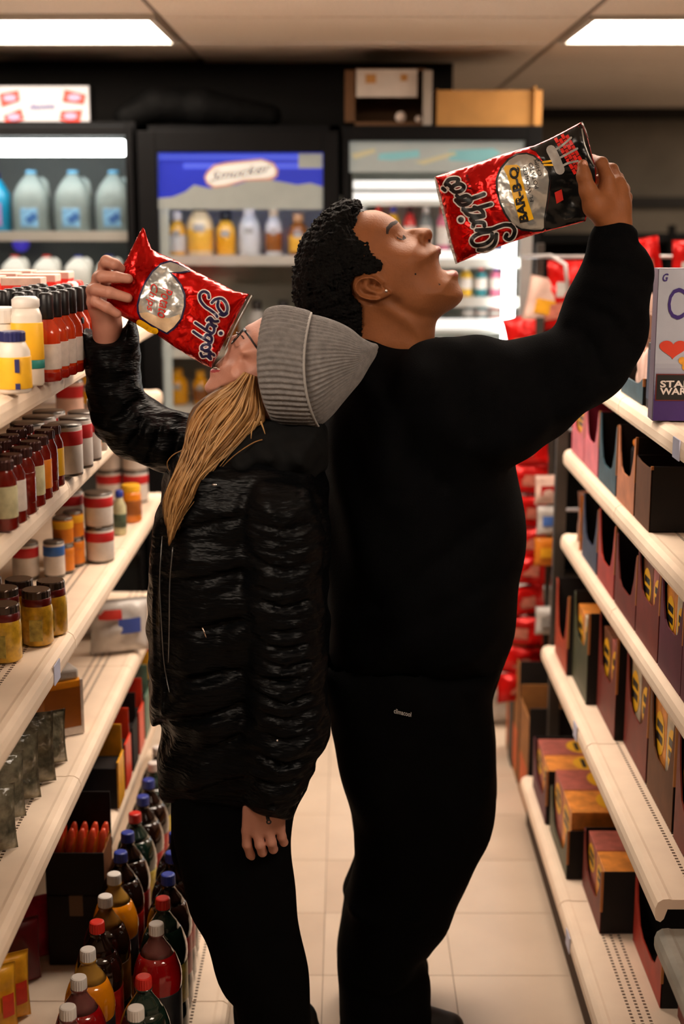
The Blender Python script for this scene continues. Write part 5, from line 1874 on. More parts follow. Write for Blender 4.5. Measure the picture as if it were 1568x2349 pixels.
bag2.decal('chips_seen_inside', bg2, B2, mat('chips_behind_film', srgb(206, 176, 140), rough=.5, var=.2, vscale=40), *poly2(k2([(345, 690), (430, 680), (520, 720), (640, 740), (748, 700), (756, 744), (690, 828), (618, 884), (528, 836), (440, 786), (364, 728)])), 0.0020)
bag2.decal('yellow_scroll', bg2, B2, m_ink_y, *merge2d([ribbon(k2([(345, 785), (400, 815), (450, 850), (505, 870)]), 14)]), 0.0024)
run_text(bag2, bg2, B2, 'Potato', k2([(575, 430)])[0], k2([(520, 730)])[0], 25, m_ink_r, 0.0022, 'flavour_lettering', 0.0, 0.3)
run_text(bag2, bg2, B2, 'Chips', k2([(440, 390)])[0], k2([(395, 660)])[0], 22, m_ink_r, 0.0022, 'flavour_lettering', 0.0, 0.3)
strokes = [[(1040, 536), (1032, 494), (990, 472), (950, 500), (954, 560), (1000, 622), (1056, 660), (1105, 700), (1122, 724)],
           [(1070, 585), (1105, 552), (1168, 545), (1212, 590), (1226, 655), (1198, 698), (1160, 676), (1128, 622), (1134, 572)], [(1150, 700), (1190, 712), (1222, 690)],
           [(1022, 762), (1055, 735), (1090, 770), (1130, 770)], [(1045, 745), (1075, 800), (1110, 820)],
           [(905, 786), (970, 830), (1030, 870), (1075, 890)], [(1015, 850), (1040, 800), (1090, 830), (1085, 880), (1045, 905)],
           [(886, 875), (950, 920), (1010, 955), (1060, 985)], [(990, 945), (1020, 905), (1065, 930), (1062, 980), (1020, 1000)],
           [(965, 1030), (990, 1060), (1040, 1050), (1050, 1015), (1010, 1000), (972, 1020), (965, 1050)], [(1000, 1070), (1050, 1075), (1062, 1100)], [(958, 1090), (975, 1125), (1020, 1120), (1060, 1150), (1040, 1100)], [(1082, 1100), (1092, 1112)]]
wl, bl = [], []
for st_ in strokes:
    pk = k2(st_)
    wl.append(ribbon(pk, 11.0))
    bl.append(ribbon(pk, 6.2))
wl.append(disc(k2([(1160, 890)])[0], 8))
bl.append(disc(k2([(1160, 890)])[0], 4.6))
bag2.decal('brand_outline', bg2, B2, m_ink_w, *merge2d(wl), 0.0009)
bag2.decal('brand_lettering', bg2, B2, m_ink_n, *merge2d(bl), 0.0016)
Vs_, Fs_ = poly2(k2([(1436, 498), (1486, 512), (1400, 680), (1300, 850), (1205, 1080), (1165, 1240), (1062, 1238), (1160, 1050), (1260, 830), (1360, 650)]))
P_, F_ = sheet(Vs_, Fs_, 8)
me = slab(P_, F_, bag2, B2, 0.006)
mesh_obj('open_end', me, clear_glass('clear_bag_end', (0.80, 0.76, 0.72), 0.45), bg2)
mesh_obj('rim', tube_mesh([at(p[0], p[1], 2.578) - B2 for p in catmull(k2([(1470, 512), (1385, 670), (1290, 850), (1200, 1060)]), 4, False)], 0.0016, 6), m_silver_f, bg2)
mesh_obj('rim', tube_mesh([at(p[0], p[1], 2.586) - B2 for p in catmull(k2([(1080, 1236), (1120, 1240), (1168, 1238)]), 4, False)], 0.0016, 6), m_silver_f, bg2)

# ================================================================== GOODS
ORD = ['first', 'second', 'third', 'fourth', 'fifth', 'sixth', 'seventh', 'eighth', 'ninth', 'tenth']
ROW = ['front', 'second', 'back']
def C(r, g, b):
    return srgb(r, g, b)


def container(name, label, cat, parts, loc, rz=0.0, group=None):
    t = thing(name, label, cat, loc, rz, group)
    for p in parts:
        o = mesh_obj(p[0], p[1], p[2], t, p[3] if len(p) > 3 else None)
    return t


m_plast_clear = mat('clear_plastic', (0.85, 0.88, 0.86), rough=0.12, trans=0.75, ior=1.2)
SODA = {}


def soda_mats(kind):
    d = {'cola': (C(30, 14, 8), C(40, 22, 14), C(150, 24, 20)), 'orange': (C(232, 138, 12), C(214, 160, 70), C(40, 40, 44)), 'red': (C(150, 10, 14), C(150, 90, 84), C(30, 30, 32)),
         'lime': (C(22, 40, 30), C(54, 72, 60), C(190, 170, 60)), 'rootbeer': (C(34, 16, 8), C(150, 100, 40), C(120, 70, 24))}[kind]
    liq = mat('soda_' + kind, d[0], rough=0.09, coat=0.6, var=0.08, vscale=20, spec=0.6)
    neck = mat('soda_neck_' + kind, d[1], rough=0.08, trans=0.45, coat=0.5, ior=1.25)
    lab = mat('soda_label_' + kind, d[2], rough=0.35, var=0.5, vscale=45)
    return liq, neck, lab


caps = {'white': mat('cap_white', C(232, 226, 220), rough=0.4), 'red': mat('cap_red', C(214, 46, 36), rough=0.35), 'blue': mat('cap_blue', C(48, 66, 160), rough=0.35),
        'black': mat('cap_black', C(18, 17, 20), rough=0.35), 'yellow': mat('cap_yellow', C(240, 176, 40), rough=.4)}
m_trimgold = mat('label_gold_line', C(190, 140, 40), rough=.4)
prof_b = [(0.038, 0), (0.046, 0.004), (0.0495, 0.014), (0.0498, 0.060), (0.0480, 0.075), (0.0480, 0.165), (0.0498, 0.176), (0.0494, 0.190), (0.0465, 0.206), (0.0410, 0.222), (0.0345, 0.235)]
prof_n = [(0.0345, 0.235), (0.0275, 0.246), (0.0200, 0.256), (0.0155, 0.264), (0.0138, 0.270), (0.0162, 0.272), (0.0162, 0.275)]
prof_l = [(0.0487, 0.078), (0.0490, 0.079), (0.0490, 0.161), (0.0487, 0.162)]
prof_c = [(0.0152, 0.2745), (0.0152, 0.292), (0.0145, 0.2955), (0.0120, 0.297)]


def cap_mesh(prof):
    key = ('cap', tuple(prof))
    if key in MCACHE:
        return MCACHE[key]
    V, F, seg = [], [], 40
    for j, (r, z) in enumerate(prof):
        for k in range(seg):
            a = 2 * math.pi * k / seg
            rr = r + (0.0004 * (1 if k % 2 else -1) if j < 2 else 0)
            V.append((rr * math.cos(a), rr * math.sin(a), z))
    for i in range(len(prof) - 1):
        for k in range(seg):
            k2 = (k + 1) % seg
            F.append((i * seg + k, i * seg + k2, (i + 1) * seg + k2, (i + 1) * seg + k))
    F.append(tuple(range((len(prof) - 1) * seg, len(prof) * seg)))
    MCACHE[key] = mesh_from('cap', V, F)
    return MCACHE[key]


def soda(px, py, kind, cap, label, group):
    p = atz(px, py, L6 + 0.297)
    liq, neck, lab = soda_mats(kind)
    t = container('soda_bottle', label, 'bottle', [('body', lathe(prof_b, 32), liq), ('neck', lathe(prof_n, 32), neck), ('label', lathe(prof_l, 32), lab), ('cap', cap_mesh(prof_c), caps[cap])],
                     (p[0], p[1], L6), random.uniform(0, 6), group)
    t.scale = (.962, .962, 1)
    return t


G_SODA = 'two litre soda bottles on the left base shelf'
soda(155, 2309, 'red', 'white', 'white capped red soda bottle in the lower left corner, cut by the frame', G_SODA)
soda(180, 2241, 'red', 'white', 'white capped bottle of red soda in front of an orange one', G_SODA)
soda(201, 2177, 'orange', 'white', 'white capped orange soda bottle behind the left red soda', G_SODA)
soda(222, 2114, 'cola', 'red', 'red capped cola bottle in the left row between orange and root beer', G_SODA)
soda(241, 2055, 'rootbeer', 'white', 'white capped dark root beer bottle with amber neck', G_SODA)
soda(261, 2004, 'orange', 'white', 'white capped orange soda bottle farthest back in the left row', G_SODA)
soda(276, 1954, 'cola', 'blue', 'blue capped cola bottle just behind the far orange soda', G_SODA)
soda(292, 1909, 'cola', 'blue', 'blue capped cola bottle just in front of the red capped green bottle', G_SODA)
soda(309, 1865, 'lime', 'red', 'red capped dark green soda bottle in the far left row', G_SODA)
soda(327, 1826, 'cola', 'blue', 'nearer of two blue capped cola bottles behind the red capped green bottle', G_SODA)
soda(340, 1788, 'cola', 'blue', 'farther of two blue capped cola bottles behind the red capped green bottle', G_SODA)
soda(352, 1749, 'lime', 'white', 'white capped dark soda bottle beside the woman, next to last', G_SODA)
soda(362, 1713, 'cola', 'white', 'white capped dark soda bottle farthest back beside the woman', G_SODA)
soda(311, 2311, 'lime', 'white', 'white capped green soda bottle at the bottom edge', G_SODA)
soda(329, 2240, 'lime', 'red', 'red capped dark green soda bottle in front of the big red soda', G_SODA)
soda(358, 2118, 'red', 'white', 'white capped bottle of red soda in the right row', G_SODA)
soda(373, 2060, 'lime', 'red', 'red capped green tinted bottle behind the right row red soda', G_SODA)
soda(385, 2005, 'cola', 'blue', 'blue capped cola bottle at the back of the right row by her knee', G_SODA)
soda(394, 1955, 'cola', 'blue', 'blue capped cola bottle half hidden behind her leg', G_SODA)
soda(402, 1910, 'cola', 'blue', 'dark cola bottle hidden mostly behind her thigh', G_SODA)

# ---- left shelf 1: mayonnaise, hot sauce, red goods
m_mayo = mat('mayo_white', C(236, 226, 214), rough=0.35, var=.04)
m_yel = mat('label_yellow', C(250, 188, 40), rough=0.45, var=.08, vscale=30)
m_navy = mat('label_navy', C(36, 40, 96), rough=.4)
m_teal_l = mat('label_teal', C(40, 128, 122), rough=.45)
m_hot = mat('hot_sauce', C(206, 62, 22), rough=0.15, coat=.4, var=.15, vscale=40)
m_hotlab = mat('label_offwhite', C(226, 214, 206), rough=.5, var=.12, vscale=60)
m_redlid = mat('red_lid', C(226, 40, 28), rough=.4)
m_hotbase = mat('hot_sauce_dark', C(150, 26, 12), rough=.2)


def mayo_jar(px, py):
    p = atz(px, py, L1)
    container('mayonnaise_jar', 'white lidded jar cut by the left frame edge on the top shelf', 'jar',
              [('body', lathe([(.036, 0), (.040, .004), (.041, .09), (.036, .105), (.034, .110)], 28), m_mayo), ('label', lathe([(.0412, .02), (.0416, .021), (.0416, .08), (.0412, .081)], 28), m_hotlab),
               ('lid', cap_mesh([(.037, .108), (.037, .130), (.035, .133), (.03, .134)]), caps['white'])], (p[0], p[1], L1))


mayo_jar(4, 882)
p = atz(67, 884, L1)
container('mayonnaise_bottle', 'tall white squeeze bottle with yellow and teal label on top shelf', 'bottle',
          [('body', lathe([(.023, 0), (.026, .004), (.027, .06), (.026, .12), (.022, .133)], 28, .25), m_mayo), ('label', lathe([(.0272, .045), (.0278, .046), (.0276, .108), (.027, .109)], 28, .25), m_yel),
           ('lower_label', lathe([(.0274, .03), (.028, .031), (.028, .044), (.0274, .045)], 28, .25), m_teal_l), ('cap', lathe([(.022, .133), (.024, .136), (.024, .148), (.018, .153)], 24), caps['white'])], (p[0], p[1], L1), .3)
p = atz(34, 902, L1)
container('mayonnaise_bottle', 'short mayonnaise jar with navy lid and yellow label on top shelf', 'bottle',
          [('body', lathe([(.024, 0), (.028, .004), (.029, .05), (.028, .07), (.021, .084), (.018, .088)], 28), m_mayo), ('label', lathe([(.0293, .008), (.0297, .009), (.0297, .060), (.0293, .061)], 28), m_yel),
           ('cap', cap_mesh([(.0215, .086), (.0215, .100), (.020, .1025), (.017, .103)]), m_navy),
           ('blue_mark', box_mesh(-.004, .004, -.0012, .0012, .036, .058), m_navy, (.012, -.0272, 0)), ('blue_mark', box_mesh(-.004, .004, -.0012, .0012, .008, .018), m_navy, (.012, -.0272, 0))], (p[0], p[1], L1))
hot_parts = [('body', lathe([(.020, 0), (.0225, .003), (.0225, .084), (.019, .096), (.011, .108), (.0105, .116)], 24), m_hot), ('base', lathe([(.0203, .0), (.0229, .003), (.0229, .016), (.0227, .0165)], 24), m_hotbase),
             ('label', lathe([(.0227, .022), (.0231, .023), (.0231, .066), (.0227, .067)], 24), m_hotlab), ('cap', lathe([(.0118, .110), (.0126, .112), (.0126, .152), (.010, .156)], 20), caps['black'])]
k = 0
hx0 = atz(108, 878, L1)
for row in range(3):
    for i in range(7):
        container('hot_sauce_bottle', '%s hot sauce bottle from the camera, %s row of the top left shelf' % (ORD[i], ROW[row]), 'bottle', hot_parts,
                  (hx0[0] - row * .052 + i * .004, hx0[1] + .02 + i * .052 + row * .018, L1), random.uniform(-.3, .3), 'hot sauce bottles on the top left shelf')
m_redbox = mat('red_carton_print', C(232, 44, 30), rough=.45, var=.12, vscale=16)
m_pinkish = mat('pale_pack_print', C(226, 190, 176), rough=.5, var=.15, vscale=30)
for i in range(6):
    yy = hx0[1] + .42 + i * .075
    t = thing('red_sauce_box', '%s upright red carton behind the hot sauce on the top shelf' % ORD[i], 'box', (-.66 - (i % 2) * .10, yy, L1), 0, 'red cartons on the top left shelf')
    part_box('carton', t, m_redbox, -.04, .04, -.03, .03, 0, .165, .002)
    part_box('top_band', t, m_pinkish, -.0405, .0405, -.0305, .0305, .150, .166, .002)
    part_box('front_panel', t, m_yel if i % 3 == 0 else m_hotlab, -.026, .026, -.0315, -.0300, .02, .07)
for i in range(5):
    yy = hx0[1] + .40 + i * .06
    container('ketchup_bottle', '%s ketchup bottle from the camera on the far top left shelf' % ORD[i], 'bottle', [('body', lathe([(.022, 0), (.025, .004), (.025, .09), (.02, .11), (.013, .122)], 24), mat('ketchup_red', C(190, 34, 22), rough=.25, coat=.3)),
              ('label', lathe([(.0253, .03), (.0257, .031), (.0257, .08), (.0253, .081)], 24), m_hotlab if i % 2 else m_pinkish), ('cap', lathe([(.014, .122), (.015, .124), (.013, .146), (.008, .150)], 20), caps['white'] if i % 2 else m_redlid)],
              (-.592, yy, L1), 0, 'ketchup bottles on the top left shelf')

# ---- left shelf 2: sauce jars, cans
m_salsa = mat('salsa_red', C(112, 24, 14), rough=.15, coat=.4, var=.3, vscale=50)
m_lidd = mat('jar_lid_dark', C(70, 40, 36), rough=.3, metal=.4)
m_labg = mat('label_green_white', C(196, 190, 150), rough=.5, var=.3, vscale=40)
m_orange_l = mat('label_orange', C(222, 128, 30), rough=.45, var=.15, vscale=30)
m_canlid = mat('can_metal', C(120, 116, 112), rough=.3, metal=.8)
m_canlab = mat('can_label_white', C(214, 204, 196), rough=.5, var=.12, vscale=30)
m_canred = mat('can_label_red', C(196, 34, 36), rough=.5, var=.1)


def sauce_jar(p, z, lm, label, group, sc=1.0):
    container('sauce_jar', label, 'jar', [('body', lathe([(.019 * sc, 0), (.0225 * sc, .004), (.0225 * sc, .085), (.017 * sc, .098), (.0165 * sc, .104)], 24), m_salsa),
              ('label', lathe([(.0228 * sc, .022), (.0232 * sc, .023), (.0232 * sc, .074), (.0228 * sc, .075)], 24), lm), ('lid', cap_mesh([(.0185 * sc, .102), (.0185 * sc, .115), (.017 * sc, .118), (.012 * sc, .118)]), m_lidd)], (p[0], p[1], z), 0, group)


jl = [(12, 1216, m_labg), (32, 1200, m_hotlab), (55, 1180, m_salsa), (76, 1162, m_labg), (93, 1146, m_orange_l), (108, 1129, m_salsa), (122, 1116, m_yel)]
for i, (x, y, lm) in enumerate(jl):
    p = atz(x, y, L2)
    sauce_jar(p, L2, lm, '%s sauce jar from the camera, front row of the second left shelf' % ORD[i], 'sauce jars on the second left shelf')
    if i > 0:
        sauce_jar((p[0] - .055, p[1] + .012), L2, [m_hotlab, m_orange_l][i % 2], '%s sauce jar from the camera, back row of the second left shelf' % ORD[i], 'second row of sauce jars')


def can(p, z, lab, band, label, group, r=.036, h=.105, name='food_can'):
    container(name, label, 'can', [('body', lathe([(r - .002, 0), (r, .002), (r, h - .002), (r - .002, h)], 28), m_canlid),
              ('label', lathe([(r + .0002, .006), (r + .0006, .007), (r + .0006, h - .007), (r + .0002, h - .006)], 28), lab),
              ('colour_band', lathe([(r + .0008, h * .60), (r + .0012, h * .61), (r + .0012, h * .86), (r + .0008, h * .87)], 28), band)], (p[0], p[1], z), random.uniform(0, 6), group)


for i, (x, y) in enumerate([(152, 1090), (176, 1072), (196, 1056)]):
    p = atz(x, y, L2)
    for r_ in range(2):
        can((p[0] - r_ * .076, p[1] + r_ * .01), L2, m_canlab, m_canred, '%s white can with red band in the %s row, second left shelf' % (ORD[i], ROW[r_]), 'white cans on the second left shelf', .034, .105)
for i, (x, y, lm) in enumerate([(214, 1046, m_orange_l), (228, 1034, m_teal_l)]):
    p = atz(x, y, L2)
    container('dressing_bottle', ['white bottle with orange label beside the cans behind her elbow', 'white bottle with teal label beside the cans behind her elbow'][i], 'bottle',
              [('body', lathe([(.016, 0), (.0185, .003), (.0185, .075), (.012, .095), (.010, .105)], 24), m_mayo), ('label', lathe([(.0188, .02), (.0192, .021), (.0192, .065), (.0188, .066)], 24), lm), ('cap', lathe([(.011, .105), (.0115, .107), (.0105, .122), (.008, .124)], 20), caps['white'])], (p[0], p[1], L2))
for i in range(5):
    t = thing('pasta_box', '%s orange packet from the camera, back of the second left shelf' % ORD[i], 'box', (-.80, 2.42 + i * .085, L2), 0, 'orange packets at the back of the second shelf')
    part_box('carton', t, m_orange_l, -.03, .03, -.038, .038, 0, .155, .002)
    part_box('label', t, m_yel, -.0315, -.030, -.028, .028, .05, .12)
    part_box('label', t, m_yel, .030, .0315, -.028, .028, .05, .14)
for i in range(6):
    p = (-.60 - (i % 2) * .09, 3.42 + i * .11)
    can(p, L2, [m_canlab, m_pinkish, m_hotlab][i % 3], [m_yel, m_canred, m_navy][i % 3], '%s can from the camera at the far end of the second shelf' % ORD[i], 'cans at the far end of the second shelf', .034, .11)

# ---- left shelf 3: yellow pepper jars, stacked cans
m_pepper = mat('yellow_peppers', C(206, 160, 44), rough=.25, coat=.4, var=.35, vscale=60)
m_neckred = mat('jar_neck_band', C(96, 22, 18), rough=.3)
m_lidm = mat('jar_lid_metal', C(88, 74, 66), rough=.25, metal=.7)
jar_parts = [('body', lathe([(.026, 0), (.0305, .004), (.031, .070), (.0285, .082), (.027, .084)], 28), m_pepper), ('neck_band', lathe([(.0285, .078), (.029, .079), (.0285, .094), (.028, .0945)], 28), m_neckred),
             ('lid', cap_mesh([(.0275, .094), (.0275, .107), (.026, .1095), (.022, .1095)]), m_lidm), ('label', box_mesh(-.0125, .0125, -.0316, -.0302, .012, .055), mat('label_herb', C(170, 150, 70), rough=.5, var=.4, vscale=80))]
bp = atz(88, 1476, L3)
for r_ in range(3):
    for i in range(-1, 2):
        if i == -1:
            loc = atz(15, 1514, L3)
            loc = (loc[0] - r_ * .066, loc[1] + r_ * .01, L3)
        else:
            loc = (bp[0] - r_ * .066 + i * .014, bp[1] + i * .070 + r_ * .012, L3)
        container('pepper_jar', '%s yellow pepper jar from the camera in the %s row' % (ORD[i + 1], ROW[r_]), 'jar', jar_parts, loc, random.uniform(-.2, .2), 'yellow pepper jars')
for i, (x, y) in enumerate([(148, 1312), (172, 1296)]):
    p = atz(x, y, L3)
    for lv in range(2):
        can(p, L3 + lv * .0665, m_orange_l, m_yel if lv else m_orange_l, '%s orange can in the %s stack on the third left shelf' % (['lower', 'upper'][lv], ['nearer', 'farther'][i]), 'orange cans on the third left shelf', .0235, .066)
p = atz(126, 1322, L3)
can(p, L3, m_canlab, mat('label_blue', C(44, 96, 170), rough=.5), 'white can with blue band left of the orange cans', None, .024, .085)
p = atz(100, 1325, L3)
can((p[0] - .04, p[1]), L3, m_canlab, m_canred, 'white can with red band behind the pepper jars', None, .03, .085)
for (x, y, n_) in ((230, 1286, 2), (262, 1243, 1)):
    p = atz(x, y, L3)
    if n_ == 2:
        for dx in (0, -.075):
            for lv in range(2):
                can((p[0] + dx, p[1] + (.02 if dx else 0)), L3 + lv * .0855, m_canlab, m_canred, '%s red and white soup can of the %s stack beside the woman' % (['lower', 'upper'][lv], 'back' if dx else 'front'), 'red and white soup cans stacked two high', .034, .085)
p = atz(276, 1226, L3)
container('herb_bottle', 'narrow bottle with pale green label beside the soup cans', 'bottle', [('body', lathe([(.015, 0), (.017, .003), (.017, .075), (.010, .092), (.0095, .10)], 24), m_labg), ('label', lathe([(.0172, .02), (.0176, .021), (.0176, .055), (.0172, .056)], 24), mat('label_dark_leaf', C(70, 84, 66), rough=.5, var=.4, vscale=60)),
          ('cap', lathe([(.0105, .1), (.011, .102), (.0105, .116), (.008, .118)], 20), caps['blue'])], (p[0], p[1], L3))
p = atz(302, 1196, L3)
container('cheese_jar', 'orange jar with yellow lid near the far end of the third shelf', 'jar', [('body', lathe([(.024, 0), (.028, .004), (.028, .075), (.024, .085)], 26), mat('orange_spread', C(226, 130, 24), rough=.3, coat=.3)), ('lid', cap_mesh([(.0255, .084), (.0255, .1), (.024, .102), (.02, .102)]), m_yel),
          ('label', lathe([(.0282, .02), (.0286, .021), (.0286, .06), (.0282, .061)], 26), mat('label_brown', C(150, 84, 30), rough=.5, var=.2))], (p[0], p[1], L3))
p = atz(316, 1150, L3)
for dx in (0, -.078):
    for lv in range(2):
        can((p[0] + dx - .005, p[1]), L3 + lv * .0925, m_canlab, m_canred, '%s large white can of the %s stack at the far shelf end' % (['lower', 'upper'][lv], 'back' if dx else 'front'), 'far stacked white cans', .036, .092)

# ---- left shelf 4: bags
m_bagw = mat('white_poly_bag', C(205, 200, 196), rough=.3, var=.15, vscale=18, bump=.006, bscale=22)
m_bagg = mat('grey_beans_bag', C(120, 112, 106), rough=.3, var=.3, vscale=30, bump=.006, bscale=26)
m_bagc = mat('grey_clear_bag', C(112, 106, 88), rough=.2, coat=.3, var=.75, vscale=30, bump=.012, bscale=24)


def pillow(w, h, t, seed=0, crim=.012, n=14):
    """standing pillow pack: x width, z height, y thickness, flat crimped ends top and bottom"""
    key = ('pillow', w, h, t, seed)
    if key in MCACHE:
        return MCACHE[key]
    r_ = np.random.RandomState(seed + 100)
    nf = noise_fn(.06, t * .10, seed + 7, 8)
    V, Q = [], []
    m_ = n + 6
    for s in (-1, 1):
        for j in range(m_ + 1):
            v = j / m_
            for i in range(n + 1):
                u = i / n
                e = (max(0.0, 1 - abs(2 * u - 1) ** 2.6)) ** .6 * (max(0.0, 1 - abs(2 * v - 1) ** 4)) ** .7
                sq = 1 - .10 * (1 - abs(2 * v - 1) ** 2) * 0 - .06 * math.sin(math.pi * v)
                x = (u - .5) * w * sq
                z = v * h
                y = s * (t / 2 * e + .0006)
                y += float(nf(np.array(x), np.array(s * .02), np.array(z))) * e
                V.append((x, y, z))
    N = (n + 1)
    off = N * (m_ + 1)
    F = []
    for j in range(m_):
        for i in range(n):
            a = j * N + i
            F.append((a, a + 1, a + N + 1, a + N))
            b = off + a
            F.append((b, b + N, b + N + 1, b + 1))
    rim_ = [j * N for j in range(m_ + 1)] + [m_ * N + i for i in range(1, N)] + [j * N + n for j in range(m_ - 1, -1, -1)] + [i for i in range(n - 1, 0, -1)]
    for a, b in zip(rim_, rim_[1:] + rim_[:1]):
        F.append((a, off + a, off + b, b))
    me = mesh_from('pillow', V, F, True)
    MCACHE[key] = me
    return me


def bag_thing(name, label, cat, loc, w, h, t, m, rz=0, tilt=0, lean=0, group=None, seed=0, panels=()):
    o = thing(name, label, cat, loc, rz, group)
    o.rotation_euler = (lean, tilt, rz)
    p_ = mesh_obj('pouch', pillow(w, h, t, seed), m, o)
    for (pn, x0, x1, z0, z1, pm) in panels:
        # printed panel following the bulge
        V_, F_ = [], []
        nn = 6
        for j in range(nn + 1):
            for i in range(nn + 1):
                x = x0 + (x1 - x0) * i / nn
                z = z0 + (z1 - z0) * j / nn
                u, v = x / w + .5, z / h
                e = (max(0.0, 1 - abs(2 * u - 1) ** 2.6)) ** .6 * (max(0.0, 1 - abs(2 * v - 1) ** 4)) ** .7
                V_.append((x, -(t / 2 * e * 1.10 + .003), z))
        for j in range(nn):
            for i in range(nn):
                a = j * (nn + 1) + i
                F_.append((a, a + 1, a + nn + 2, a + nn + 1))
        mesh_obj(pn, mesh_from(pn, V_, F_, True), pm, o)
    return o


p = atz(262, 1468, L4)
bag_thing('bean_bag', 'grey bag of dried beans lying on the fourth left shelf', 'food bag', (p[0], p[1] + .02, L4), .115, .085, .08, m_bagg, rz=.5, seed=1)
p = atz(222, 1470, L4)
bag_thing('bean_bag', 'darker bag of dried beans squeezed left of the grey one', 'food bag', (p[0] - .09, p[1] - .05, L4), .09, .085, .05, m_bagg, rz=.9, seed=2)
bag_thing('rice_bag', 'white rice bag with blue and red print behind the beans', 'food bag', (-.60, 3.62, L4), .16, .145, .07, m_bagw, rz=.35, seed=3,
          panels=(('blue_print', -.01, .05, .06, .10, mat('print_blue', C(70, 90, 170), rough=.4)), ('red_print', -.06, .0, .10, .125, mat('print_red', C(206, 60, 50), rough=.4))))
bag_thing('rice_bag', 'white bag with red top print at the back of the fourth shelf', 'food bag', (-.74, 3.76, L4), .15, .16, .06, m_bagw, rz=.35, seed=4, panels=(('red_print', -.05, .05, .09, .13, mat('print_red', C(206, 60, 50), rough=.4)),))
p = atz(140, 1690, L4)
t = thing('cheese_snack_carton', 'orange snack carton with white corner stripe on the fourth left shelf', 'box', (p[0] - .01, p[1] + .03, L4), .55)
part_box('carton', t, mat('orange_carton', C(236, 150, 24), rough=.4, var=.15, vscale=30), -.045, .045, -.035, .035, 0, .125, .002)
part_box('dark_panel', t, mat('orange_dark_panel', C(150, 84, 14), rough=.4, var=.15), -.044, .044, -.0362, -.0350, .004, .110)
part_box('corner_stripe', t, m_hotlab, .040, .0462, -.0364, -.030, .0, .126)
part_box('base_band', t, m_hotlab, -.0455, .0455, -.0368, .0355, 0.0, .018)
part_box('lid', t, m_bagw, -.04, .04, -.03, .03, .125, .150, .006)
for i, (x, y) in enumerate([(95, 1800), (60, 1840), (25, 1885), (5, 1960), (125, 1760)]):
    p = atz(x, y, L4)
    bag_thing('clear_pouch', ['grey clear plastic pouch nearest the shelf edge', 'second grey clear plastic pouch in the left row', 'grey clear pouch with red hint near the frame edge', 'grey clear pouch cut by the left frame edge', 'dark grey pouch beside the orange carton'][i], 'food bag',
              (p[0] - .03, p[1], L4), .12, .15 - .008 * i, .045, m_bagc, rz=.35 + .05 * i, seed=5 + i, group='clear pouches on the fourth shelf',
              panels=(('red_patch', -.03, .0, .03, .05, m_redbox),) if i == 2 else ())

# ---- left shelf 5 and base: candy
m_dark_shaded = mat('dark_shaded_card', C(20, 11, 8), rough=.8, var=.15)  # dark card, also holds the shade of unlit carton walls in its colour
m_candy_r = mat('candy_red', C(226, 60, 36), rough=.35, var=.15, vscale=40)
m_candy_b = mat('candy_blue', C(80, 120, 200), rough=.3, var=.2, vscale=40)
m_candy_y = mat('candy_yellow', C(238, 170, 40), rough=.35, var=.15, vscale=40)
m_candy_t = mat('candy_teal', C(96, 128, 110), rough=.4, var=.3, vscale=40)


m_f_tape = mat('tape_tan', C(110, 76, 44), rough=.5)


def candy_tray(name, label, loc, w, d, h, m, walls=.003):
    t = thing(name, label, 'box', loc)
    part_box('bottom', t, m, 0, d, 0, w, 0, walls)
    part_box('near_wall', t, m, 0, d, 0, walls, walls, h)
    part_box('far_wall', t, m, 0, d, w - walls, w, walls, h)
    part_box('front_wall', t, m, 0, walls, walls, w - walls, walls, h * .6)
    part_box('back_wall', t, m, d - walls, d, walls, w - walls, walls, h)
    return t


for i in range(8):
    yy = 3.15 + i * .115
    mm = [m_candy_y, m_candy_r, m_dark_shaded, m_candy_r, m_candy_t, m_candy_y, m_candy_r, m_dark_shaded][i]
    t = thing('candy_box', ['yellow edged candy box at the near end of the low shelf', 'red candy box second on the low shelf', 'dark candy box between two red ones on the low shelf', 'red candy box in the middle of the low shelf', 'teal candy box on the low shelf', 'yellow candy box on the far low shelf',
                            'red candy box on the far low shelf', 'dark candy box at the far end of the low shelf'][i], 'box', (-.66, yy, L5), 0, 'candy boxes on the low left shelf')
    part_box('carton', t, m_dark_shaded, -.12, .12, 0, .085, 0, .10)
    part_box('front_panel', t, mm, .12, .124, 0, .085, 0, .115)
    part_box('lid_flap', t, mm, -.12, .12, .082, .085, .10, .18)
for i in range(4):
    o = tag(mesh_obj('candy_bar', box_mesh(-.05, .05, -.008, .008, -.008, .008, .004), m_candy_b, None, (-.60 - .024 * (i % 4), 3.085 + .004 * i, L5 + .011)), '%s blue candy bar from the aisle on the low left shelf' % ORD[i], 'candy bar', 'blue candy bars')
    o.rotation_euler = (0, 0, 1.2)

ub = thing('dark_carton', 'closed dark carton under the snack stick box on the base shelf', 'box', (-.665, 2.915, L6))
part_box('carton', ub, m_dark_shaded, 0, .13, 0, .105, 0, .168, .002)
part_box('tape', ub, m_f_tape, .05, .08, -.0012, .106, .12, .1688)
ct = thing('snack_stick_carton', 'dark open carton of orange snack sticks stacked on another carton', 'box', (-.665, 2.915, L6 + .17))
part_box('near_wall', ct, m_dark_shaded, 0, .13, 0, .003, 0, .10)
part_box('far_wall', ct, m_dark_shaded, 0, .13, .105, .108, 0, .20)
part_box('side_wall', ct, m_dark_shaded, 0, .003, .003, .105, 0, .15)
part_box('side_wall', ct, mat('carton_edge_tan', C(120, 70, 34), rough=.8), .127, .13, .003, .105, 0, .10)
part_box('bottom', ct, m_dark_shaded, .003, .127, .003, .105, 0, .004)
m_stick = mat('snack_stick_wrap', C(240, 84, 50), rough=.3, var=.25, vscale=50, coat=.3)
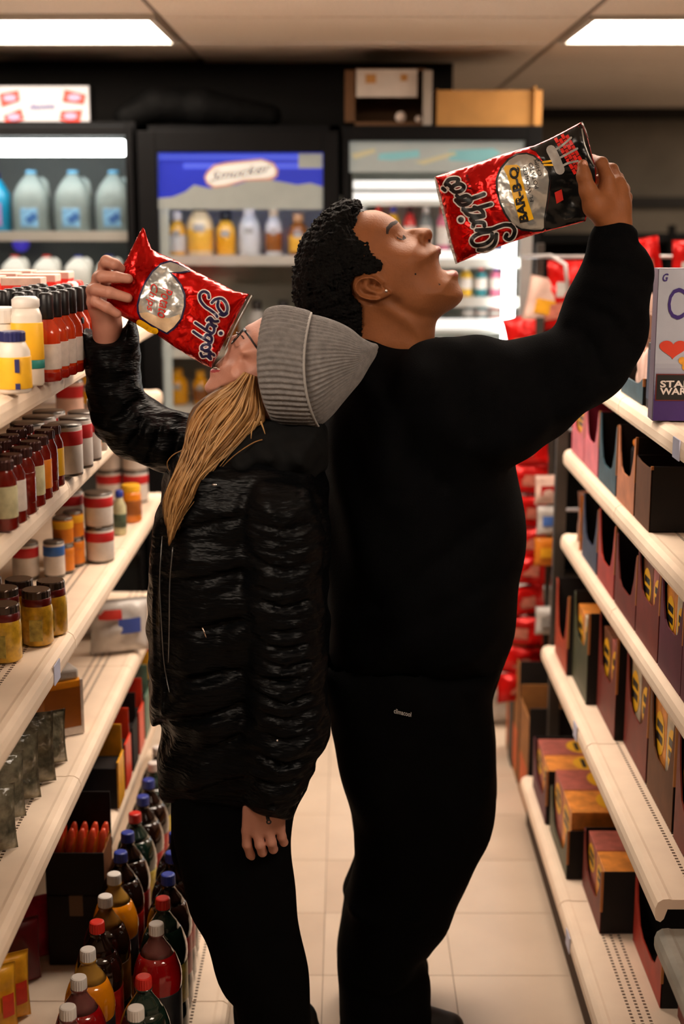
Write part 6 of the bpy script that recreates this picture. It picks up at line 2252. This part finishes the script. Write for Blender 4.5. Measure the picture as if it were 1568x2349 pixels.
for r_ in range(2):
    for i in range(5):
        o = thing('snack_stick', '%s orange snack stick from the left in the %s row of the carton' % (ORD[i], ['near', 'far'][r_]), 'snack', (-.655 + i * .0235, 2.935 + r_ * .034, L6 + .178), 0, 'orange snack sticks')
        o.rotation_euler = (-.12, .16, 0)
        mesh_obj('wrapper', lathe([(.006, 0), (.0085, .006), (.009, .120), (.007, .130), (.0035, .138)], 12), m_stick, o)
        mesh_obj('yellow_side', box_mesh(.004, .0092, -.004, .004, .03, .118), m_candy_y, o)
for i, (x, y, mm) in enumerate([(45, 2300, m_candy_y), (15, 2330, m_candy_y), (95, 2160, mat('candy_pink', C(190, 40, 70), rough=.3, var=.3, vscale=40)), (70, 2215, mat('candy_maroon', C(96, 20, 26), rough=.35, var=.3))]):
    p = atz(x, y + 40, L6)
    bag_thing('candy_bag', ['yellow and black candy bag in the lower left corner', 'yellow candy bag cut by the lower left corner', 'pink candy bag in shadow behind the snack sticks', 'maroon candy bag in shadow on the base shelf'][i], 'candy bag', (p[0] - .02, p[1], L6), .09, .15, .035, mm, rz=.5, seed=20 + i,
              panels=(('dark_stripe', -.03, .0, .03, .12, m_ink_b), ('red_patch', .01, .035, .04, .09, m_candy_r)) if i < 2 else ())

# ================================================================== right side cartons
m_logo_y = mat('logo_yellow', C(240, 180, 30), rough=.45, var=.1)
m_sbox = [mat('snack_box_rose', C(170, 92, 80), rough=.45, var=.25, vscale=40), mat('snack_box_brown', C(120, 74, 50), rough=.5, var=.25, vscale=40), mat('snack_box_pale', C(196, 176, 150), rough=.5, var=.3, vscale=40), mat('snack_box_orange', C(222, 140, 60), rough=.45, var=.3, vscale=30)]


def snack_box(x, y, z, dx, wy, h, mi, label, group, lean=0.0):
    t = thing('snack_box', label, 'box', (x, y, z), 0, group)
    part_box('carton', t, m_sbox[mi], 0, dx, 0, wy, 0, h, .0015)
    # oval logo on the aisle face, the near face and the lid
    def oval_(n_, ax, a0, a1, b0, b1, c):
        V_ = []
        for k_ in range(16):
            an = 2 * math.pi * k_ / 16
            u, v = (a0 + a1) / 2 + (a1 - a0) / 2 * math.cos(an), (b0 + b1) / 2 + (b1 - b0) / 2 * math.sin(an)
            V_.append({'x': (c, u, v), 'y': (u, c, v), 'z': (u, v, c)}[ax])
        return mesh_from(n_, V_, [tuple(range(16))])
    lg = mesh_obj('logo', oval_('logo', 'x', wy * .12, wy * .88, h * .46, h * .92, -.0008), m_logo_y, t)
    mesh_obj('logo_bars', box_mesh(-.0016, -.0010, wy * .26, wy * .74, h * .60, h * .68), m_ink_b, lg)
    mesh_obj('logo_bars', box_mesh(-.0016, -.0010, wy * .26, wy * .74, h * .73, h * .81), m_ink_b, lg)
    lg = mesh_obj('logo', oval_('logo', 'z', dx * .38, dx * .80, wy * .1, wy * .9, h + .0008), m_logo_y, t)
    mesh_obj('logo_bars', box_mesh(dx * .50, dx * .56, wy * .26, wy * .74, h + .0010, h + .0016), m_ink_b, lg)
    mesh_obj('logo_bars', box_mesh(dx * .62, dx * .68, wy * .26, wy * .74, h + .0010, h + .0016), m_ink_b, lg)
    return t


def carton(label, x, y, z, dx, wy, h, fm, notch=.38, boxes=0, bm_=0, sm=None, bh=.8, blabel=None, bgroup=None):
    """shelf-ready display carton, open top, front wall with a curved cut-out"""
    sm = sm or m_dark_shaded  # unlit side walls carry their shade in the card colour
    t = thing('display_carton', label, 'box', (x, y, z))
    w = .003
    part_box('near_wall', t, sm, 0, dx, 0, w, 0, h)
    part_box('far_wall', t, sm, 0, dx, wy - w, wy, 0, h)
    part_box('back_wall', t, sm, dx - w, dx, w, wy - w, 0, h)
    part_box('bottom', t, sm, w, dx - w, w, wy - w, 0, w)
    hl = h * notch
    pr = [(0, 0), (wy, 0), (wy, h), (wy * .95, h * .97), (wy * .88, hl + (h - hl) * .45), (wy * .78, hl + (h - hl) * .10), (wy * .66, hl), (wy * .34, hl), (wy * .22, hl + (h - hl) * .10), (wy * .12, hl + (h - hl) * .45), (wy * .05, h * .97), (0, h)]
    n = len(pr)
    V_ = [(-.0012, a, b) for a, b in pr] + [(.0018, a, b) for a, b in pr]
    bm = bmesh.new()
    vv = [bm.verts.new(v) for v in V_]
    bm.faces.new(vv[:n])
    bm.faces.new(vv[n:][::-1])
    for k_ in range(n):
        bm.faces.new([vv[k_], vv[(k_ + 1) % n], vv[n + (k_ + 1) % n], vv[n + k_]])
    bmesh.ops.recalc_face_normals(bm, faces=bm.faces)
    bmesh.ops.triangulate(bm, faces=[f for f in bm.faces if len(f.verts) > 4])
    me = bpy.data.meshes.new('front_wall')
    bm.to_mesh(me)
    bm.free()
    mesh_obj('front_wall', me, fm, t)
    # cut edge of raw card along the near corner
    part_box('cut_edge', t, m_cut, -.0014, .004, -.0008, w + .0004, h * notch, h + .0006)
    for i in range(boxes):
        bw = (wy - .012) / boxes
        snack_box(x + .008, y + .006 + i * bw, z + .0035, dx * .55, bw - .004, h * bh, (bm_ + i) % 4, (['nearer ', 'farther '][i] if boxes > 1 else '') + blabel, bgroup)
    return t


m_cut = mat('card_cut_edge', C(186, 120, 66), rough=.85, var=.1)
m_f_pink = mat('front_pink', C(214, 110, 124), rough=.5, var=.18, vscale=20)
m_f_mag = mat('front_magenta', C(140, 34, 58), rough=.5, var=.15)
m_f_teal = mat('front_teal', C(44, 72, 84), rough=.5, var=.3, vscale=30)
m_f_tan = mat('front_tan_rose', C(182, 116, 80), rough=.55, var=.22, vscale=24)
m_f_brown = mat('front_brown', C(96, 58, 33), rough=.7, var=.15)
m_f_red = mat('front_brick_red', C(106, 33, 24), rough=.55, var=.15, vscale=20)
m_f_redl = mat('front_bright_red', C(166, 48, 32), rough=.5, var=.2, vscale=20)
m_f_plum = mat('front_plum', C(86, 26, 46), rough=.55, var=.15, vscale=20)
m_f_blue = mat('front_dusk_blue', C(44, 50, 74), rough=.5, var=.3, vscale=30)
m_f_green = mat('front_olive', C(66, 70, 48), rough=.5, var=.25, vscale=24)
m_f_or = mat('front_orange_red', C(170, 60, 28), rough=.5, var=.2, vscale=24)

XR = .618
carton('pink display carton at the far end of the second right shelf', XR, 3.665, R2, .28, .20, .165, m_f_pink, .40, 1, 0, m_f_mag, .8, 'snack box inside the far pink carton', 'boxes in pink cartons')
carton('pink display carton with stepped front on the second right shelf', XR, 3.455, R2, .28, .20, .165, m_f_pink, .45, 0, 0, m_f_mag)
carton('teal fronted display carton on the second right shelf', XR, 3.215, R2, .30, .225, .165, m_f_teal, .30)
carton('tan and rose display carton holding a black tray', XR, 3.005, R2, .30, .195, .170, m_f_tan, .42)
carton('plain dark brown carton, nearest on the second right shelf', XR, 2.845, R2, .30, .145, .135, m_f_brown, .95)
t = thing('black_tray', 'black plastic tray with yellow snack on top in the tan carton', 'tray', (XR + .02, 3.012, R2 + .004))
part_box('tray', t, mat('black_plastic', C(34, 35, 38), rough=.35), 0, .24, 0, .16, 0, .125, .010)
part_box('yellow_pack', t, m_orange_l, .0, .20, .03, .14, .125, .142, .006)
bag_thing('yellow_bag', 'yellow snack bag leaning at the right edge on the second shelf', 'snack bag', (.93, 2.90, R2), .12, .17, .05, m_candy_y, rz=.4, seed=31)
bag_thing('yellow_bag', 'dark yellow snack bag in front of the other at the right edge', 'snack bag', (.83, 2.72, R2), .12, .12, .05, m_orange_l, rz=.4, seed=32)
# third shelf
bag_thing('orange_pack', 'white topped orange pack at the far end of the third right shelf', 'snack bag', (.66, 3.70, R3), .09, .15, .06, m_orange_l, rz=.3, seed=33, panels=(('white_top', -.03, .03, .09, .135, m_bagw),))
carton('dusk blue display carton on the third right shelf', XR, 3.42, R3, .30, .22, .165, m_f_blue, .35)
carton('red fronted display carton behind a brown one on the third right shelf', XR, 3.19, R3, .30, .215, .175, m_f_redl, .34)
carton('dark red open display carton in the middle of the third right shelf', XR, 2.94, R3, .30, .235, .165, m_f_red, .34)
carton('tall brick red display carton with yellow logo packs on the third shelf', XR, 2.715, R3, .30, .215, .188, m_f_red, .52, 2, 0, None, .88, 'yellow logo snack box in the tall brick red carton', 'boxes in the brick red carton')
carton('plum display carton with yellow logo packs, third shelf right edge', XR, 2.515, R3, .30, .190, .188, m_f_plum, .52, 2, 2, None, .88, 'yellow logo snack box in the plum carton at the right edge', 'boxes in the plum carton')
carton('plum display carton just outside the right edge of the frame', XR, 2.375, R3, .30, .135, .188, m_f_plum, .5)
# fourth shelf
XF = .645
carton('orange red display carton at the far end of the fourth right shelf', .585, 3.625, R4, .30, .21, .215, m_f_or, .34)
carton('olive fronted display carton on the fourth right shelf', .60, 3.395, R4, .32, .225, .235, m_f_green, .55, 2, 2, None, .85, 'pale snack box in the olive carton', 'boxes in the olive carton')
carton('dark red display carton next to the olive one', .625, 3.150, R4, .32, .235, .245, m_f_red, .45, 2, 0, None, .85, 'yellow logo snack box in the dark red carton by the olive one', 'boxes in the fourth shelf red carton')
carton('dark red display carton with rose packs in the middle of the fourth shelf', XF, 2.890, R4, .32, .245, .245, m_f_red, .42, 2, 1, None, .85, 'yellow logo snack box in the middle carton of the fourth shelf', 'boxes in the middle fourth shelf carton')
carton('brown red display carton at the right of the fourth shelf', XF, 2.640, R4, .32, .235, .240, m_f_brown, .40, 2, 2, None, .85, 'yellow logo snack box in the brown red carton', 'boxes in the brown red fourth shelf carton')
carton('dark red display carton nearest on the fourth right shelf', XF, 2.395, R4, .32, .225, .235, m_f_red, .35, 2, 0, None, .85, 'yellow logo snack box in the nearest fourth shelf carton', 'boxes in the nearest fourth shelf carton')
carton('orange red carton on the worn grey shelf at the lower right', XF + .03, 2.10, R4 - .055, .30, .22, .235, m_f_or, .5)
# base shelf
XB = .625
carton('plum tray carton at the far end of the right base shelf', .532, 3.56, R5, .34, .26, .150, m_f_plum, .35, 2, 3, None, .95, 'orange snack box in the far plum tray on the base shelf', 'boxes in the far base tray')
carton('dark tray carton of orange boxes on the right base shelf', .540, 3.24, R5, .34, .29, .125, m_f_green, .30, 2, 3, None, 1.35, 'orange and rose snack box standing tall in the dark base tray', 'boxes in the middle base tray')
carton('dark tray carton with one orange box, near on the base shelf', .575, 2.97, R5, .34, .24, .150, m_f_red, .35, 2, 3, None, .95, 'orange snack box in the near base tray', 'boxes in the near base tray')
carton('empty dark red open carton on the right base shelf', XB + .02, 2.66, R5, .34, .28, .170, m_f_redl, .32)
carton('empty black brown carton nearest on the right base shelf', XB + .05, 2.33, R5, .27, .30, .185, m_f_red, .9)

# top right shelf
ZR = R1
cb_ = thing('cereal_box', 'purple and white cereal box with heart at the right edge', 'box', (.592, 2.745, ZR), -.05)
w_, d_, h_ = .205, .055, .292
m_cw = mat('cereal_white_card', C(176, 180, 194), rough=.45, var=.04)
m_cpur = mat('cereal_purple_card', C(62, 34, 104), rough=.45, var=.06)
m_cpur2 = mat('cereal_lilac_card', C(136, 116, 176), rough=.45, var=.06)
m_cside = mat('cereal_side_card', C(86, 60, 78), rough=.5, var=.1)
part_box('carton', cb_, m_cside, 0, w_, 0, d_, 0, h_, .0015)
fr = part_box('front_panel', cb_, m_cw, .001, w_ - .001, -.0012, 0, .001, h_ - .001)
N_ = 10
for i in range(N_):
    f = i / (N_ - 1)
    mm = mat('cereal_fade_%d' % i, tuple(a * (1 - f) + b * f for a, b in zip(C(62, 34, 104), C(176, 180, 194))), rough=.45)
    part_box('fade_band', fr, mm, .0012, w_ - .0012, -.0018, -.0012, .035 + i * .0085, .035 + (i + 1) * .0085)
part_box('purple_base', fr, m_cpur, .0012, w_ - .0012, -.0018, -.0012, .0012, .035)


def box_print(name, parent, m, V2, F, y):
    return mesh_obj(name, mesh_from(name, [(v[0], y, v[1]) for v in V2], F), m, parent)


m_inkp = mat('ink_purple', C(54, 30, 112), rough=.45)
tv, tf, ts = text_tris('Ch', 1.0, 0, 0.0)
box_print('brand_lettering', fr, m_inkp, np.stack([.020 + tv[:, 0] / ts[0] * .056, .196 + tv[:, 1] / ts[1] * .060], 1), tf, -.0026)
tv, tf, ts = text_tris('G', 1.0, .3, 0.02)
box_print('maker_lettering', fr, m_inkp, np.stack([.008 + tv[:, 0] / ts[0] * .011, .268 + tv[:, 1] / ts[1] * .015], 1), tf, -.0026)
hp = []
for k_ in range(40):
    a = 2 * math.pi * k_ / 40
    hp.append((.034 + 16 * math.sin(a) ** 3 * .00165, .141 + (13 * math.cos(a) - 5 * math.cos(2 * a) - 2 * math.cos(3 * a) - math.cos(4 * a)) * .00125))
box_print('heart', fr, mat('ink_heart_red', C(214, 62, 36), rough=.45), np.array(hp), [tuple(range(40))], -.0028)
cn = [ribbon(np.array([(.052, .118), (.066, .112), (.082, .120), (.10, .112)]), .014, 4), disc((.075, .100), .010), disc((.060, .106), .008), disc((.095, .104), .012), disc((.12, .11), .014)]
for q, (v_, f_) in enumerate(cn):
    box_print('cereal_print', fr, mat('ink_gold', C(220, 150, 40), rough=.5, var=.3, vscale=80), v_, f_, -.0030 - q * .0002)
pn_ = part_box('tie_in_border', fr, mat('ink_maroon', C(110, 34, 30), rough=.4), .004, w_ - .02, -.0030, -.0024, .040, .092)
part_box('tie_in_panel', fr, m_ink_b, .006, w_ - .022, -.0040, -.0034, .042, .090)
for s_, zz in (('STAR', .066), ('WARS', .052)):
    tv, tf, ts = text_tris(s_, 1.0, 0, 0.03)
    box_print('tie_in_lettering', fr, m_ink_w, np.stack([.012 + tv[:, 0] / ts[0] * .060, zz + tv[:, 1] / ts[1] * .0135], 1), tf, -.0048)
t = thing('dark_box', 'dark grey box standing behind the cereal box', 'box', (.622, 2.90, ZR))
part_box('carton', t, mat('charcoal_card', C(30, 26, 28), rough=.6, var=.1), 0, .20, 0, .05, 0, .135, .002)
part_box('label', t, m_f_blue, -.0015, 0, .006, .044, .02, .12)
carton('teal tray of small packs on the top right shelf', .622, 2.98, ZR, .28, .24, .055, m_f_teal, .7)
for i in range(4):
    bag_thing('small_pack', '%s small white and pink pack from the camera in the teal tray' % ORD[i], 'snack bag', (.66, 3.005 + i * .055, ZR + .004), .07, .105, .028, m_pinkish, rz=1.35, seed=40 + i, group='packs in the teal tray', panels=(('gold_print', -.02, .02, .02, .06, m_orange_l),))
for i in range(3):
    t = thing('brown_box', ['bottom', 'middle', 'top'][i] + ' brown box of the stack behind the cereal box', 'box', (.70, 3.28, ZR + i * .0555), 0, 'stacked brown boxes on the top right shelf')
    part_box('carton', t, m_f_brown, 0, .16, 0, .12, 0, .055, .002)
    part_box('label', t, m_orange_l, .01, .10, -.0014, 0, .012, .042)
carton('pink tray at the far end of the top right shelf', .622, 3.45, ZR, .26, .35, .07, m_f_pink, .6)

# big floor cartons beyond the shelf end
m_kraft = mat('kraft_carton', C(150, 98, 48), rough=.8, var=.25, vscale=14)
m_kraft_or = mat('kraft_orange_print', C(196, 88, 30), rough=.7, var=.2)
for i, (y0, wy, h, lab) in enumerate([(3.955, .22, .335, 'nearer open kraft carton on the floor at the shelf end'), (4.20, .33, .40, 'farther open kraft carton on the floor behind the nearer one')]):
    t = thing('floor_carton', lab, 'box', (.535, y0, 0))
    part_box('near_wall', t, m_dark_shaded, 0, .34, 0, .004, 0, h)  # unlit near face of the kraft carton, shade put into its colour
    part_box('far_wall', t, m_kraft, 0, .34, wy - .004, wy, 0, h)
    part_box('aisle_wall', t, m_kraft, 0, .004, .004, wy - .004, 0, h * (.96 if i else .88))
    part_box('back_wall', t, m_kraft, .336, .34, .004, wy - .004, 0, h)
    part_box('bottom', t, m_kraft, .004, .336, .004, wy - .004, 0, .005)
    part_box('orange_print', t, m_kraft_or, -.0012, 0, .03, wy - .03, .03, h * .4)
bag_thing('white_sack', 'white paper sack standing beyond the floor cartons', 'sack', (.545, 4.75, 0), .24, .52, .12, m_bagw, rz=.1, seed=50, panels=(('grey_print', -.05, .05, .1, .2, m_greyink),))

# ================================================================== chip rack with red bags
m_chipred = mat('chip_bag_red', C(206, 16, 14), rough=.28, metal=.25, var=.18, vscale=20, bump=.006, bscale=26)
m_wirew = mat('white_wire', C(190, 186, 186), rough=.4, metal=.3)
rk = thing('chip_rack', 'white wire rack hung with red chip bags beyond the right shelves', 'rack', (.60, 4.50, 0))
part_box('post', rk, m_steel, -.012, .012, -.012, .012, 0, 1.66, .002)
part_box('post', rk, m_steel, .80, .824, -.012, .012, 0, 1.66, .002)
for z in (1.62, 1.36, 1.08, .82, .56):
    mesh_obj('crossbar', tube_mesh([(-.06, -.02, z), (.84, -.02, z)], .005, 8), m_wirew, rk)
mesh_obj('top_hook', tube_mesh([(-.06, -.02, 1.62), (.02, -.10, 1.625), (.06, -.13, 1.60), (.07, -.135, 1.52)], .006, 8), m_wirew, rk)
part_box('base', rk, m_steel, -.03, .85, -.055, .12, 0, .03, .003)
cl = [(1212, 1030), (1216, 1098), (1214, 1172), (1222, 1240), (1216, 1306), (1208, 1376), (1198, 1446), (1192, 1512), (1184, 1574)]
pan_l = mat('chip_label_pale', C(190, 110, 92), rough=.4, var=.3, vscale=40)
ords = ['topmost', 'second', 'third', 'fourth', 'fifth', 'sixth', 'seventh', 'eighth', 'lowest']
for i, (x, y) in enumerate(cl):
    c = at(x, y, 4.30 + .012 * (i % 2))
    bag_thing('chip_bag', ords[i] + ' red chip bag hanging in the column beside the man', 'chip bag', (c[0], c[1], c[2] - .047), .13, .094, .045, m_chipred, rz=-.3 + .3 * (i % 3), tilt=.10 * ((i * 2 % 5) - 2) / 2, lean=.06 * ((i % 4) - 1.5), group='red chip bags in the hanging column', seed=60 + i % 4,
              panels=(('label', -.028, .022, .028, .062, pan_l),))
clip = thing('clip_strip', 'dark metal strip carrying the column of red chip bags', 'strip', (float(at(1222, 1300, 4.38)[0]), 4.38, 0))
part_box('strip', clip, m_steel, -.012, .012, -.004, .004, .30, 1.44)
part_box('foot', clip, m_steel, -.06, .06, -.05, .05, 0, .30, .004)
clip2 = thing('clip_strip', 'thin strip carrying the small side column of snack bags', 'strip', (float(at(1256, 1300, 4.235)[0]), 4.235, 0))
part_box('strip', clip2, m_steel, -.008, .008, -.003, .003, .25, 1.40)
part_box('foot', clip2, m_steel, -.03, .03, -.02, .02, 0, .25, .003)
side = [(1252, 1120, m_pinkish, 'white and red snack bag in the side column, topmost'), (1256, 1190, m_bagw, 'white and blue snack bag in the side column'), (1250, 1262, m_orange_l, 'orange snack bag in the side column'), (1252, 1420, m_bagw, 'small white snack bag low in the side column')]
for i, (x, y, mm, lab) in enumerate(side):
    c = at(x, y, 4.20)
    bag_thing('snack_bag', lab, 'snack bag', (c[0], c[1], c[2] - .05), .07, .09, .035, mm, rz=.1, seed=70 + i, group='snack bags in the side column', panels=(('print', -.02, .02, .03, .06, [m_chipred, m_candy_b, m_candy_y, m_greyink][i]),))
ups = [(1215, 775, m_chipred, 'red bag low on the rack beside the bright cooler'), (1312, 790, m_chipred, 'red bag next to the low one beside the bright cooler'), (1240, 690, m_pinkish, 'pale pack hanging left on the rack above her shoulder line'), (1278, 700, m_chipred, 'red and white bag in the middle row of the rack'), (1300, 650, m_chipred, 'red bag at the top left of the rack'), (1335, 660, m_orange_l, 'orange bag on the rack behind the raised forearm'),
       (1480, 600, m_chipred, 'red bag at the top of the rack above the cereal box, left one'), (1585, 604, m_chipred, 'red bag at the top of the rack above the cereal box, right one'), (1455, 720, m_pinkish, 'pale bag on the rack right of the raised arm')]
for i, (x, y, mm, lab) in enumerate(ups):
    c = at(x, y, 4.40)
    bag_thing('chip_bag', lab, 'chip bag', (c[0], c[1], c[2] - .07), .125, .14, .045, mm, rz=.15 * ((i % 3) - 1), tilt=.2 * ((i % 3) - 1), group='bags on the wire rack', seed=75 + i % 5, panels=(('label', -.035, .035, .03, .075, [pan_l, m_bagw, m_candy_y][i % 3]),))
# low bags under the second right shelf end
for i, (x, y, mm, lab) in enumerate([(1312, 1130, m_pinkish, 'white and red bag tucked at the far end of the third right shelf')]):
    c = at(x, y, 3.80)
    bag_thing('snack_bag', lab, 'snack bag', (.70, 3.82, R3), .16, .14, .07, mm, rz=.4, seed=80, panels=(('red_print', -.06, .06, .02, .07, m_chipred),))

# ================================================================== cooler contents
m_jug = mat('water_jug_plastic', C(142, 156, 154), rough=.3, trans=.25, var=.05, ior=1.2)
m_jugcap = mat('jug_cap_blue', C(96, 160, 196), rough=.35)
m_juglab = mat('jug_label_blue', C(120, 170, 206), rough=.45, var=.25, vscale=30)
m_juglab2 = mat('jug_label_navy', C(50, 96, 156), rough=.45)
m_milk = mat('milk_white', C(238, 238, 232), rough=.4, var=.03)


def jug(px, z, H_, W_, body, cap, lab, label, group, Y=5.21):
    x = xw(px, Y)
    r = W_ / 2
    t = container('jug', label, 'jug', [('body', lathe([(r * .9, 0), (r * .98, .006), (r * .98, H_ * .50), (r * .93, H_ * .62), (r * .72, H_ * .76), (r * .42, H_ * .88), (r * .26, H_ * .93), (r * .24, H_ * .95)], 32, .35), body),
                ('cap', lathe([(r * .30, H_ * .94), (r * .30, H_ * .995), (r * .26, H_)], 20), cap)], (x, Y, z + .0005), 0, group)
    hp_ = [(r * .55, -.0, H_ * .86), (r * .84, -.02, H_ * .80), (r * .92, -.02, H_ * .66), (r * .90, -.01, H_ * .56)]
    mesh_obj('handle', tube_mesh(catmull(np.array(hp_), 4, False), .009, 8), body, t)
    if lab:
        lb = mesh_obj('label', box_mesh(-r * .52, r * .52, -r * .988 - .001, -r * .985 + .012, H_ * .06, H_ * .40, .008), lab, t)
        bmx = box_mesh(-r * .30, r * .30, -.0012, .0012, -.012, .012)
        s = mesh_obj('label_stroke', bmx, m_juglab2, lb, (r * .14, -r * .988 - .002, H_ * .22))
        s.rotation_euler = (0, -.6, 0)
    return t


Hj = zw(392, 5.21) - zs1
for px in (-20, 75, 170, 263):
    if px == -20:
        continue
    jug(px, zs1, Hj, .128, m_jug, m_jugcap, m_juglab, ['first', 'second', 'third'][{75: 0, 170: 1, 263: 2}[px]] + ' clear water jug from the left in the left cooler', 'clear water jugs in the left cooler')
container('blue_bottle', 'teal blue detergent like bottle at the left frame edge in the cooler', 'bottle', [('body', lathe([(.048, 0), (.052, .005), (.052, .13), (.03, .17), (.018, .185)], 28), mat('bottle_teal', C(24, 130, 170), rough=.25, coat=.3)), ('cap', lathe([(.02, .185), (.02, .205), (.016, .208)], 20), m_navy),
          ('label', box_mesh(-.03, .03, -.054, -.050, .02, .10), mat('label_mauve', C(150, 120, 170), rough=.4))], (xw(-8, 5.21), 5.21, zs1 + .0005))
Hm = zw(590, 5.21) - zs1b
for px, cp, lab in ((30, caps['red'], 'white milk jug at the left with dark red cap on second cooler shelf'), (103, caps['red'], 'white milk jug with red cap in the left cooler'), (176, caps['blue'], 'white milk jug with blue cap in the left cooler'), (248, caps['blue'], 'white milk jug with blue cap hidden behind her hand')):
    jug(px, zs1b, Hm * 1.05, .098, m_milk, cp, None, lab, 'milk jugs in the left cooler')
r = .032
o = tag(mesh_obj('purple_ball', lathe([(.0001, -r)] + [(r * math.sin(a), -r * math.cos(a)) for a in [math.pi * i / 10 for i in range(1, 10)]] + [(.0001, r)], 20), mat('violet_glow_plastic', C(84, 70, 214), rough=.4, emit=.25, ecol=C(84, 70, 230)), None, (xw(45, 5.4), 5.40, zs1 - .012 - r)), 'round violet ball under the shelf in the left cooler', 'light')  # ball glows faintly through its own material
for i in range(4):
    jug(10 + i * 75, .95, .22, .10, m_milk, caps['yellow' if i % 2 else 'red'], None, '%s milk jug from the left on the low shelf of the left cooler' % ORD[i], 'low milk jugs in the left cooler')


def juice(px, z, top, W_, body, lab, cap, label, Y=5.20):
    x = xw(px, Y)
    H_ = zw(top, Y) - z
    r = W_ / 2
    return container('juice_bottle', label, 'bottle', [('body', lathe([(r * .9, 0), (r, .004), (r, H_ * .52), (r * .92, H_ * .64), (r * .6, H_ * .76), (r * .44, H_ * .80)], 28), body),
                     ('label', lathe([(r * 1.005, H_ * .08), (r * 1.015, H_ * .085), (r * 1.015, H_ * .46), (r * 1.005, H_ * .465)], 28), lab), ('emblem', box_mesh(-r * .42, r * .42, -r * 1.03 - .001, -r * .9, H_ * .42, H_ * .56, .004), m_greyink),
                     ('cap', lathe([(r * .52, H_ * .79), (r * .55, H_ * .80), (r * .55, H_ * .98), (r * .45, H_)], 24), cap)], (x, Y, z + .0005))


m_j = {'cream': mat('juice_cream', C(236, 210, 160), rough=.2, coat=.3, var=.08), 'yellow': mat('juice_yellow', C(232, 176, 60), rough=.2, coat=.3, var=.1), 'white': mat('juice_white', C(206, 206, 206), rough=.3, var=.1), 'brown': mat('juice_amber', C(140, 84, 34), rough=.2, coat=.3, var=.2, vscale=30), 'gold': mat('juice_gold', C(226, 160, 14), rough=.2, coat=.3, var=.12)}
zj = zs2
juice(405, zj, 486, .062, m_j['yellow'], m_j['white'], caps['white'], 'pale juice bottle with white cap, leftmost in the juice cooler')
juice(458, zj, 458, .094, m_j['cream'], m_j['yellow'], caps['black'], 'large yellow juice bottle with tall black cap in the juice cooler')
juice(517, zj, 486, .070, m_j['yellow'], m_j['gold'], caps['black'], 'smaller yellow juice bottle with black cap in the juice cooler')
juice(571, zj, 470, .076, m_j['white'], m_j['white'], caps['white'], 'white bottle with white cap in the juice cooler')
juice(627, zj, 474, .060, m_j['white'], m_j['brown'], mat('cap_cream', C(220, 196, 160), rough=.4), 'brown labelled bottle with cream cap in the juice cooler')
juice(684, zj, 490, .072, m_j['brown'], m_j['yellow'], mat('cap_tan', C(214, 160, 110), rough=.4), 'amber bottle with tan cap behind the man\'s hair')
z2 = zw(800, CY + 0.1)
for i in range(5):
    juice(400 + i * 62, z2, 690, .066, [m_j['brown'], m_j['white']][i % 2], m_j['brown'], caps['black'], ['dim amber bottle, first on the second juice cooler shelf', 'dim white bottle behind the bag on the second juice cooler shelf', 'dim amber bottle in the middle of the second juice shelf', 'dim white bottle beside the beanie on the second juice shelf', 'dim amber bottle last on the second juice shelf'][i])
z3 = zw(935, CY + 0.1)
juice(397, z3, 845, .080, m_j['gold'], m_j['gold'], caps['yellow'], 'bright golden juice bottle behind her raised arm')
juice(452, z3, 850, .060, m_j['gold'], m_j['brown'], caps['yellow'], 'second golden juice bottle next to the chin')
juice(510, z3, 850, .066, m_j['brown'], m_j['brown'], caps['black'], 'dark juice bottle next to the golden ones')


def small_bottle(px, z, top, W_, body, cap, label, Y=5.20):
    x = xw(px, Y)
    H_ = zw(top, Y) - z
    r = W_ / 2
    return container('drink_bottle', label, 'bottle', [('body', lathe([(r * .9, 0), (r, .004), (r, H_ * .68), (r * .6, H_ * .84), (r * .42, H_ * .87)], 24), body), ('label', lathe([(r * 1.01, H_ * .25), (r * 1.02, H_ * .26), (r * 1.02, H_ * .6), (r * 1.01, H_ * .61)], 24), m_hotlab),
                     ('cap', lathe([(r * .48, H_ * .86), (r * .48, H_ * .98), (r * .4, H_)], 20), cap)], (x, Y, z + .0005))


cols = [('red', C(206, 50, 50)), ('yellow', C(230, 180, 50)), ('teal', C(50, 130, 140)), ('grey', C(120, 126, 128)), ('pink', C(220, 120, 150)), ('orange', C(226, 130, 50)), ('navy', C(40, 60, 110)), ('green', C(80, 140, 80))]
cm = {n_: mat('drink_' + n_, c, rough=.25, coat=.3, var=.15, vscale=30) for n_, c in cols}
sh = [(zs3[1], 474, [(832, 'grey'), (868, 'grey'), (902, 'yellow'), (940, 'red'), (976, 'grey'), (1016, 'pink'), (1060, 'teal'), (1100, 'orange'), (1150, 'navy')], 'upper shelf'),
      (zs3[2], 612, [(1070, 'yellow'), (1105, 'teal'), (1140, 'pink')], 'middle shelf'), (zs3[3], 694, [(1076, 'grey'), (1108, 'teal'), (1140, 'red')], 'lower shelf'),
      (.95, 776, [(1012, 'grey'), (1056, 'red'), (1090, 'orange'), (1128, 'yellow')], 'bottom visible shelf')]
for z, top, lst, sname in sh:
    for i, (px, cn_) in enumerate(lst):
        nth = ['first', 'second', 'third', 'fourth', 'fifth', 'sixth', 'seventh', 'eighth', 'ninth'][i]
        small_bottle(px, z, top, .046, cm[cn_], caps[['white', 'red', 'blue', 'black'][i % 4]], '%s bottle, %s from left on the %s of the bright cooler' % (cn_, nth, sname))

# films, rails and plastics given a faint glow need no direct light sampling
for m_ in bpy.data.materials:
    if m_.name not in ('troffer_diffuser', 'cooler_lamp', 'cooler_lamp_soft'):
        try:
            m_.cycles.emission_sampling = 'NONE'
        except Exception:
            pass
